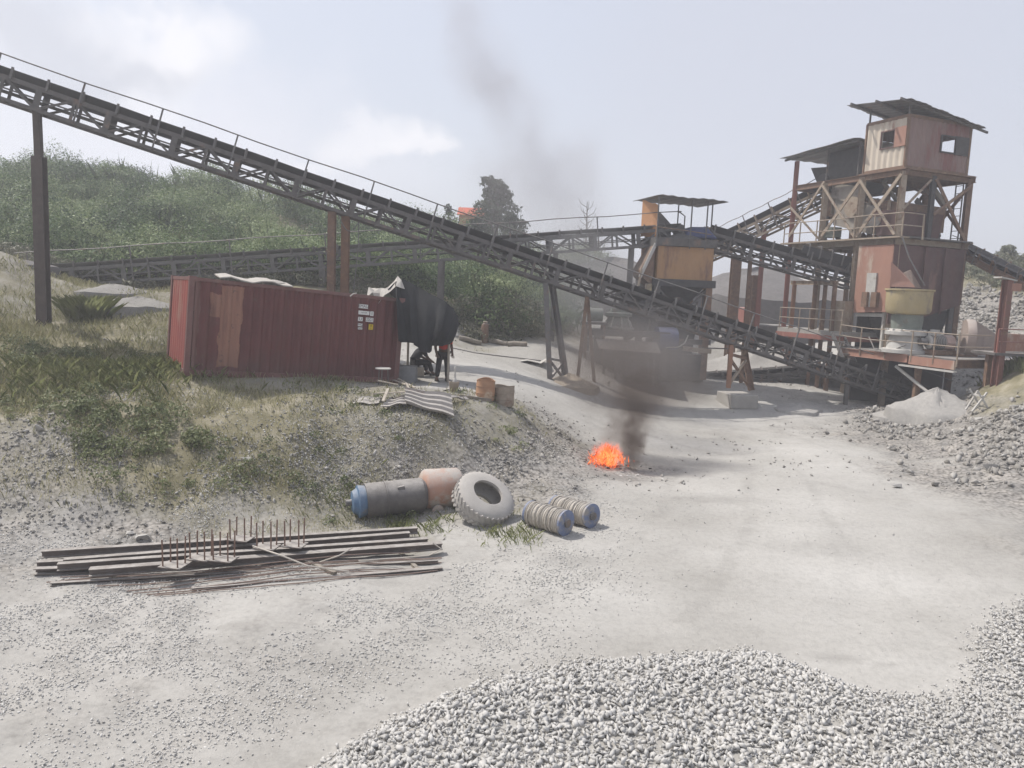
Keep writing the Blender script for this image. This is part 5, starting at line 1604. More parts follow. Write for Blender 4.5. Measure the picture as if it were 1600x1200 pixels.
# machinery and posts in the haze between hopper and tower
for i, (px, py0, py1, Y, w, m, lab) in enumerate(((1142, 398, 520, 44, .5, RUST, 'thick rusty post standing in haze between hopper and tower, left one'), (1172, 430, 545, 45, .45, RUST, 'thick rusty post standing in haze between hopper and tower, right one'))):
    a_, b_ = P(px, py1, Y), P(px, py0, Y)
    g_ = Vector((a_.x, a_.y, gz(a_.x, a_.y) - .1))
    o = MB().ibeam(g_, Vector((a_.x, a_.y, b_.z)), w, w, .05).build('rusty_post', m, loc=g_); tag(o, lab, 'post', 'rusty posts behind the hopper')
sl = P(1190, 500, 47)
t = empty('parked_loader', 'grey machine with a small red cab, faint in the dust behind', 'machine', Vector((sl.x, sl.y, gz(sl.x, sl.y))))
g0 = gz(sl.x, sl.y)
MB().box((sl.x + .6, sl.y + 1, g0 + 1.6), (3.2, 2.2, 1.6)).build('body', STEEL2, t, bevel=.1)
MB().box((sl.x - .6, sl.y + .6, g0 + 2.9), (1.0, 1.4, 1.0)).build('cab', REDSTEEL, t, bevel=.08)
for dx in (-.7, 1.8): MB().lathe((sl.x + dx, sl.y - .2, g0 + .65), (0, 1, 0), [(0, .2), (0, .6), (.12, .7), (.5, .7), (.6, .6), (.6, .2)], 20).build('wheel', TYRE, t, True)


def pile(name, label, base, rad, h, mat, seed, cat='stone pile', n=40):
    """a poured heap of crushed stone: cone with a lumpy skin"""
    r = np.random.default_rng(seed)
    mb = MB()
    rings = 12
    g = []
    ph = r.uniform(0, 6.28, 4)
    for i in range(rings + 1):
        f = i / rings
        row = []
        for j in range(n):
            a = 2 * math.pi * j / n
            rr = rad * f * (1 + .13 * math.sin(a * 2 + ph[0]) + .07 * math.sin(a * 5 + ph[1]))
            x_, y_ = base.x + rr * math.cos(a), base.y + rr * math.sin(a)
            z_ = base.z + h * (1 - f) ** (.9) - .12 * h * max(0, .2 - f)
            z_ += r.normal(0, .03 * h) * (f > 0) + .05 * h * math.sin(a * 3 + f * 5 + ph[2])
            if f > .97: z_ = gz(x_, y_) - .25
            row.append(Vector((x_, y_, z_)))
        g.append(row)
    vs = [p for row in g for p in row]
    fs = [(i * n + j, i * n + (j + 1) % n, (i + 1) * n + (j + 1) % n, (i + 1) * n + j) for i in range(rings) for j in range(n)]
    mb._add(vs, fs)
    o = mb.build(name, mat, loc=base, smooth=True)
    return tag(o, label, cat)


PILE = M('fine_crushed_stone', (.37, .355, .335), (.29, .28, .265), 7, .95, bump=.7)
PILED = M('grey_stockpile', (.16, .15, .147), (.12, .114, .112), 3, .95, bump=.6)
PILEM = M('weathered_gravel', (.27, .258, .24), (.20, .19, .175), 5, .95, bump=.7)
b = on_ground(1478, 652); pt = P(1466, 613, b.y + .6)
pile('stone_pile', 'pointed grey stone pile below the crusher platform', Vector((b.x + .1, b.y + 1.0, b.z - .1)), 1.75, pt.z - b.z + .25, PILE, 1)
b = on_ground(1420, 655); pile('stone_pile', 'low lumpy stone pile left of the pointed one', Vector((b.x, b.y + .5, b.z - .05)), 1.25, .42, PILE, 2)
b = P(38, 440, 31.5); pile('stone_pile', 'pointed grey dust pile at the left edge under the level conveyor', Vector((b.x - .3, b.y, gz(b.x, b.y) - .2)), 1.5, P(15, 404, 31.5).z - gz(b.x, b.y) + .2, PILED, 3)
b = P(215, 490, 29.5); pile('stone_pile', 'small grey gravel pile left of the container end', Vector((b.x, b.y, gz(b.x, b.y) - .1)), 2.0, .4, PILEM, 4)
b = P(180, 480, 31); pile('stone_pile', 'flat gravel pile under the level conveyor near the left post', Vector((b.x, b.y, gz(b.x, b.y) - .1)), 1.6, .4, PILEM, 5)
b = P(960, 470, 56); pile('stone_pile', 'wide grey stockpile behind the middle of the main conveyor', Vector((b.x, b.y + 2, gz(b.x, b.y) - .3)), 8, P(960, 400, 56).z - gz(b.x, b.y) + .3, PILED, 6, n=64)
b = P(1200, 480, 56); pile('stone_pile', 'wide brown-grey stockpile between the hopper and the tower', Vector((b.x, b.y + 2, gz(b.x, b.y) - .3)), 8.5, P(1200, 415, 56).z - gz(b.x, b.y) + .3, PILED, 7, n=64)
b = P(1190, 560, 42.5); pile('stone_pile', 'sunlit low stone pile behind the low conveyor', Vector((b.x, b.y, gz(b.x, b.y) - .1)), 3.6, 1.9, PILE, 8)
b = P(1340, 560, 42); pile('stone_pile', 'low stone pile under the lower deck of the tower', Vector((b.x, b.y, gz(b.x, b.y) - .1)), 2.8, 1.5, PILE, 9)
b = on_ground(1245, 638); pile('stone_pile', 'small shaded heap in front of the low conveyor', Vector((b.x, b.y, b.z - .05)), 1.2, .28, PILE, 10)
b = on_ground(890, 605); pile('stone_pile', 'small brown earth heap left of the shed', Vector((b.x, b.y + .5, b.z - .05)), 1.2, .55, M('brown_earth', (.34, .29, .23), (.25, .21, .165), 5, .95, bump=.6), 12)


# ------------------------------------------------------------------ red container
c0, c1 = P(287, 587, 20.0), P(622, 599, 23.5)
ex = (c1 - c0).normalized()
ey = Vector((0, 0, 1)).cross(ex).normalized()
ez = ex.cross(ey).normalized()
CL = (c1 - c0).length
KR = Matrix((ex, ey, ez)).transposed()
KH, KD = 2.60, 2.44


def K(a, b, c):
    return c0 + ex * a + ey * b + ez * c


def container_paint():
    m, nt, out = nodes_of('container_red_paint')
    b = nt.nodes.new('ShaderNodeBsdfPrincipled')
    t = nt.nodes.new('ShaderNodeTexCoord'); v = t.outputs['Object']
    c = ramp(nt, noise(nt, v, .9, 7, .6), [(.3, (.10, .032, .031)), (.55, (.13, .041, .038)), (.75, (.105, .048, .043))])
    sx = nt.nodes.new('ShaderNodeSeparateXYZ')
    w = nt.nodes.new('ShaderNodeTexNoise'); w.inputs['Scale'].default_value = 2.6; w.inputs['Detail'].default_value = 6
    nt.links.new(v, w.inputs['Vector'])
    vm = nt.nodes.new('ShaderNodeVectorMath'); vm.operation = 'MULTIPLY_ADD'
    nt.links.new(w.outputs['Color'], vm.inputs[0]); vm.inputs[1].default_value = (.26, 0, .26); nt.links.new(v, vm.inputs[2])
    nt.links.new(vm.outputs[0], sx.inputs[0])

    def band(sock, lo, hi):
        a = nt.nodes.new('ShaderNodeMath'); a.operation = 'GREATER_THAN'; nt.links.new(sock, a.inputs[0]); a.inputs[1].default_value = lo
        d = nt.nodes.new('ShaderNodeMath'); d.operation = 'LESS_THAN'; nt.links.new(sock, d.inputs[0]); d.inputs[1].default_value = hi
        e = nt.nodes.new('ShaderNodeMath'); e.operation = 'MULTIPLY'; nt.links.new(a.outputs[0], e.inputs[0]); nt.links.new(d.outputs[0], e.inputs[1])
        return e.outputs[0]

    def both(p, q):
        e = nt.nodes.new('ShaderNodeMath'); e.operation = 'MULTIPLY'; nt.links.new(p, e.inputs[0]); nt.links.new(q, e.inputs[1]); return e.outputs[0]
    c = mixc(nt, both(band(sx.outputs[0], .95, 1.52), band(sx.outputs[2], .42, 2.58)), c, (.27, .135, .095))
    c = mixc(nt, both(band(sx.outputs[0], .70, .96), band(sx.outputs[2], 1.75, 2.35)), c, (.25, .125, .09))
    c = mixc(nt, both(band(sx.outputs[0], -.2, .42), band(sx.outputs[2], -.2, 2.8)), c, (.15, .075, .065))
    mpz = nt.nodes.new('ShaderNodeMapping'); mpz.inputs['Scale'].default_value = (1, 1, .12); nt.links.new(v, mpz.inputs[0])
    runs = ramp(nt, noise(nt, mpz.outputs[0], 3.5, 6, .7), [(.52, (0, 0, 0)), (.70, (.75, .75, .75))])
    c = mixc(nt, runs, c, (.10, .042, .034))
    rust = ramp(nt, noise(nt, v, 5, 8, .75), [(.58, (0, 0, 0)), (.66, (1, 1, 1))])
    c = mixc(nt, rust, c, (.12, .065, .05))
    lo = nt.nodes.new('ShaderNodeMapRange'); nt.links.new(sx.outputs[2], lo.inputs[0])
    lo.inputs[1].default_value = .9; lo.inputs[2].default_value = .2; lo.inputs[3].default_value = 0; lo.inputs[4].default_value = .45
    c = mixc(nt, lo.outputs[0], c, (.12, .08, .07))
    nt.links.new(c, b.inputs['Base Color'])
    b.inputs['Roughness'].default_value = .65
    b.inputs['Specular IOR Level'].default_value = .3
    bp = nt.nodes.new('ShaderNodeBump'); bp.inputs['Strength'].default_value = .2; bp.inputs['Distance'].default_value = .02
    nt.links.new(noise(nt, v, 3, 5, .6), bp.inputs['Height']); nt.links.new(bp.outputs[0], b.inputs['Normal'])
    nt.links.new(b.outputs[0], out.inputs[0])
    return m


KRED = container_paint()
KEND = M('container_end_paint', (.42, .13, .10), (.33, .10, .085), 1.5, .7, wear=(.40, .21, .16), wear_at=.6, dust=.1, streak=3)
KFR = M('container_frame_paint', (.17, .065, .055), (.12, .05, .045), 2, .7, wear=(.20, .11, .08), wear_at=.6, dust=.5)
kc = empty('shipping_container', 'dull red corrugated shipping container with an orange-brown paint patch', 'container', c0.copy(), KR)


def kcorr(a0, a1, fix, nrm_axis, per=.278, depth=.05, h0=.16, h1=KH - .1):
    """corrugated container wall running in local x (nrm_axis 'y') or local y ('x')"""
    mb = MB()
    L = a1 - a0
    k = int(L / per)
    us = []
    for i in range(k):
        for f, d_ in ((0, 0), (.26, 0), (.5, 1), (.76, 1)): us.append((a0 + L * (i + f) / k, d_ * depth))
    us.append((a1, 0))
    g = []
    for c_ in (h0, h1):
        g.append([K(u_, fix + d_, c_) if nrm_axis == 'y' else K(fix + d_, u_, c_) for u_, d_ in us])
    return mb.sheet(g, .012, ey if nrm_axis == 'y' else ex)


kcorr(.16, CL - .12, .03, 'y').build('long_side', KRED, kc)
kcorr(.16, CL - .12, KD - .08, 'y').build('long_side', KRED, kc)
kcorr(.10, KD - .1, .03, 'x').build('end_wall', KEND, kc)
MB().sheet([[K(.05 + (CL - .1) * i / 44, b, KH - .02 + .02 * (i % 2)) for b in (.06, KD / 2, KD - .06)] for i in range(45)], .012, ez).build('roof', KFR, kc)
MB().plate([K(.05, .05, .15), K(CL - .05, .05, .15), K(CL - .05, KD - .05, .15), K(.05, KD - .05, .15)], .05, ez).build('floor', DARK, kc)
for a, b in ((.07, .07), (CL - .07, .07), (.07, KD - .07), (CL - .07, KD - .07)):
    MB().bar(K(a, b, 0), K(a, b, KH), .14, .14, ey).build('corner_post', KFR, kc)
for b in (.05, KD - .05):
    MB().bar(K(.14, b, .08), K(CL - .14, b, .08), .08, .16, ez).build('bottom_rail', KFR, kc)
    MB().bar(K(.14, b, KH - .05), K(CL - .14, b, KH - .05), .07, .09, ez).build('top_rail', KFR, kc)
for a in (.05, CL - .05):
    MB().bar(K(a, .14, .08), K(a, KD - .14, .08), .08, .16, ez).build('bottom_rail', KFR, kc)
    MB().bar(K(a, .14, KH - .05), K(a, KD - .14, KH - .05), .08, .09, ez).build('top_rail', KFR, kc)
for a, b in ((.09, .09), (CL - .09, .09), (.09, KD - .09), (CL - .09, KD - .09)):
    for z_ in (.06, KH - .05): MB().box(K(a, b, z_), (.19, .19, .13), KR).build('corner_casting', KFR, kc)
for b, ang in ((.08, 62), (KD - .08, 100)):      # open doors at the far end
    d_ = (ex * math.cos(R(ang)) + ey * math.sin(R(ang)) * (1 if b > 1 else -.35)).normalized()
    if b > 1: MB().plate([K(CL, b, .15), K(CL, b, .15) + d_ * 1.15, K(CL, b, KH - .12) + d_ * 1.15, K(CL, b, KH - .12)], .05, d_.cross(ez)).build('door', KRED, kc)


def sticker(px0, py0, px1, py1, text, mat=GLASSWHITE):
    n = -ey
    pa, pb_ = hit(px0, py0, K(0, -.004, 0), ey), hit(px1, py1, K(0, -.004, 0), ey)
    a0_, a1_ = (pa - c0).dot(ex), (pb_ - c0).dot(ex)
    z0_, z1_ = (pb_ - c0).dot(ez), (pa - c0).dot(ez)
    s = MB().plate([K(a0_, -.004, z0_), K(a1_, -.004, z0_), K(a1_, -.004, z1_), K(a0_, -.004, z1_)], .008, n).build('sticker', mat, kc)
    if text:
        cu = bpy.data.curves.new('lettering', 'FONT')
        cu.body = text; cu.align_x = 'CENTER'; cu.align_y = 'CENTER'
        cu.size = (z1_ - z0_) * 1.02 if len(text) < 7 else (z1_ - z0_) * .45
        cu.extrude = .001
        fo = bpy.data.objects.new('lettering', cu)
        cu.materials.append(INK)
        col.objects.link(fo)
        bpy.context.view_layer.update()
        me_ = bpy.data.meshes.new_from_object(fo.evaluated_get(bpy.context.evaluated_depsgraph_get()))
        bpy.data.objects.remove(fo)
        o = bpy.data.objects.new('lettering', me_)
        col.objects.link(o)
        o.parent = s
        w = (a1_ - a0_) / max(.01, .62 * cu.size * max(len(l_) for l_ in text.split('\n')))
        o.matrix_parent_inverse = Matrix()
        o.location = Vector(((a0_ + a1_) / 2, -.007, (z0_ + z1_) / 2 + .0))
        o.rotation_euler = (R(90), 0, 0)
        o.scale = (min(1.15, w), 1, 1)
        o['label'] = 'black lettering on a white sticker'
    return s


sticker(561, 475, 575, 482.5, 'EMAU')
sticker(560.5, 485, 577, 492.5, '102 509')
sticker(578.8, 486.5, 583.5, 494, '1')
sticker(560, 495, 566.5, 502, 'U')
sticker(572, 496, 583, 503.5, '22G1')
sticker(559.5, 505, 566.2, 510, 'MG')
sticker(559.5, 511, 566, 515, 'NET')
sticker(576.5, 506.5, 582.5, 515.5, '!', STICKYELLOW)

# things on the container roof
o = MB().sheet([[K(.75 + .28 * i, -.06 + .22 * j, KH + .06 + .05 * math.sin(i * 1.7) + .03 * j) for j in range(4)] for i in range(8)], .03, ez).build('roof_sheet', GREYCLOTH, loc=K(1.5, 0, KH)); tag(o, 'pale crumpled sheet lying along the container roof edge', 'sheet')
o = MB().lathe(K(2.35, .5, KH), ez, [(0, .3), (.08, .33), (.14, .2), (.16, .02)], 14).build('sack', GREYCLOTH, loc=K(2.35, .5, KH)); tag(o, 'small grey sack on the container roof', 'sack')

# black tarpaulin hung off the container as a lean-to
tp = P(622, 440, 22.7)


def tarp_pt(px, py, Y): return P(px, py, Y + .55)


top_line = [(606, 452, 22.9), (618, 440, 23.2), (632, 437, 23.4), (650, 447, 23.4), (672, 459, 23.3), (694, 470, 23.2), (708, 482, 23.2), (715, 496, 23.4)]
bot_line = [(623, 533, 22.7), (632, 535, 22.75), (646, 536, 22.8), (655, 547, 22.75), (672, 552, 22.75), (675, 540, 22.8), (690, 541, 22.9), (704, 537, 23.1)]
g = []
NJ = 9
for i in range(29):
    f = i / 28 * 7; k_ = min(6, int(f)); w_ = f - k_
    a_ = tarp_pt(*top_line[k_]).lerp(tarp_pt(*top_line[k_ + 1]), w_)
    b_ = tarp_pt(*bot_line[k_]).lerp(tarp_pt(*bot_line[k_ + 1]), w_)
    if f < 1.0: a_ = tarp_pt(622, 455, 22.75).lerp(tarp_pt(*top_line[1]), f)
    a_.y -= .22 * max(0, 1 - i / 6); b_.y -= .12 * max(0, 1 - i / 6)
    row = []
    for j in range(NJ):
        v_ = j / (NJ - 1)
        p = a_.lerp(b_, v_)
        p += Vector((.03 * math.sin(i * 1.9), -.16 * math.sin(v_ * 3.1416) + .09 * math.sin(i * 1.1 + v_ * 2) * v_, 0))
        p.x += .10 * math.sin(v_ * 3.1416) * (i / 28) ** 2
        row.append(p)
    g.append(row)
tl = empty('tarpaulin', 'black tarpaulin lean-to hung from the end of the container', 'tarpaulin', P(660, 595, 23.2))
MB().sheet(g, .015, (0, -1, 0)).build('curtain', CLOTH, tl, True)
g = []
for i in range(29):
    f = i / 28 * 7; k_ = min(6, int(f)); w_ = f - k_
    a_ = tarp_pt(*top_line[k_]).lerp(tarp_pt(*top_line[k_ + 1]), w_)
    g.append([a_ + Vector((.0, .34 * j, -.07 * j - .04 * math.sin(i * .9 + j) * (j > 0))) for j in range(7)])
MB().sheet(g, .015, (0, 0, 1)).build('top_sheet', CLOTH, tl, True)
e_ = g[-1]
g = [[e_[j] + (tarp_pt(706, 536, 23.1) + Vector((-.05 * j, .34 * j, .08 * j)) - e_[j]) * (k_ / 6) + Vector((.08 * math.sin(k_ / 6 * 3.14), 0, 0)) for k_ in range(7)] for j in range(5)]
MB().sheet(g, .015, (1, 0, 0)).build('side_sheet', CLOTH, tl, True)
for px, py, Y in ((640, 450, 25.2), (700, 494, 25.2), (703, 492, 24.1)):
    p = P(px, py, Y); MB().tube([(p.x, p.y, gz(p.x, p.y) - .1), (p.x, p.y, p.z)], .04, 7).build('pole', WOOD, tl)
# pale sheet draped over the top edge
gl = [(576, 446, 23.2), (584, 447, 23.3), (594, 450, 23.4), (603, 447, 23.5), (612, 440, 23.6), (621, 431, 23.7), (628, 434, 23.8), (634, 440, 23.9)]
g = []
for i, (px, py, Y) in enumerate(gl):
    a_ = P(px, py, Y)
    g.append([a_ + Vector((-.02 * j, .16 * j + .03 * (i % 2), -.03 * j + .07 * math.sin(i * 2.2 + j * 1.5))) for j in range(6)])
    g[-1][0] += Vector((.0, -.25, -.34 + .10 * (i % 2) - .05 * (i in (2, 3))))
    g[-1][1] += Vector((.0, -.1, -.10))
o = MB().sheet(g, .012, (0, 0, 1)).build('ragged_sheet', GREYCLOTH, loc=P(600, 452, 23.4)); tag(o, 'ragged pale sheet draped where the tarpaulin meets the container', 'sheet')
o = MB().tube([P(547, 463, 22.2), P(552, 459, 22.3), P(557, 458.5, 22.4)], .02, 6).build('hooked_rod', GREYCLOTH, loc=P(552, 460, 22.3)); tag(o, 'thin pale rod poking over the container top edge', 'rod')


# ------------------------------------------------------------------ people
def skinned(name, joints, edges, radii, mat, parent, root=0, sub=2):
    me = bpy.data.meshes.new(name)
    inv = WM[parent.name].inverted()
    me.from_pydata([inv @ Vector(j) for j in joints], edges, [])
    o = bpy.data.objects.new(name, me)
    col.objects.link(o); o.parent = parent; WM[o.name] = WM[parent.name]
    me.materials.append(mat)
    o.modifiers.new('skin', 'SKIN').use_smooth_shade = True
    for i, rr in enumerate(radii):
        sv_ = me.skin_vertices[0].data[i]
        sv_.radius = (rr, rr) if not isinstance(rr, tuple) else rr
        sv_.use_root = i == root
    sm = o.modifiers.new('smooth', 'SUBSURF'); sm.levels = sub; sm.render_levels = sub
    return o


def person(label, base, face, hips, spine, neck, head, armL, armR, legL, legR, shirt, trous):
    """every argument after face is a point or chain of points relative to base, x right of the figure, y its front, z up"""
    Rz = Matrix.Rotation(face, 3, 'Z')
    t = empty('person', label, 'person', base)
    w = lambda p_: base + Rz @ Vector(p_)
    # one continuous body: pelvis root, spine, head, arms, legs
    J = [hips, spine[0], spine[1], neck, head]
    E = [(0, 1), (1, 2), (2, 3), (3, 4)]
    Rr = [.145, .135, .16, .055, .095]

    def chain(start, pts, rs):
        last = start
        for p_, r_ in zip(pts, rs):
            J.append(p_); Rr.append(r_); E.append((last, len(J) - 1)); last = len(J) - 1
        return last
    chain(2, armL, [.068, .05, .038, .036]); chain(2, armR, [.068, .05, .038, .036])
    chain(0, legL, [.092, .068, .05, .042]); chain(0, legR, [.092, .068, .05, .042])
    body = skinned('body', [w(j) for j in J], E, Rr, SKIN, t)
    # fingers
    for arm in (armL, armR):
        a_, b_ = Vector(arm[-2]), Vector(arm[-1])
        d_ = (b_ - a_).normalized(); sd = d_.cross(Vector((0, 1, .2))).normalized()
        mb = MB()
        for k, ln in enumerate((.075, .085, .08, .062)):
            o_ = b_ + sd * (.028 * (k - 1.5))
            mb.tube([w(o_), w(o_ + d_ * ln * .55), w(o_ + d_ * ln + Vector((0, .02, -.01)))], [.010, .009, .007], 6)
        mb.tube([w(b_ - d_ * .04 + sd * .045), w(b_ + sd * .075 + d_ * .03)], [.011, .008], 6)
        mb.build('fingers', SKIN, body)
    hd = Vector(head)
    MB().lathe(w(hd + Vector((0, -.012, .015))), Rz @ Vector((0, -.1, 1)), [(.0, .108), (.05, .104), (.09, .075), (.115, .02)], 18).build('hair', HAIR, t, True)
    MB().lathe(w(hd + Vector((0, .095, -.02))), Rz @ Vector((0, 1, -.2)), [(0, .022), (.03, .012), (.035, .003)], 8).build('nose', SKIN, body)
    for sx in (-1, 1):
        MB().lathe(w(hd + Vector((sx * .035, .088, .01))), Rz @ Vector((0, 1, 0)), [(0, .012), (.008, .008)], 8).build('eye', GLASSWHITE, body)
        MB().lathe(w(hd + Vector((sx * .095, 0, -.005))), Rz @ Vector((sx, 0, 0)), [(0, .03), (.018, .02)], 8).build('ear', SKIN, body)
    # clothes follow the body a little proud of it
    up = lambda v_: tuple(v_)
    SJ = [Vector(hips) + Vector((0, 0, .05)), Vector(spine[0]), Vector(spine[1]), Vector(neck).lerp(Vector(spine[1]), .45)]
    SE = [(0, 1), (1, 2), (2, 3)]; SR = [.165, .155, .182, .10]
    for arm in (armL, armR):
        SJ += [Vector(arm[0]), Vector(arm[0]).lerp(Vector(arm[1]), .75)]
        k = len(SJ); SE += [(2, k - 2), (k - 2, k - 1)]; SR += [.088, .072]
    skinned('shirt', [w(j) for j in SJ], SE, SR, shirt, t)
    TJ = [Vector(hips)]; TE = []; TRr = [.165]
    for lg in (legL, legR):
        TJ += [Vector(lg[0]), Vector(lg[1]), Vector(lg[1]).lerp(Vector(lg[2]), .9)]
        k = len(TJ); TE += [(0, k - 3), (k - 3, k - 2), (k - 2, k - 1)]; TRr += [.115, .09, .078]
    skinned('trousers', [w(j) for j in TJ], TE, TRr, trous, t)
    for lg in (legL, legR):
        f_ = Vector(lg[-1]); a_ = Vector(lg[-2])
        MB().hexa([w(a_ + Vector(q)) for q in ((-.05, -.09, -.10), (.05, -.09, -.10), (.055, .17, -.10), (-.055, .17, -.10), (-.045, -.08, -.0), (.045, -.08, -.0), (.04, .13, -.05), (-.04, .13, -.05))]).build('shoe', HAIR, t, bevel=.02)
    return t


b = on_ground(689, 598); b = Vector((b.x, b.y + .45, gz(b.x, b.y + .45)))
person('standing person in a red shirt and dark trousers under the tarpaulin edge', b, R(205), (0, 0, .92), ((0, .0, 1.1), (0, .01, 1.36)), (0, .02, 1.5), (0, .05, 1.63),
       [(-.2, 0, 1.38), (-.27, .02, 1.1), (-.25, .16, .9), (-.24, .22, .84)], [(.2, 0, 1.38), (.28, .03, 1.1), (.27, .15, .9), (.26, .2, .84)],
       [(-.1, 0, .86), (-.13, .05, .48), (-.16, -.02, .1), (-.17, .14, .05)], [(.1, 0, .86), (.14, -.02, .48), (.17, -.06, .1), (.19, .1, .05)], SHIRTRED, TROUSERS)
b = on_ground(648, 590); b = Vector((b.x, b.y + .5, gz(b.x, b.y + .5)))
person('crouched person in dark clothes sitting in the tarpaulin shade', b, R(-62), (0, -.15, .42), ((0, -.06, .60), (0, .12, .82)), (0, .2, .93), (0, .27, 1.04),
       [(-.19, .14, .83), (-.26, .26, .60), (-.2, .45, .50), (-.18, .52, .46)], [(.19, .14, .83), (.26, .28, .60), (.18, .47, .48), (.16, .54, .44)],
       [(-.11, -.05, .43), (-.17, .33, .47), (-.15, .4, .1), (-.15, .55, .05)], [(.11, -.05, .43), (.18, .35, .46), (.17, .48, .1), (.17, .62, .05)], SHIRTDARK, TROUSERS)
o = MB().box((b.x + .0, b.y - .15, b.z + .15), (.42, .4, .3), Matrix.Rotation(R(-60), 3, 'Z')).build('seat_block', WOOD, loc=Vector((b.x, b.y - .15, b.z)), bevel=.02); tag(o, 'wooden block the crouched person sits on', 'block')

# concrete block at the container corner
b = on_ground(636, 597)
t = MB().hexa([b + Vector(q) for q in ((-.32, -.2, -.05), (.3, -.2, -.05), (.3, .25, -.05), (-.32, .25, -.05), (-.30, -.18, .52), (.29, -.18, .50), (.29, .24, .50), (-.30, .24, .52))]).build('concrete_block', BLOCKGREY, bevel=.02, loc=b)
tag(t, 'grey concrete block standing at the open end of the container', 'block')
# round stool
b = on_ground(598, 602)
t = empty('stool', 'round-topped metal stool with three thin legs by the container', 'stool', b)
MB().lathe(b + Vector((0, 0, .46)), (0, 0, 1), [(0, .22), (.03, .23), (.04, .21)], 22).build('seat', PALE, t)
for k in range(3):
    a = k * 2.09 + .5; MB().tube([b + Vector((.14 * math.cos(a), .14 * math.sin(a), .46)), b + Vector((.17 * math.cos(a), .17 * math.sin(a), -.03))], .018, 6).build('leg', STEEL2, t)

# tin with a rag standing on it
b = on_ground(709, 612)
t = empty('paint_tin', 'small grey tin bucket beside the tarpaulin shade', 'bucket', b)
MB().lathe(b, (0, 0, 1), [(-.03, .10), (.0, .12), (.25, .15), (.27, .155), (.27, .13), (.05, .11)], 18).build('body', GREYDRUM, t, True)
o = MB().lathe(b + Vector((.02, 0, .27)), (0, 0, 1), [(0, .07), (.08, .05), (.1, .03), (.3, .028), (.42, .03), (.45, .01)], 12).build('bottle', PALE, loc=b + Vector((.02, 0, .27))); tag(o, 'pale slim bottle standing on the small tin bucket', 'bottle')


def drum(name, label, b, r_, h, mat, tilt=0, dent=.02, seed=1):
    t = empty(name, label, 'drum', b)
    n = 26
    rg = np.random.default_rng(seed); ph = rg.uniform(0, 6, 3)
    Mx = Matrix.Rotation(tilt, 3, 'Y')
    prof = [(-.04, .97), (0, 1), (.3, 1.0), (.32, 1.035), (.36, 1.0), (.64, 1), (.66, 1.035), (.70, 1), (.97, 1), (.985, 1.03), (1.0, 1.02), (.99, .95), (.10, .94)]
    vs, fs = [], []
    for i, (d_, k_) in enumerate(prof):
        for j in range(n):
            a = 6.2832 * j / n
            rr = r_ * k_ * (1 + dent * math.sin(2 * a + ph[0] + d_ * 3) + dent * .5 * math.sin(5 * a + ph[1]))
            zt_ = h * d_ * (1 + (.06 * math.sin(a * 2 + ph[2]) if d_ > .9 else 0))
            vs.append(b + Mx @ Vector((rr * math.cos(a), rr * math.sin(a), zt_)))
    for i in range(len(prof) - 1):
        for j in range(n): fs.append((i * n + j, i * n + (j + 1) % n, (i + 1) * n + (j + 1) % n, (i + 1) * n + j))
    fs.append(tuple((len(prof) - 1) * n + j for j in range(n)))
    mb = MB(); mb._add(vs, fs); mb.build('shell', mat, t, True)
    mb = MB(); mb.lathe(b + Vector((0, 0, h * .12)), (0, 0, 1), [(0, r_ * .9), (.04, r_ * .9)], 20); mb.build('ash', PILED, t)
    return t


b = on_ground(757, 624); drum('oil_drum', 'rusty orange-brown cut drum, left of the pair on the terrace', Vector((b.x, b.y + .15, b.z - .03)), .27, .58, RUSTDRUM, R(2), seed=3)
b = on_ground(787, 633); drum('oil_drum', 'grey rust-streaked cut drum, right of the pair on the terrace', Vector((b.x, b.y + .2, b.z - .03)), .31, .56, GREYDRUM, R(-2), .035, seed=5)

# gas cylinder and logs at the foot of the hill
b = on_ground(757, 536)
t = empty('gas_cylinder', 'tall brown gas cylinder standing upright at the foot of the hill', 'gas cylinder', b)
hh = P(757, 504, b.y).z - b.z
MB().lathe(b, (0, 0, 1), [(-.05, .15), (0, .17), (hh * .86, .17), (hh * .94, .14), (hh, .06)], 20).build('body', RUST, t, True)
MB().lathe(b + Vector((0, 0, hh * .97)), (0, 0, 1), [(0, .09), (.06, .11), (.1, .05)], 12).build('cap', RUSTY_TAN, t, True)
for px0, py0, px1, py1, rr, lab in ((717, 531, 752, 539, .11, 'straight grey log lying left of the gas cylinder'), (765, 535, 792, 540, .10, 'grey log lying just right of the gas cylinder'), (793, 542, 823, 542, .12, 'thick short grey log at the right end of the row')):
    a_, b_ = on_ground(px0, py0), on_ground(px1, py1)
    a_.z += rr * .8; b_.z += rr * .8
    o = MB().tube([a_, a_.lerp(b_, .35) + Vector((0, .03, .02)), a_.lerp(b_, .7), b_], [rr, rr * 1.06, rr * .97, rr * .93], 12).build('log', LOG, loc=a_, smooth=True); tag(o, lab, 'log', 'logs at the foot of the hill')
b = on_ground(712, 524); pile('earth_heap', 'small pale heap of earth beside the tarpaulin edge', Vector((b.x, b.y + .5, b.z - .05)), .75, .55, PILE, 21, 'heap')
a_, b_ = on_ground(707, 545), on_ground(845, 566)
mid = a_.lerp(b_, .5); mid.z = gz(mid.x, mid.y)
o = MB().tube([v_ + Vector((0, 0, .03)) for v_ in (a_, a_.lerp(mid, .5) + Vector((0, 0, gz(*a_.lerp(mid, .5)[:2]) - a_.lerp(mid, .5).z)), mid, b_)], .022, 6).build('hose', STEEL2, loc=a_); tag(o, 'thin dark hose lying across the pale path', 'hose')
b = on_ground(828, 566)
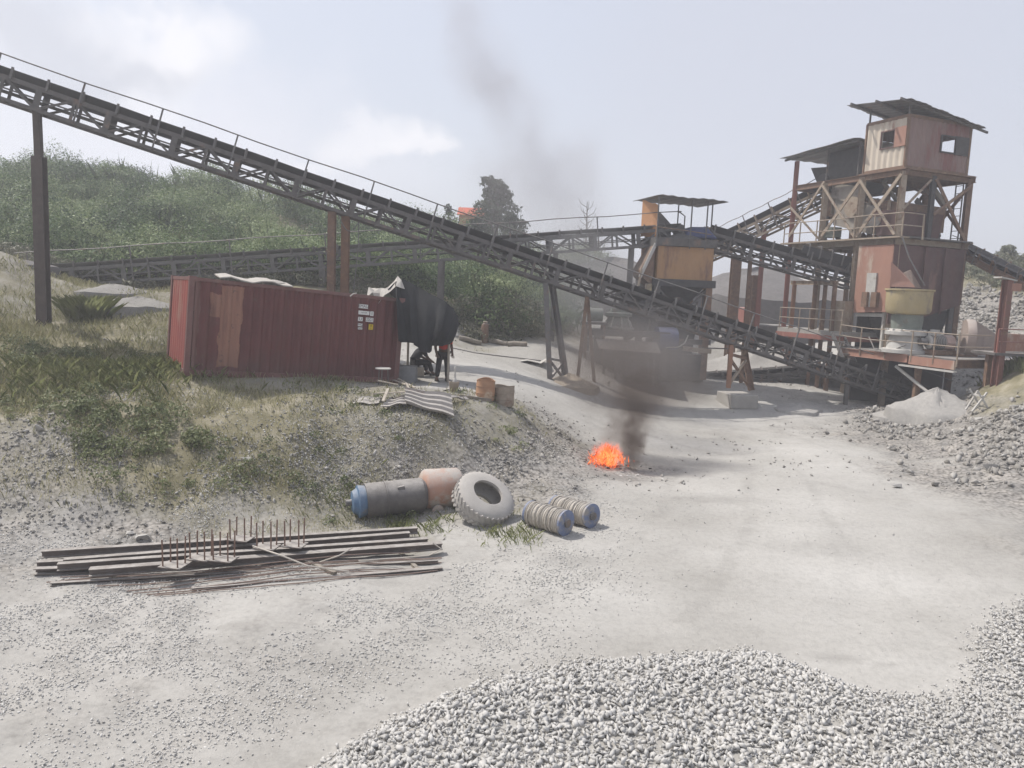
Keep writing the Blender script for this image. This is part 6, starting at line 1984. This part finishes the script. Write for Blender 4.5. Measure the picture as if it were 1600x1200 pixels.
o = MB().sheet([[b + Vector((-.4 + .28 * i, -.35 + .2 * j, .05 + .05 * math.sin(i * 1.5) + (.14 if i == 4 else 0))) for j in range(5)] for i in range(5)], .015, (0, 0, 1)).build('metal_sheet', PALE, loc=b); tag(o, 'bent pale metal sheet lying on the path by the trestle', 'sheet')

# corrugated sheets and boards on the bank top
zb = on_ground(655, 655)
RS = M('dusty_roof_sheet', (.42, .39, .36), (.32, .295, .27), 3, .75, .1, wear=(.26, .20, .165), wear_at=.62, dust=.5)


def roofsheet(label, pts, seed, rows=4, amp=.065):
    """corrugated sheet between four image points with heights above the ground: order near-left, near-right, far-right, far-left"""
    cs = []
    for px, py, lift in pts:
        p = on_ground(px, py); p.z += lift; cs.append(p)
    g = []
    n = rows * 6
    for i in range(n + 1):
        f = i / n
        a_, b_ = cs[0].lerp(cs[3], f), cs[1].lerp(cs[2], f)
        ph = (f * rows) % 1
        dz = amp * (1 if ph < .42 else (-1 if .55 < ph < .9 else 0))
        g.append([a_.lerp(b_, j / 8) + Vector((0, 0, dz + .02 * math.sin(j * 1.1 + seed))) for j in range(9)])
    o = MB().sheet(g, .012, (0, 0, 1)).build('roof_sheet', RS, loc=cs[0])
    return tag(o, label, 'roof sheet', 'old roof sheets on the bank top')


roofsheet('large ribbed roof sheet overhanging the edge of the bank', [(632, 646, .22), (709, 670, .24), (704, 640, .3), (632, 628, .26)], 1, 4)
roofsheet('smaller bent roof sheet left of the large ribbed one', [(594, 644, .1), (634, 646, .2), (640, 628, .14), (608, 628, .08)], 2, 3, .035)
roofsheet('flat pale roof sheet lying behind the ribbed one', [(640, 626, .12), (688, 628, .12), (664, 615, .1), (640, 616, .1)], 3, 2, .015)
roofsheet('thin roof sheet reaching right towards the drums', [(700, 634, .2), (732, 631, .1), (728, 628, .1), (690, 628, .16)], 4, 2, .015)
roofsheet('flat roof sheet lying in the grass at the left end', [(550, 634, .04), (592, 636, .06), (596, 626, .05), (560, 626, .04)], 5, 2, .012)
for i, (a_, b_, w, lab) in enumerate((((583, 628), (634, 632), .09, 'bleached board leaning across the roof sheets'), ((598, 640), (606, 624), .07, 'short bleached board standing out of the sheets'), ((614, 600), (634, 608), .06, 'bleached stick nearest the stool'), ((622, 600), (648, 612), .06, 'bleached stick beside the one near the stool'), ((590, 606), (622, 607), .06, 'flat bleached board in front of the stool'), ((640, 622), (700, 634), .08, 'long grey board behind the ribbed sheet'), ((634, 612), (640, 618), .05, 'stub of broken wood by the sticks'))):
    p, q_ = on_ground(*a_), on_ground(*b_)
    p.z += .06 + .03 * i % .2; q_.z += .10
    if i in (0, 1): q_.z += .18; p.z += .12
    o = MB().bar(p, q_, w, .03).build('board', WOOD, loc=p); tag(o, lab, 'board', 'loose boards on the terrace')
for i, (px, py, s_, lab) in enumerate(((697, 612, .10, 'black stone on the terrace, biggest of the three by the tin bucket'), (682, 613, .07, 'dark stone left of the biggest black stone'), (716, 612, .07, 'dark stone right of the tin bucket'))):
    b = on_ground(px, py)
    v, f = ROCKS[i]
    mb = MB(); mb._add([b + Vector(q_) * s_ + Vector((0, 0, s_ * .4)) for q_ in v], [tuple(x_) for x_ in f]); o = mb.build('stone', DARK, loc=b); tag(o, lab, 'stone', 'dark stones by the tin bucket')
a_, b_ = on_ground(716, 625), on_ground(766, 629)
o = MB().bar(a_ + Vector((0, 0, .06)), b_ + Vector((0, 0, .06)), .12, .10).build('timber', LOG, loc=a_); tag(o, 'dark timber lying on the ground before the rusty drum', 'timber')
for px, py, s_, k, lab in ((226, 848, .22, 3, 'grey boulder behind the left end of the steel beams'), (385, 718, .14, 4, 'pale stone half way up the grassy bank'), (360, 708, .11, 5, 'smaller pale stone above the one on the grassy bank'), (62, 672, .2, 6, 'pale rock at the top of the left-hand rubble'), (1530, 660, .22, 7, 'pale pointed rock beside the white trestle'), (1548, 735, .3, 8, 'large flat pale rock at the foot of the right rubble'), (1400, 762, .22, 9, 'flat pale rock alone on the right of the yard'), (203, 842, .12, 2, 'small grey rock left of the boulder by the beams')):
    b = on_ground(px, py)
    v, f = ROCKS[k]
    mb = MB(); mb._add([b + Vector((q_[0], q_[1] * .8, q_[2] * .8)) * s_ + Vector((0, 0, s_ * .3)) for q_ in v], [tuple(int(i_) for i_ in x_) for x_ in f])
    o = mb.build('rock', M('rock_grey', (.44, .425, .40), (.34, .325, .30), 4, .95, bump=.5) if k == 3 else bpy.data.materials['rock_grey'], loc=b, bevel=.012); tag(o, lab, 'rock')

# ------------------------------------------------------------------ fire
fb = on_ground(946, 728)
fr = empty('fire', 'bright orange fire burning on a heap of rubbish in the yard', 'fire', fb)
fm, nt, out = nodes_of('flame')
em = nt.nodes.new('ShaderNodeEmission')
tcn = nt.nodes.new('ShaderNodeTexCoord')
fc = ramp(nt, noise(nt, tcn.outputs['Object'], 9, 4, .6), [(.32, (.22, .035, .02)), (.46, (.72, .10, .03)), (.57, (1, .21, .05)), (.70, (1, .46, .16))])
nt.links.new(fc, em.inputs[0]); em.inputs[1].default_value = 1.0
nt.links.new(em.outputs[0], out.inputs[0])
r = np.random.default_rng(5)
gm, nt, out = nodes_of('flame_gas')
gv = nt.nodes.new('ShaderNodeVolumePrincipled')
tcn = nt.nodes.new('ShaderNodeTexCoord')
mpf = nt.nodes.new('ShaderNodeMapping'); mpf.inputs['Scale'].default_value = (4.6, 4.6, 2.3); nt.links.new(tcn.outputs['Object'], mpf.inputs[0])
nf = noise(nt, mpf.outputs[0], 2.4, 5, .68)
lnf = nt.nodes.new('ShaderNodeVectorMath'); lnf.operation = 'LENGTH'
mpl = nt.nodes.new('ShaderNodeMapping'); mpl.inputs['Location'].default_value = (-.08, 0, -.26 / .50); mpl.inputs['Scale'].default_value = (1 / .56, 1 / .45, 1 / .50)
nt.links.new(tcn.outputs['Object'], mpl.inputs[0]); nt.links.new(mpl.outputs[0], lnf.inputs[0])
sbf = nt.nodes.new('ShaderNodeMath'); sbf.operation = 'MULTIPLY_ADD'; nt.links.new(lnf.outputs['Value'], sbf.inputs[0]); sbf.inputs[1].default_value = -.42; nt.links.new(nf, sbf.inputs[2])
fcol = ramp(nt, sbf.outputs[0], [(.12, (.25, .015, .004)), (.26, (1, .12, .022)), (.42, (1, .24, .05)), (.58, (1, .55, .18))])
fst = ramp(nt, sbf.outputs[0], [(.16, (0, 0, 0)), (.27, (.35, .35, .35)), (.45, (1, 1, 1))])
fmu = nt.nodes.new('ShaderNodeMath'); fmu.operation = 'MULTIPLY'; fmu.inputs[1].default_value = 5.5; nt.links.new(fst, fmu.inputs[0])
nt.links.new(fcol, gv.inputs['Emission Color']); nt.links.new(fmu.outputs[0], gv.inputs['Emission Strength'])
fde = nt.nodes.new('ShaderNodeMath'); fde.operation = 'MULTIPLY'; fde.inputs[1].default_value = 2.5; nt.links.new(fst, fde.inputs[0]); nt.links.new(fde.outputs[0], gv.inputs['Density'])
gv.inputs['Color'].default_value = (.3, .12, .06, 1)
nt.links.new(gv.outputs[0], out.inputs['Volume'])
gb = MB(); gb.lathe(fb + Vector((0, 0, -.05)), (0, 0, 1), [(0, .62), (.2, .62), (.45, .55), (.7, .38), (.85, .1)], 20); gb.build('flame_body', gm, fr)
fl = MB()
for k in range(190):
    a, d_ = r.uniform(0, 6.28), abs(r.normal(0, .25))
    x_, y_ = math.cos(a) * d_ * 1.3, math.sin(a) * d_ * .8
    top_ = max(.08, .62 - abs(x_ - .14) * .75)
    z0_ = r.uniform(0, .85) * top_
    h_ = r.uniform(.06, .26)
    w_ = r.uniform(.008, .022)
    p0 = fb + Vector((x_, y_, z0_)); s1 = r.normal(.0, .035); s2 = r.normal(.03, .05)
    fl.tube([p0, p0 + Vector((s1 * .5, r.normal(0, .02), h_ * .28)), p0 + Vector((s1, .01, h_ * .6)), p0 + Vector((s1 + s2, .02, h_))], [w_ * .5, w_, w_ * .55, .003], 5)
fl.build('flames', fm, fr, True)['kind'] = 'stuff'
ember = MB()
for k in range(55):
    a, d_ = r.uniform(0, 6.28), abs(r.normal(0, .4)); v, f = ROCKS[k % 10]; s_ = r.uniform(.03, .09)
    p0 = fb + Vector((math.cos(a) * d_ * 1.3, math.sin(a) * d_ * .8, .02))
    ember._add([p0 + Vector(q_) * s_ for q_ in v], [tuple(int(i_) for i_ in x_) for x_ in f])
ember.build('charred_rubbish', DARK, fr)['kind'] = 'stuff'
ash = MB()
for k in range(40):
    v, f = ROCKS[k % 10]; s_ = r.uniform(.02, .06)
    p0 = fb + Vector((r.normal(.25, .5), r.normal(-.5, .18), 0)); p0.z = gz(p0.x, p0.y)
    ash._add([p0 + Vector((q_[0] * 1.5, q_[1], q_[2] * .4)) * s_ for q_ in v], [tuple(int(i_) for i_ in x_) for x_ in f])
ash.build('white_ash', GLASSWHITE, fr)['kind'] = 'stuff'

# ------------------------------------------------------------------ tank, orange drum, tyre and wire reels
# dark tank with a blue end
a_, b_ = on_ground(570, 809), on_ground(658, 798)
rr = .385
a_.z += rr * .86; b_.z += rr * .88
ax = (b_ - a_).normalized(); Ltk = (b_ - a_).length
tk = empty('cylindrical_tank', 'long dark grey steel tank lying on its side with a blue end', 'tank', Vector((a_.x, a_.y, a_.z - rr)))
MB().lathe(a_, ax, [(0, .3), (0, rr), (Ltk * .33, rr), (Ltk * .335, rr + .015), (Ltk * .36, rr + .015), (Ltk * .365, rr), (Ltk, rr), (Ltk + .08, rr * .8)], 32).build('shell', TANK, tk, True)
MB().lathe(a_ - ax * .30, ax, [(0, .08), (.02, .24), (.12, .30), (.14, .36), (.17, .36), (.3, .34)], 28).build('end_cap', BLUE, tk, True)
MB().lathe(a_ - ax * .42, ax, [(0, .07), (.14, .07)], 12).build('nozzle', STEEL2, tk, True)
MB().bar(a_ + ax * Ltk * .6 + Vector((0, -rr * .7, rr * .62)), a_ + ax * Ltk * .72 + Vector((0, -rr * .72, rr * .68)), .08, .12).build('lug', STEEL2, tk)
# orange drum on its side next to it
a_ = on_ground(674, 796); b_ = on_ground(700, 800)
c_ = a_ + Vector((.05, .22, .37))
ax = Vector((.93, .36, .0)).normalized()
t = empty('steel_cylinder', 'faded orange steel cylinder between the tank and the tyre', 'cylinder', Vector((c_.x, c_.y, c_.z - .58)))
MB().lathe(c_ - ax * .28, ax, [(-.07, .1), (-.05, .34), (0, .43), (.05, .465), (.80, .465), (.85, .43), (.85, .1)], 36).build('shell', ORANGEDRUM, t, True)
MB().lathe(c_ + ax * .12 + Vector((.0, -.40, -.40)), Vector((.3, -.9, -.2)), [(0, .08), (0, .14), (.05, .14), (.06, .1)], 14).build('pipe_stub', ORANGEDRUM, t)
# tyre leaning back
tb_ = on_ground(757, 823)
tax = Vector((.40, -.44, .80)).normalized()    # way the open side faces
TRd, TWd = .69, .52
tcn_ = tb_ + Vector((-.06, .40, .46))
ty = empty('loader_tyre', 'big dusty loader tyre leaning back in the grass', 'tyre', tb_)
prof = []
for d_, k_ in ((-.5, .50), (-.5, .56), (-.47, .72), (-.42, .86), (-.36, .95), (-.30, .985), (.30, .985), (.36, .95), (.42, .86), (.47, .72), (.5, .56), (.5, .50), (.36, .50), (.3, .6), (.26, .78), (.18, .9), (-.18, .9), (-.26, .78), (-.3, .6), (-.36, .50), (-.5, .50)):
    prof.append((d_ * TWd, k_ * TRd))
mb = MB()
n = 56
axv = tax; av = axv.orthogonal().normalized(); bv = axv.cross(av)
vs = [tcn_ + axv * d_ + (av * math.cos(6.28318 * j / n) + bv * math.sin(6.28318 * j / n)) * r_ for d_, r_ in prof for j in range(n)]
fs = [(i * n + j, i * n + (j + 1) % n, (i + 1) * n + (j + 1) % n, (i + 1) * n + j) for i in range(len(prof) - 1) for j in range(n)]
mb._add(vs, fs).build('casing', TYRE, ty, True)
mb = MB()
for k in range(34):
    for sd in (-1, 1):
        an = 6.28318 * (k + (.5 if sd > 0 else 0)) / 34
        rd = av * math.cos(an) + bv * math.sin(an); tg = axv.cross(rd)
        p0 = tcn_ + axv * (sd * .05) + rd * (TRd * .995) + tg * .05; p1 = tcn_ + axv * (sd * TWd * .33) + rd * (TRd * .985) - tg * .04
        mb.bar(p0, p1, .058, .034, rd)
mb.build('tread', TYRE, ty)
# wire reels
BLUEF = M('faded_reel_blue', (.15, .19, .31), (.11, .14, .23), 5, .75, wear=(.27, .25, .23), wear_at=.57, dust=.5)


def reel(label, pa, pb_, rad):
    ax_ = (pb_ - pa).normalized(); Lr = (pb_ - pa).length
    t = empty('wire_reel', label, 'wire reel', pa.lerp(pb_, .5) - Vector((0, 0, rad)), group='wire rope reels beside the tyre')
    MB().lathe(pb_, ax_, [(0, .06), (0, rad), (.05, rad + .01), (.06, rad - .05), (.06, .06)], 30).build('flange', BLUEF, t)
    MB().lathe(pa - ax_ * .05, ax_, [(0, .06), (0, rad), (.05, rad), (.05, .06)], 30).build('flange', BLUEF, t)
    MB().lathe(pb_ + ax_ * .05, ax_, [(0, .02), (0, .09), (.06, .09), (.06, .02)], 14).build('hub', STEEL2, t)
    pr = []
    n_ = int(Lr / .055)
    for i in range(n_):
        s0 = Lr * i / n_; w_ = Lr / n_
        jt = .012 * math.sin(i * 2.7)
        for f in (0, .25, .5, .75): pr.append((s0 + w_ * f, rad * .93 + jt + .016 * math.sin(f * 6.283 + 1)))
    pr = [(0, .05)] + pr + [(Lr, .05)]
    MB().lathe(pa, ax_, pr, 28).build('wire_coil', ROPE, t, True)
    # a few stray turns
    mb_ = MB()
    av_ = ax_.orthogonal().normalized(); bv_ = ax_.cross(av_)
    for k in range(5):
        s0 = Lr * (.12 + .17 * k)
        mb_.tube([pa + ax_ * (s0 + .05 * j / 12 * (1 if k % 2 else -1.2)) + (av_ * math.cos(j * .5236) + bv_ * math.sin(j * .5236)) * (rad * .93 + .03) for j in range(13)], .014, 5)
    mb_.build('loose_turn', ROPE, t)
    return t


a_ = on_ground(828, 824); b_ = on_ground(884, 838)
reel('front reel of pale wire rope with a blue end flange', Vector((a_.x + .03, a_.y + .15, a_.z + .26)), Vector((b_.x - .04, b_.y + .02, b_.z + .27)), .27)
a_ = on_ground(868, 812); b_ = on_ground(924, 825)
reel('rear reel of pale wire rope with a blue end flange', Vector((a_.x + .03, a_.y + .15, a_.z + .25)), Vector((b_.x - .04, b_.y, b_.z + .26)), .26)

# ------------------------------------------------------------------ steel beams, rods and anchor plates
def bm_(label, pa, pb_, w, h, lift, kind='beam', mat=BEAMSTEEL):
    a_, b_ = flat_hit(*pa), flat_hit(*pb_)
    a_.z = gz(a_.x, a_.y) + lift; b_.z = gz(b_.x, b_.y) + lift
    mb = MB()
    if kind == 'beam': mb.ibeam(a_, b_, w, h, .018)
    elif kind == 'channel':
        d_ = (b_ - a_).normalized(); sd = d_.cross(Vector((0, 0, 1))).normalized()
        mb.bar(a_, b_, .016, h); mb.bar(a_ + sd * w / 2 + Vector((0, 0, h / 2 - .008)), b_ + sd * w / 2 + Vector((0, 0, h / 2 - .008)), w, .016); mb.bar(a_ + sd * w / 2 - Vector((0, 0, h / 2 - .008)), b_ + sd * w / 2 - Vector((0, 0, h / 2 - .008)), w, .016)
    o = mb.build('steel_beam', mat, loc=Vector((a_.x, a_.y, a_.z - h / 2)))
    return tag(o, label, 'steel beam', 'long steel beams stacked on the yard'), a_, b_


BB = []
for lab, pa, pb_, w, h, lf, kd in (
        ('rearmost dusty steel beam, lying a little apart at its left end', (66, 877), (652, 830), .13, .13, .15, 'beam'),
        ('second dusty steel beam counted from the bank', (100, 886), (640, 838), .13, .13, .14, 'beam'),
        ('third dusty steel beam counted from the bank', (90, 894), (668, 848), .13, .13, .15, 'beam'),
        ('broad pale-topped front beam the anchor plates stand on', (140, 904), (690, 857), .17, .13, .16, 'beam'),
        ('lower rusty beam showing its web under the front beam', (58, 884), (600, 846), .12, .11, .06, 'beam'),
        ('short rusty channel lying under the left ends of the beams', (56, 892), (300, 878), .12, .11, .06, 'channel'),
        ('thin dark channel in front of the pale-topped beam', (80, 909), (684, 872), .08, .06, .04, 'channel'),
        ('foremost flat steel channel with a bent lug', (300, 918), (690, 884), .10, .05, .035, 'channel')):
    o, a_, b_ = bm_(lab, pa, pb_, w, h, lf, kd)
    BB.append((a_, b_, h))
# bearers
for k, f in enumerate((.15, .55, .9)):
    p = BB[0][0].lerp(BB[0][1], f); q_ = BB[7][0].lerp(BB[7][1], f) if f > .3 else BB[6][0].lerp(BB[6][1], f)
    p = Vector((p.x, p.y + .1, gz(p.x, p.y) + .03)); q_ = Vector((q_.x, q_.y, gz(q_.x, q_.y) + .03))
    o = MB().bar(p, q_, .08, .06).build('timber_bearer', LOG, loc=p); tag(o, ('left', 'middle', 'right')[k] + ' timber bearer under the stacked steel beams', 'bearer')
# loose rods
r = np.random.default_rng(9)
rods = [((92, 905), (690, 866), 0), ((100, 909), (680, 870), .03), ((70, 908), (560, 880), 0), ((150, 913), (690, 874), 0), ((96, 902), (520, 874), .05), ((200, 918), (690, 880), 0), ((230, 930), (684, 888), 0), ((240, 934), (600, 898), 0), ((180, 908), (640, 866), .08), ((330, 912), (690, 872), .06), ((210, 926), (690, 885), .02)]
for i, (pa, pb_, lf) in enumerate(rods):
    a_, b_ = flat_hit(*pa), flat_hit(*pb_)
    pts = []
    for k in range(9):
        p = a_.lerp(b_, k / 8); p.y += .05 * math.sin(k * .8 + i) ; p.z = gz(p.x, p.y) + .025 + lf; pts.append(p)
    o = MB().tube(pts, .011, 6).build('reinforcing_rod', REBAR, loc=a_)
    tag(o, 'long thin rusty reinforcing rod lying along the front of the beams', 'rod', 'loose rods lying in front of the beams')
a_ = [flat_hit(395, 853, .3), flat_hit(440, 868, .34), flat_hit(480, 884, .2), flat_hit(545, 893, .06)]
o = MB().tube(a_, .016, 6).build('bent_rod', ROPE, loc=a_[0]); tag(o, 'bent pale rod lying slantwise across the beams', 'rod')
a_ = [flat_hit(500, 878, .1), flat_hit(530, 868, .3), flat_hit(550, 856, .34)]
o = MB().tube(a_, .014, 6).build('bent_rod', ROPE, loc=a_[0]); tag(o, 'short curved pale rod rising near the middle of the beams', 'rod')
a_ = [flat_hit(560, 876, .1), flat_hit(620, 872, .12), flat_hit(670, 868, .15), flat_hit(690, 858, .3), flat_hit(676, 848, .42)]
o = MB().tube(a_, .014, 6).build('bent_rod', ROPE, loc=a_[0]); tag(o, 'pale rod curling up at the right end of the beams', 'rod')


def anchor(label, px, py, s=.34, hgt=.5, z0=.22, ang=-8):
    """square base plate with four threaded rods standing on it"""
    c_ = flat_hit(px, py, z0)
    Rz = Matrix.Rotation(R(ang), 3, 'Z')
    t = empty('anchor_plate', label, 'anchor plate', c_, group='anchor plates with upright rods on the beams')
    MB().box(c_ + Vector((0, 0, .01)), (s * 1.2, s, .02), Rz).build('plate', BEAMSTEEL, t)
    for sx in (-1, 1):
        for sy in (-1, 1):
            b_ = c_ + Rz @ Vector((sx * s * .40, sy * s * .34, 0))
            ln = hgt * (1 + .04 * sx - .03 * sy)
            MB().tube([b_ + Vector((0, 0, .02)), b_ + Vector((.006 * sy, .01 * sx, ln))], .014, 7).build('rod', REBAR, t)
    return t


for lab, px, py, s in (('leftmost anchor plate with four upright rods', 272, 884, .34), ('second anchor plate from the left, its plate tilted pale', 314, 872, .34), ('third anchor plate from the left on the pale-topped beam', 350, 874, .34), ('anchor plate right of the middle, its rods close together', 417, 855, .34), ('rightmost anchor plate with four upright rods', 460, 852, .34), ('rearmost anchor plate, only its rods showing behind the beams', 376, 842, .36)):
    anchor(lab, px, py, s, .50 if py > 850 else .42, .235)

# ------------------------------------------------------------------ smoke and haze
def smoke_mat(name, dens, colour, absorb, nscale, lo, hi, seed=0.0, edge=1.0):
    m, nt, out = nodes_of(name)
    v = nt.nodes.new('ShaderNodeVolumePrincipled')
    v.inputs['Color'].default_value = (*colour, 1)
    v.inputs['Absorption Color'].default_value = (*absorb, 1)
    v.inputs['Anisotropy'].default_value = .2
    t = nt.nodes.new('ShaderNodeTexCoord')
    ln = nt.nodes.new('ShaderNodeVectorMath'); ln.operation = 'LENGTH'
    nt.links.new(t.outputs['Object'], ln.inputs[0])
    of = nt.nodes.new('ShaderNodeVectorMath'); of.operation = 'ADD'; of.inputs[1].default_value = (seed, seed * .7, 0)
    geo = nt.nodes.new('ShaderNodeNewGeometry')
    nt.links.new(geo.outputs['Position'], of.inputs[0])
    n = noise(nt, of.outputs[0], nscale, 5, .62)
    w1 = nt.nodes.new('ShaderNodeMath'); w1.operation = 'MULTIPLY_ADD'      # billowing edge: radius pushed in and out by the noise
    nt.links.new(n, w1.inputs[0]); w1.inputs[1].default_value = 2.1; w1.inputs[2].default_value = -.55
    w2 = nt.nodes.new('ShaderNodeMath'); w2.operation = 'SUBTRACT'
    nt.links.new(w1.outputs[0], w2.inputs[0]); nt.links.new(ln.outputs['Value'], w2.inputs[1])
    f2 = nt.nodes.new('ShaderNodeMapRange'); f2.interpolation_type = 'SMOOTHSTEP'
    nt.links.new(w2.outputs[0], f2.inputs[0]); f2.inputs[1].default_value = lo; f2.inputs[2].default_value = hi
    f1 = nt.nodes.new('ShaderNodeMapRange'); f1.interpolation_type = 'SMOOTHSTEP'
    nt.links.new(ln.outputs['Value'], f1.inputs[0])
    f1.inputs[1].default_value = 1; f1.inputs[2].default_value = .6; f1.inputs[3].default_value = 0; f1.inputs[4].default_value = 1
    mu = nt.nodes.new('ShaderNodeMath'); mu.operation = 'MULTIPLY'
    nt.links.new(f1.outputs[0], mu.inputs[0]); nt.links.new(f2.outputs[0], mu.inputs[1])
    m2 = nt.nodes.new('ShaderNodeMath'); m2.operation = 'MULTIPLY'; m2.inputs[1].default_value = dens
    nt.links.new(mu.outputs[0], m2.inputs[0])
    nt.links.new(m2.outputs[0], v.inputs['Density'])
    nt.links.new(v.outputs[0], out.inputs['Volume'])
    return m


def puff(c, radii, rot, mat, label):
    bm = bmesh.new(); bmesh.ops.create_icosphere(bm, subdivisions=3, radius=1.0)
    me = bpy.data.meshes.new('smoke'); bm.to_mesh(me); bm.free()
    me.materials.append(mat)
    o = bpy.data.objects.new('smoke', me); col.objects.link(o)
    o.location = c; o.rotation_euler = rot; o.scale = radii
    return tag(o, label, 'smoke', kind='stuff')


DK = smoke_mat('dark_smoke', 6.0, (.055, .047, .043), (.2, .16, .14), 1.7, -.35, .45, 2)
BL = smoke_mat('billow_smoke', 2.5, (.085, .076, .07), (.24, .20, .18), 1.0, -.35, .5, 5)
DR = smoke_mat('drifting_smoke', 1.35, (.12, .11, .103), (.28, .25, .235), .55, -.4, .55, 7)
TH = smoke_mat('thin_smoke', .55, (.17, .16, .156), (.35, .33, .33), .35, -.4, .6, 9)
VL = smoke_mat('veil_smoke', .46, (.34, .335, .34), (.4, .39, .39), .28, -.4, .6, 12)
HI = smoke_mat('high_smoke', .33, (.28, .265, .27), (.34, .31, .315), .25, -.4, .6, 3)
puff(fb + Vector((.78, .15, .70)), (.50, .45, 1.25), (0, R(4), 0), DK, 'dense dark smoke column beside the flames')
puff(fb + Vector((.30, .2, .85)), (.95, .6, .65), (0, R(-25), 0), BL, 'dark smoke rolling off the top of the flames')
puff(fb + Vector((.95, .6, 1.75)), (1.35, 1.0, 1.35), (0, 0, 0), BL, 'brown smoke billowing above the dark column')
puff(fb + Vector((2.0, 1.2, 1.95)), (1.9, 1.2, .95), (0, R(-12), 0), DR, 'brown smoke smeared right of the dark column')
puff(fb + Vector((.3, 2.0, 2.6)), (2.9, 1.8, 2.0), (0, R(10), 0), DR, 'brown smoke rolling left above the fire')
puff(fb + Vector((1.2, 4.6, 2.7)), (4.2, 2.8, 2.1), (0, R(5), 0), TH, 'smoke drifting over the yard behind the fire')
puff(P(985, 545, 31.2), (4.6, 2.4, 2.6), (0, R(6), 0), TH, 'thin grey smoke veiling the shed and the crusher')
puff(P(905, 450, 36.5), (3.8, 3.0, 4.4), (0, R(-20), 0), VL, 'thin smoke rising between the conveyors')
puff(P(885, 400, 38.5), (2.6, 2.4, 4.0), (0, R(-24), 0), VL, 'thin smoke linking the low cloud and the high plume')
puff(P(845, 300, 42), (5.4, 3.4, 8.0), (0, R(-20), 0), HI, 'faint smoke plume rising into the sky')
puff(P(750, 90, 45), (3.2, 3.0, 6.5), (0, R(-24), 0), HI, 'faint dark streak of smoke high in the sky')

hm, nt, out = nodes_of('haze_air')
hv = nt.nodes.new('ShaderNodeVolumePrincipled')
hv.inputs['Color'].default_value = (.93, .945, 1.0, 1)
hv.inputs['Density'].default_value = 0.0025
hv.inputs['Anisotropy'].default_value = .35
nt.links.new(hv.outputs[0], out.inputs['Volume'])
zlo = float(GZ.min()) - 1
hz = MB().hexa([Vector(q_) for q_ in ((-116, -30, zlo), (116, -30, zlo), (116, 156, zlo), (-116, 156, zlo), (-116, -30, 28), (116, -30, 28), (116, 156, 28), (-116, 156, 28))]).build('haze', hm)
tag(hz, 'pale dusty haze filling the air over the quarry', 'haze', kind='stuff')
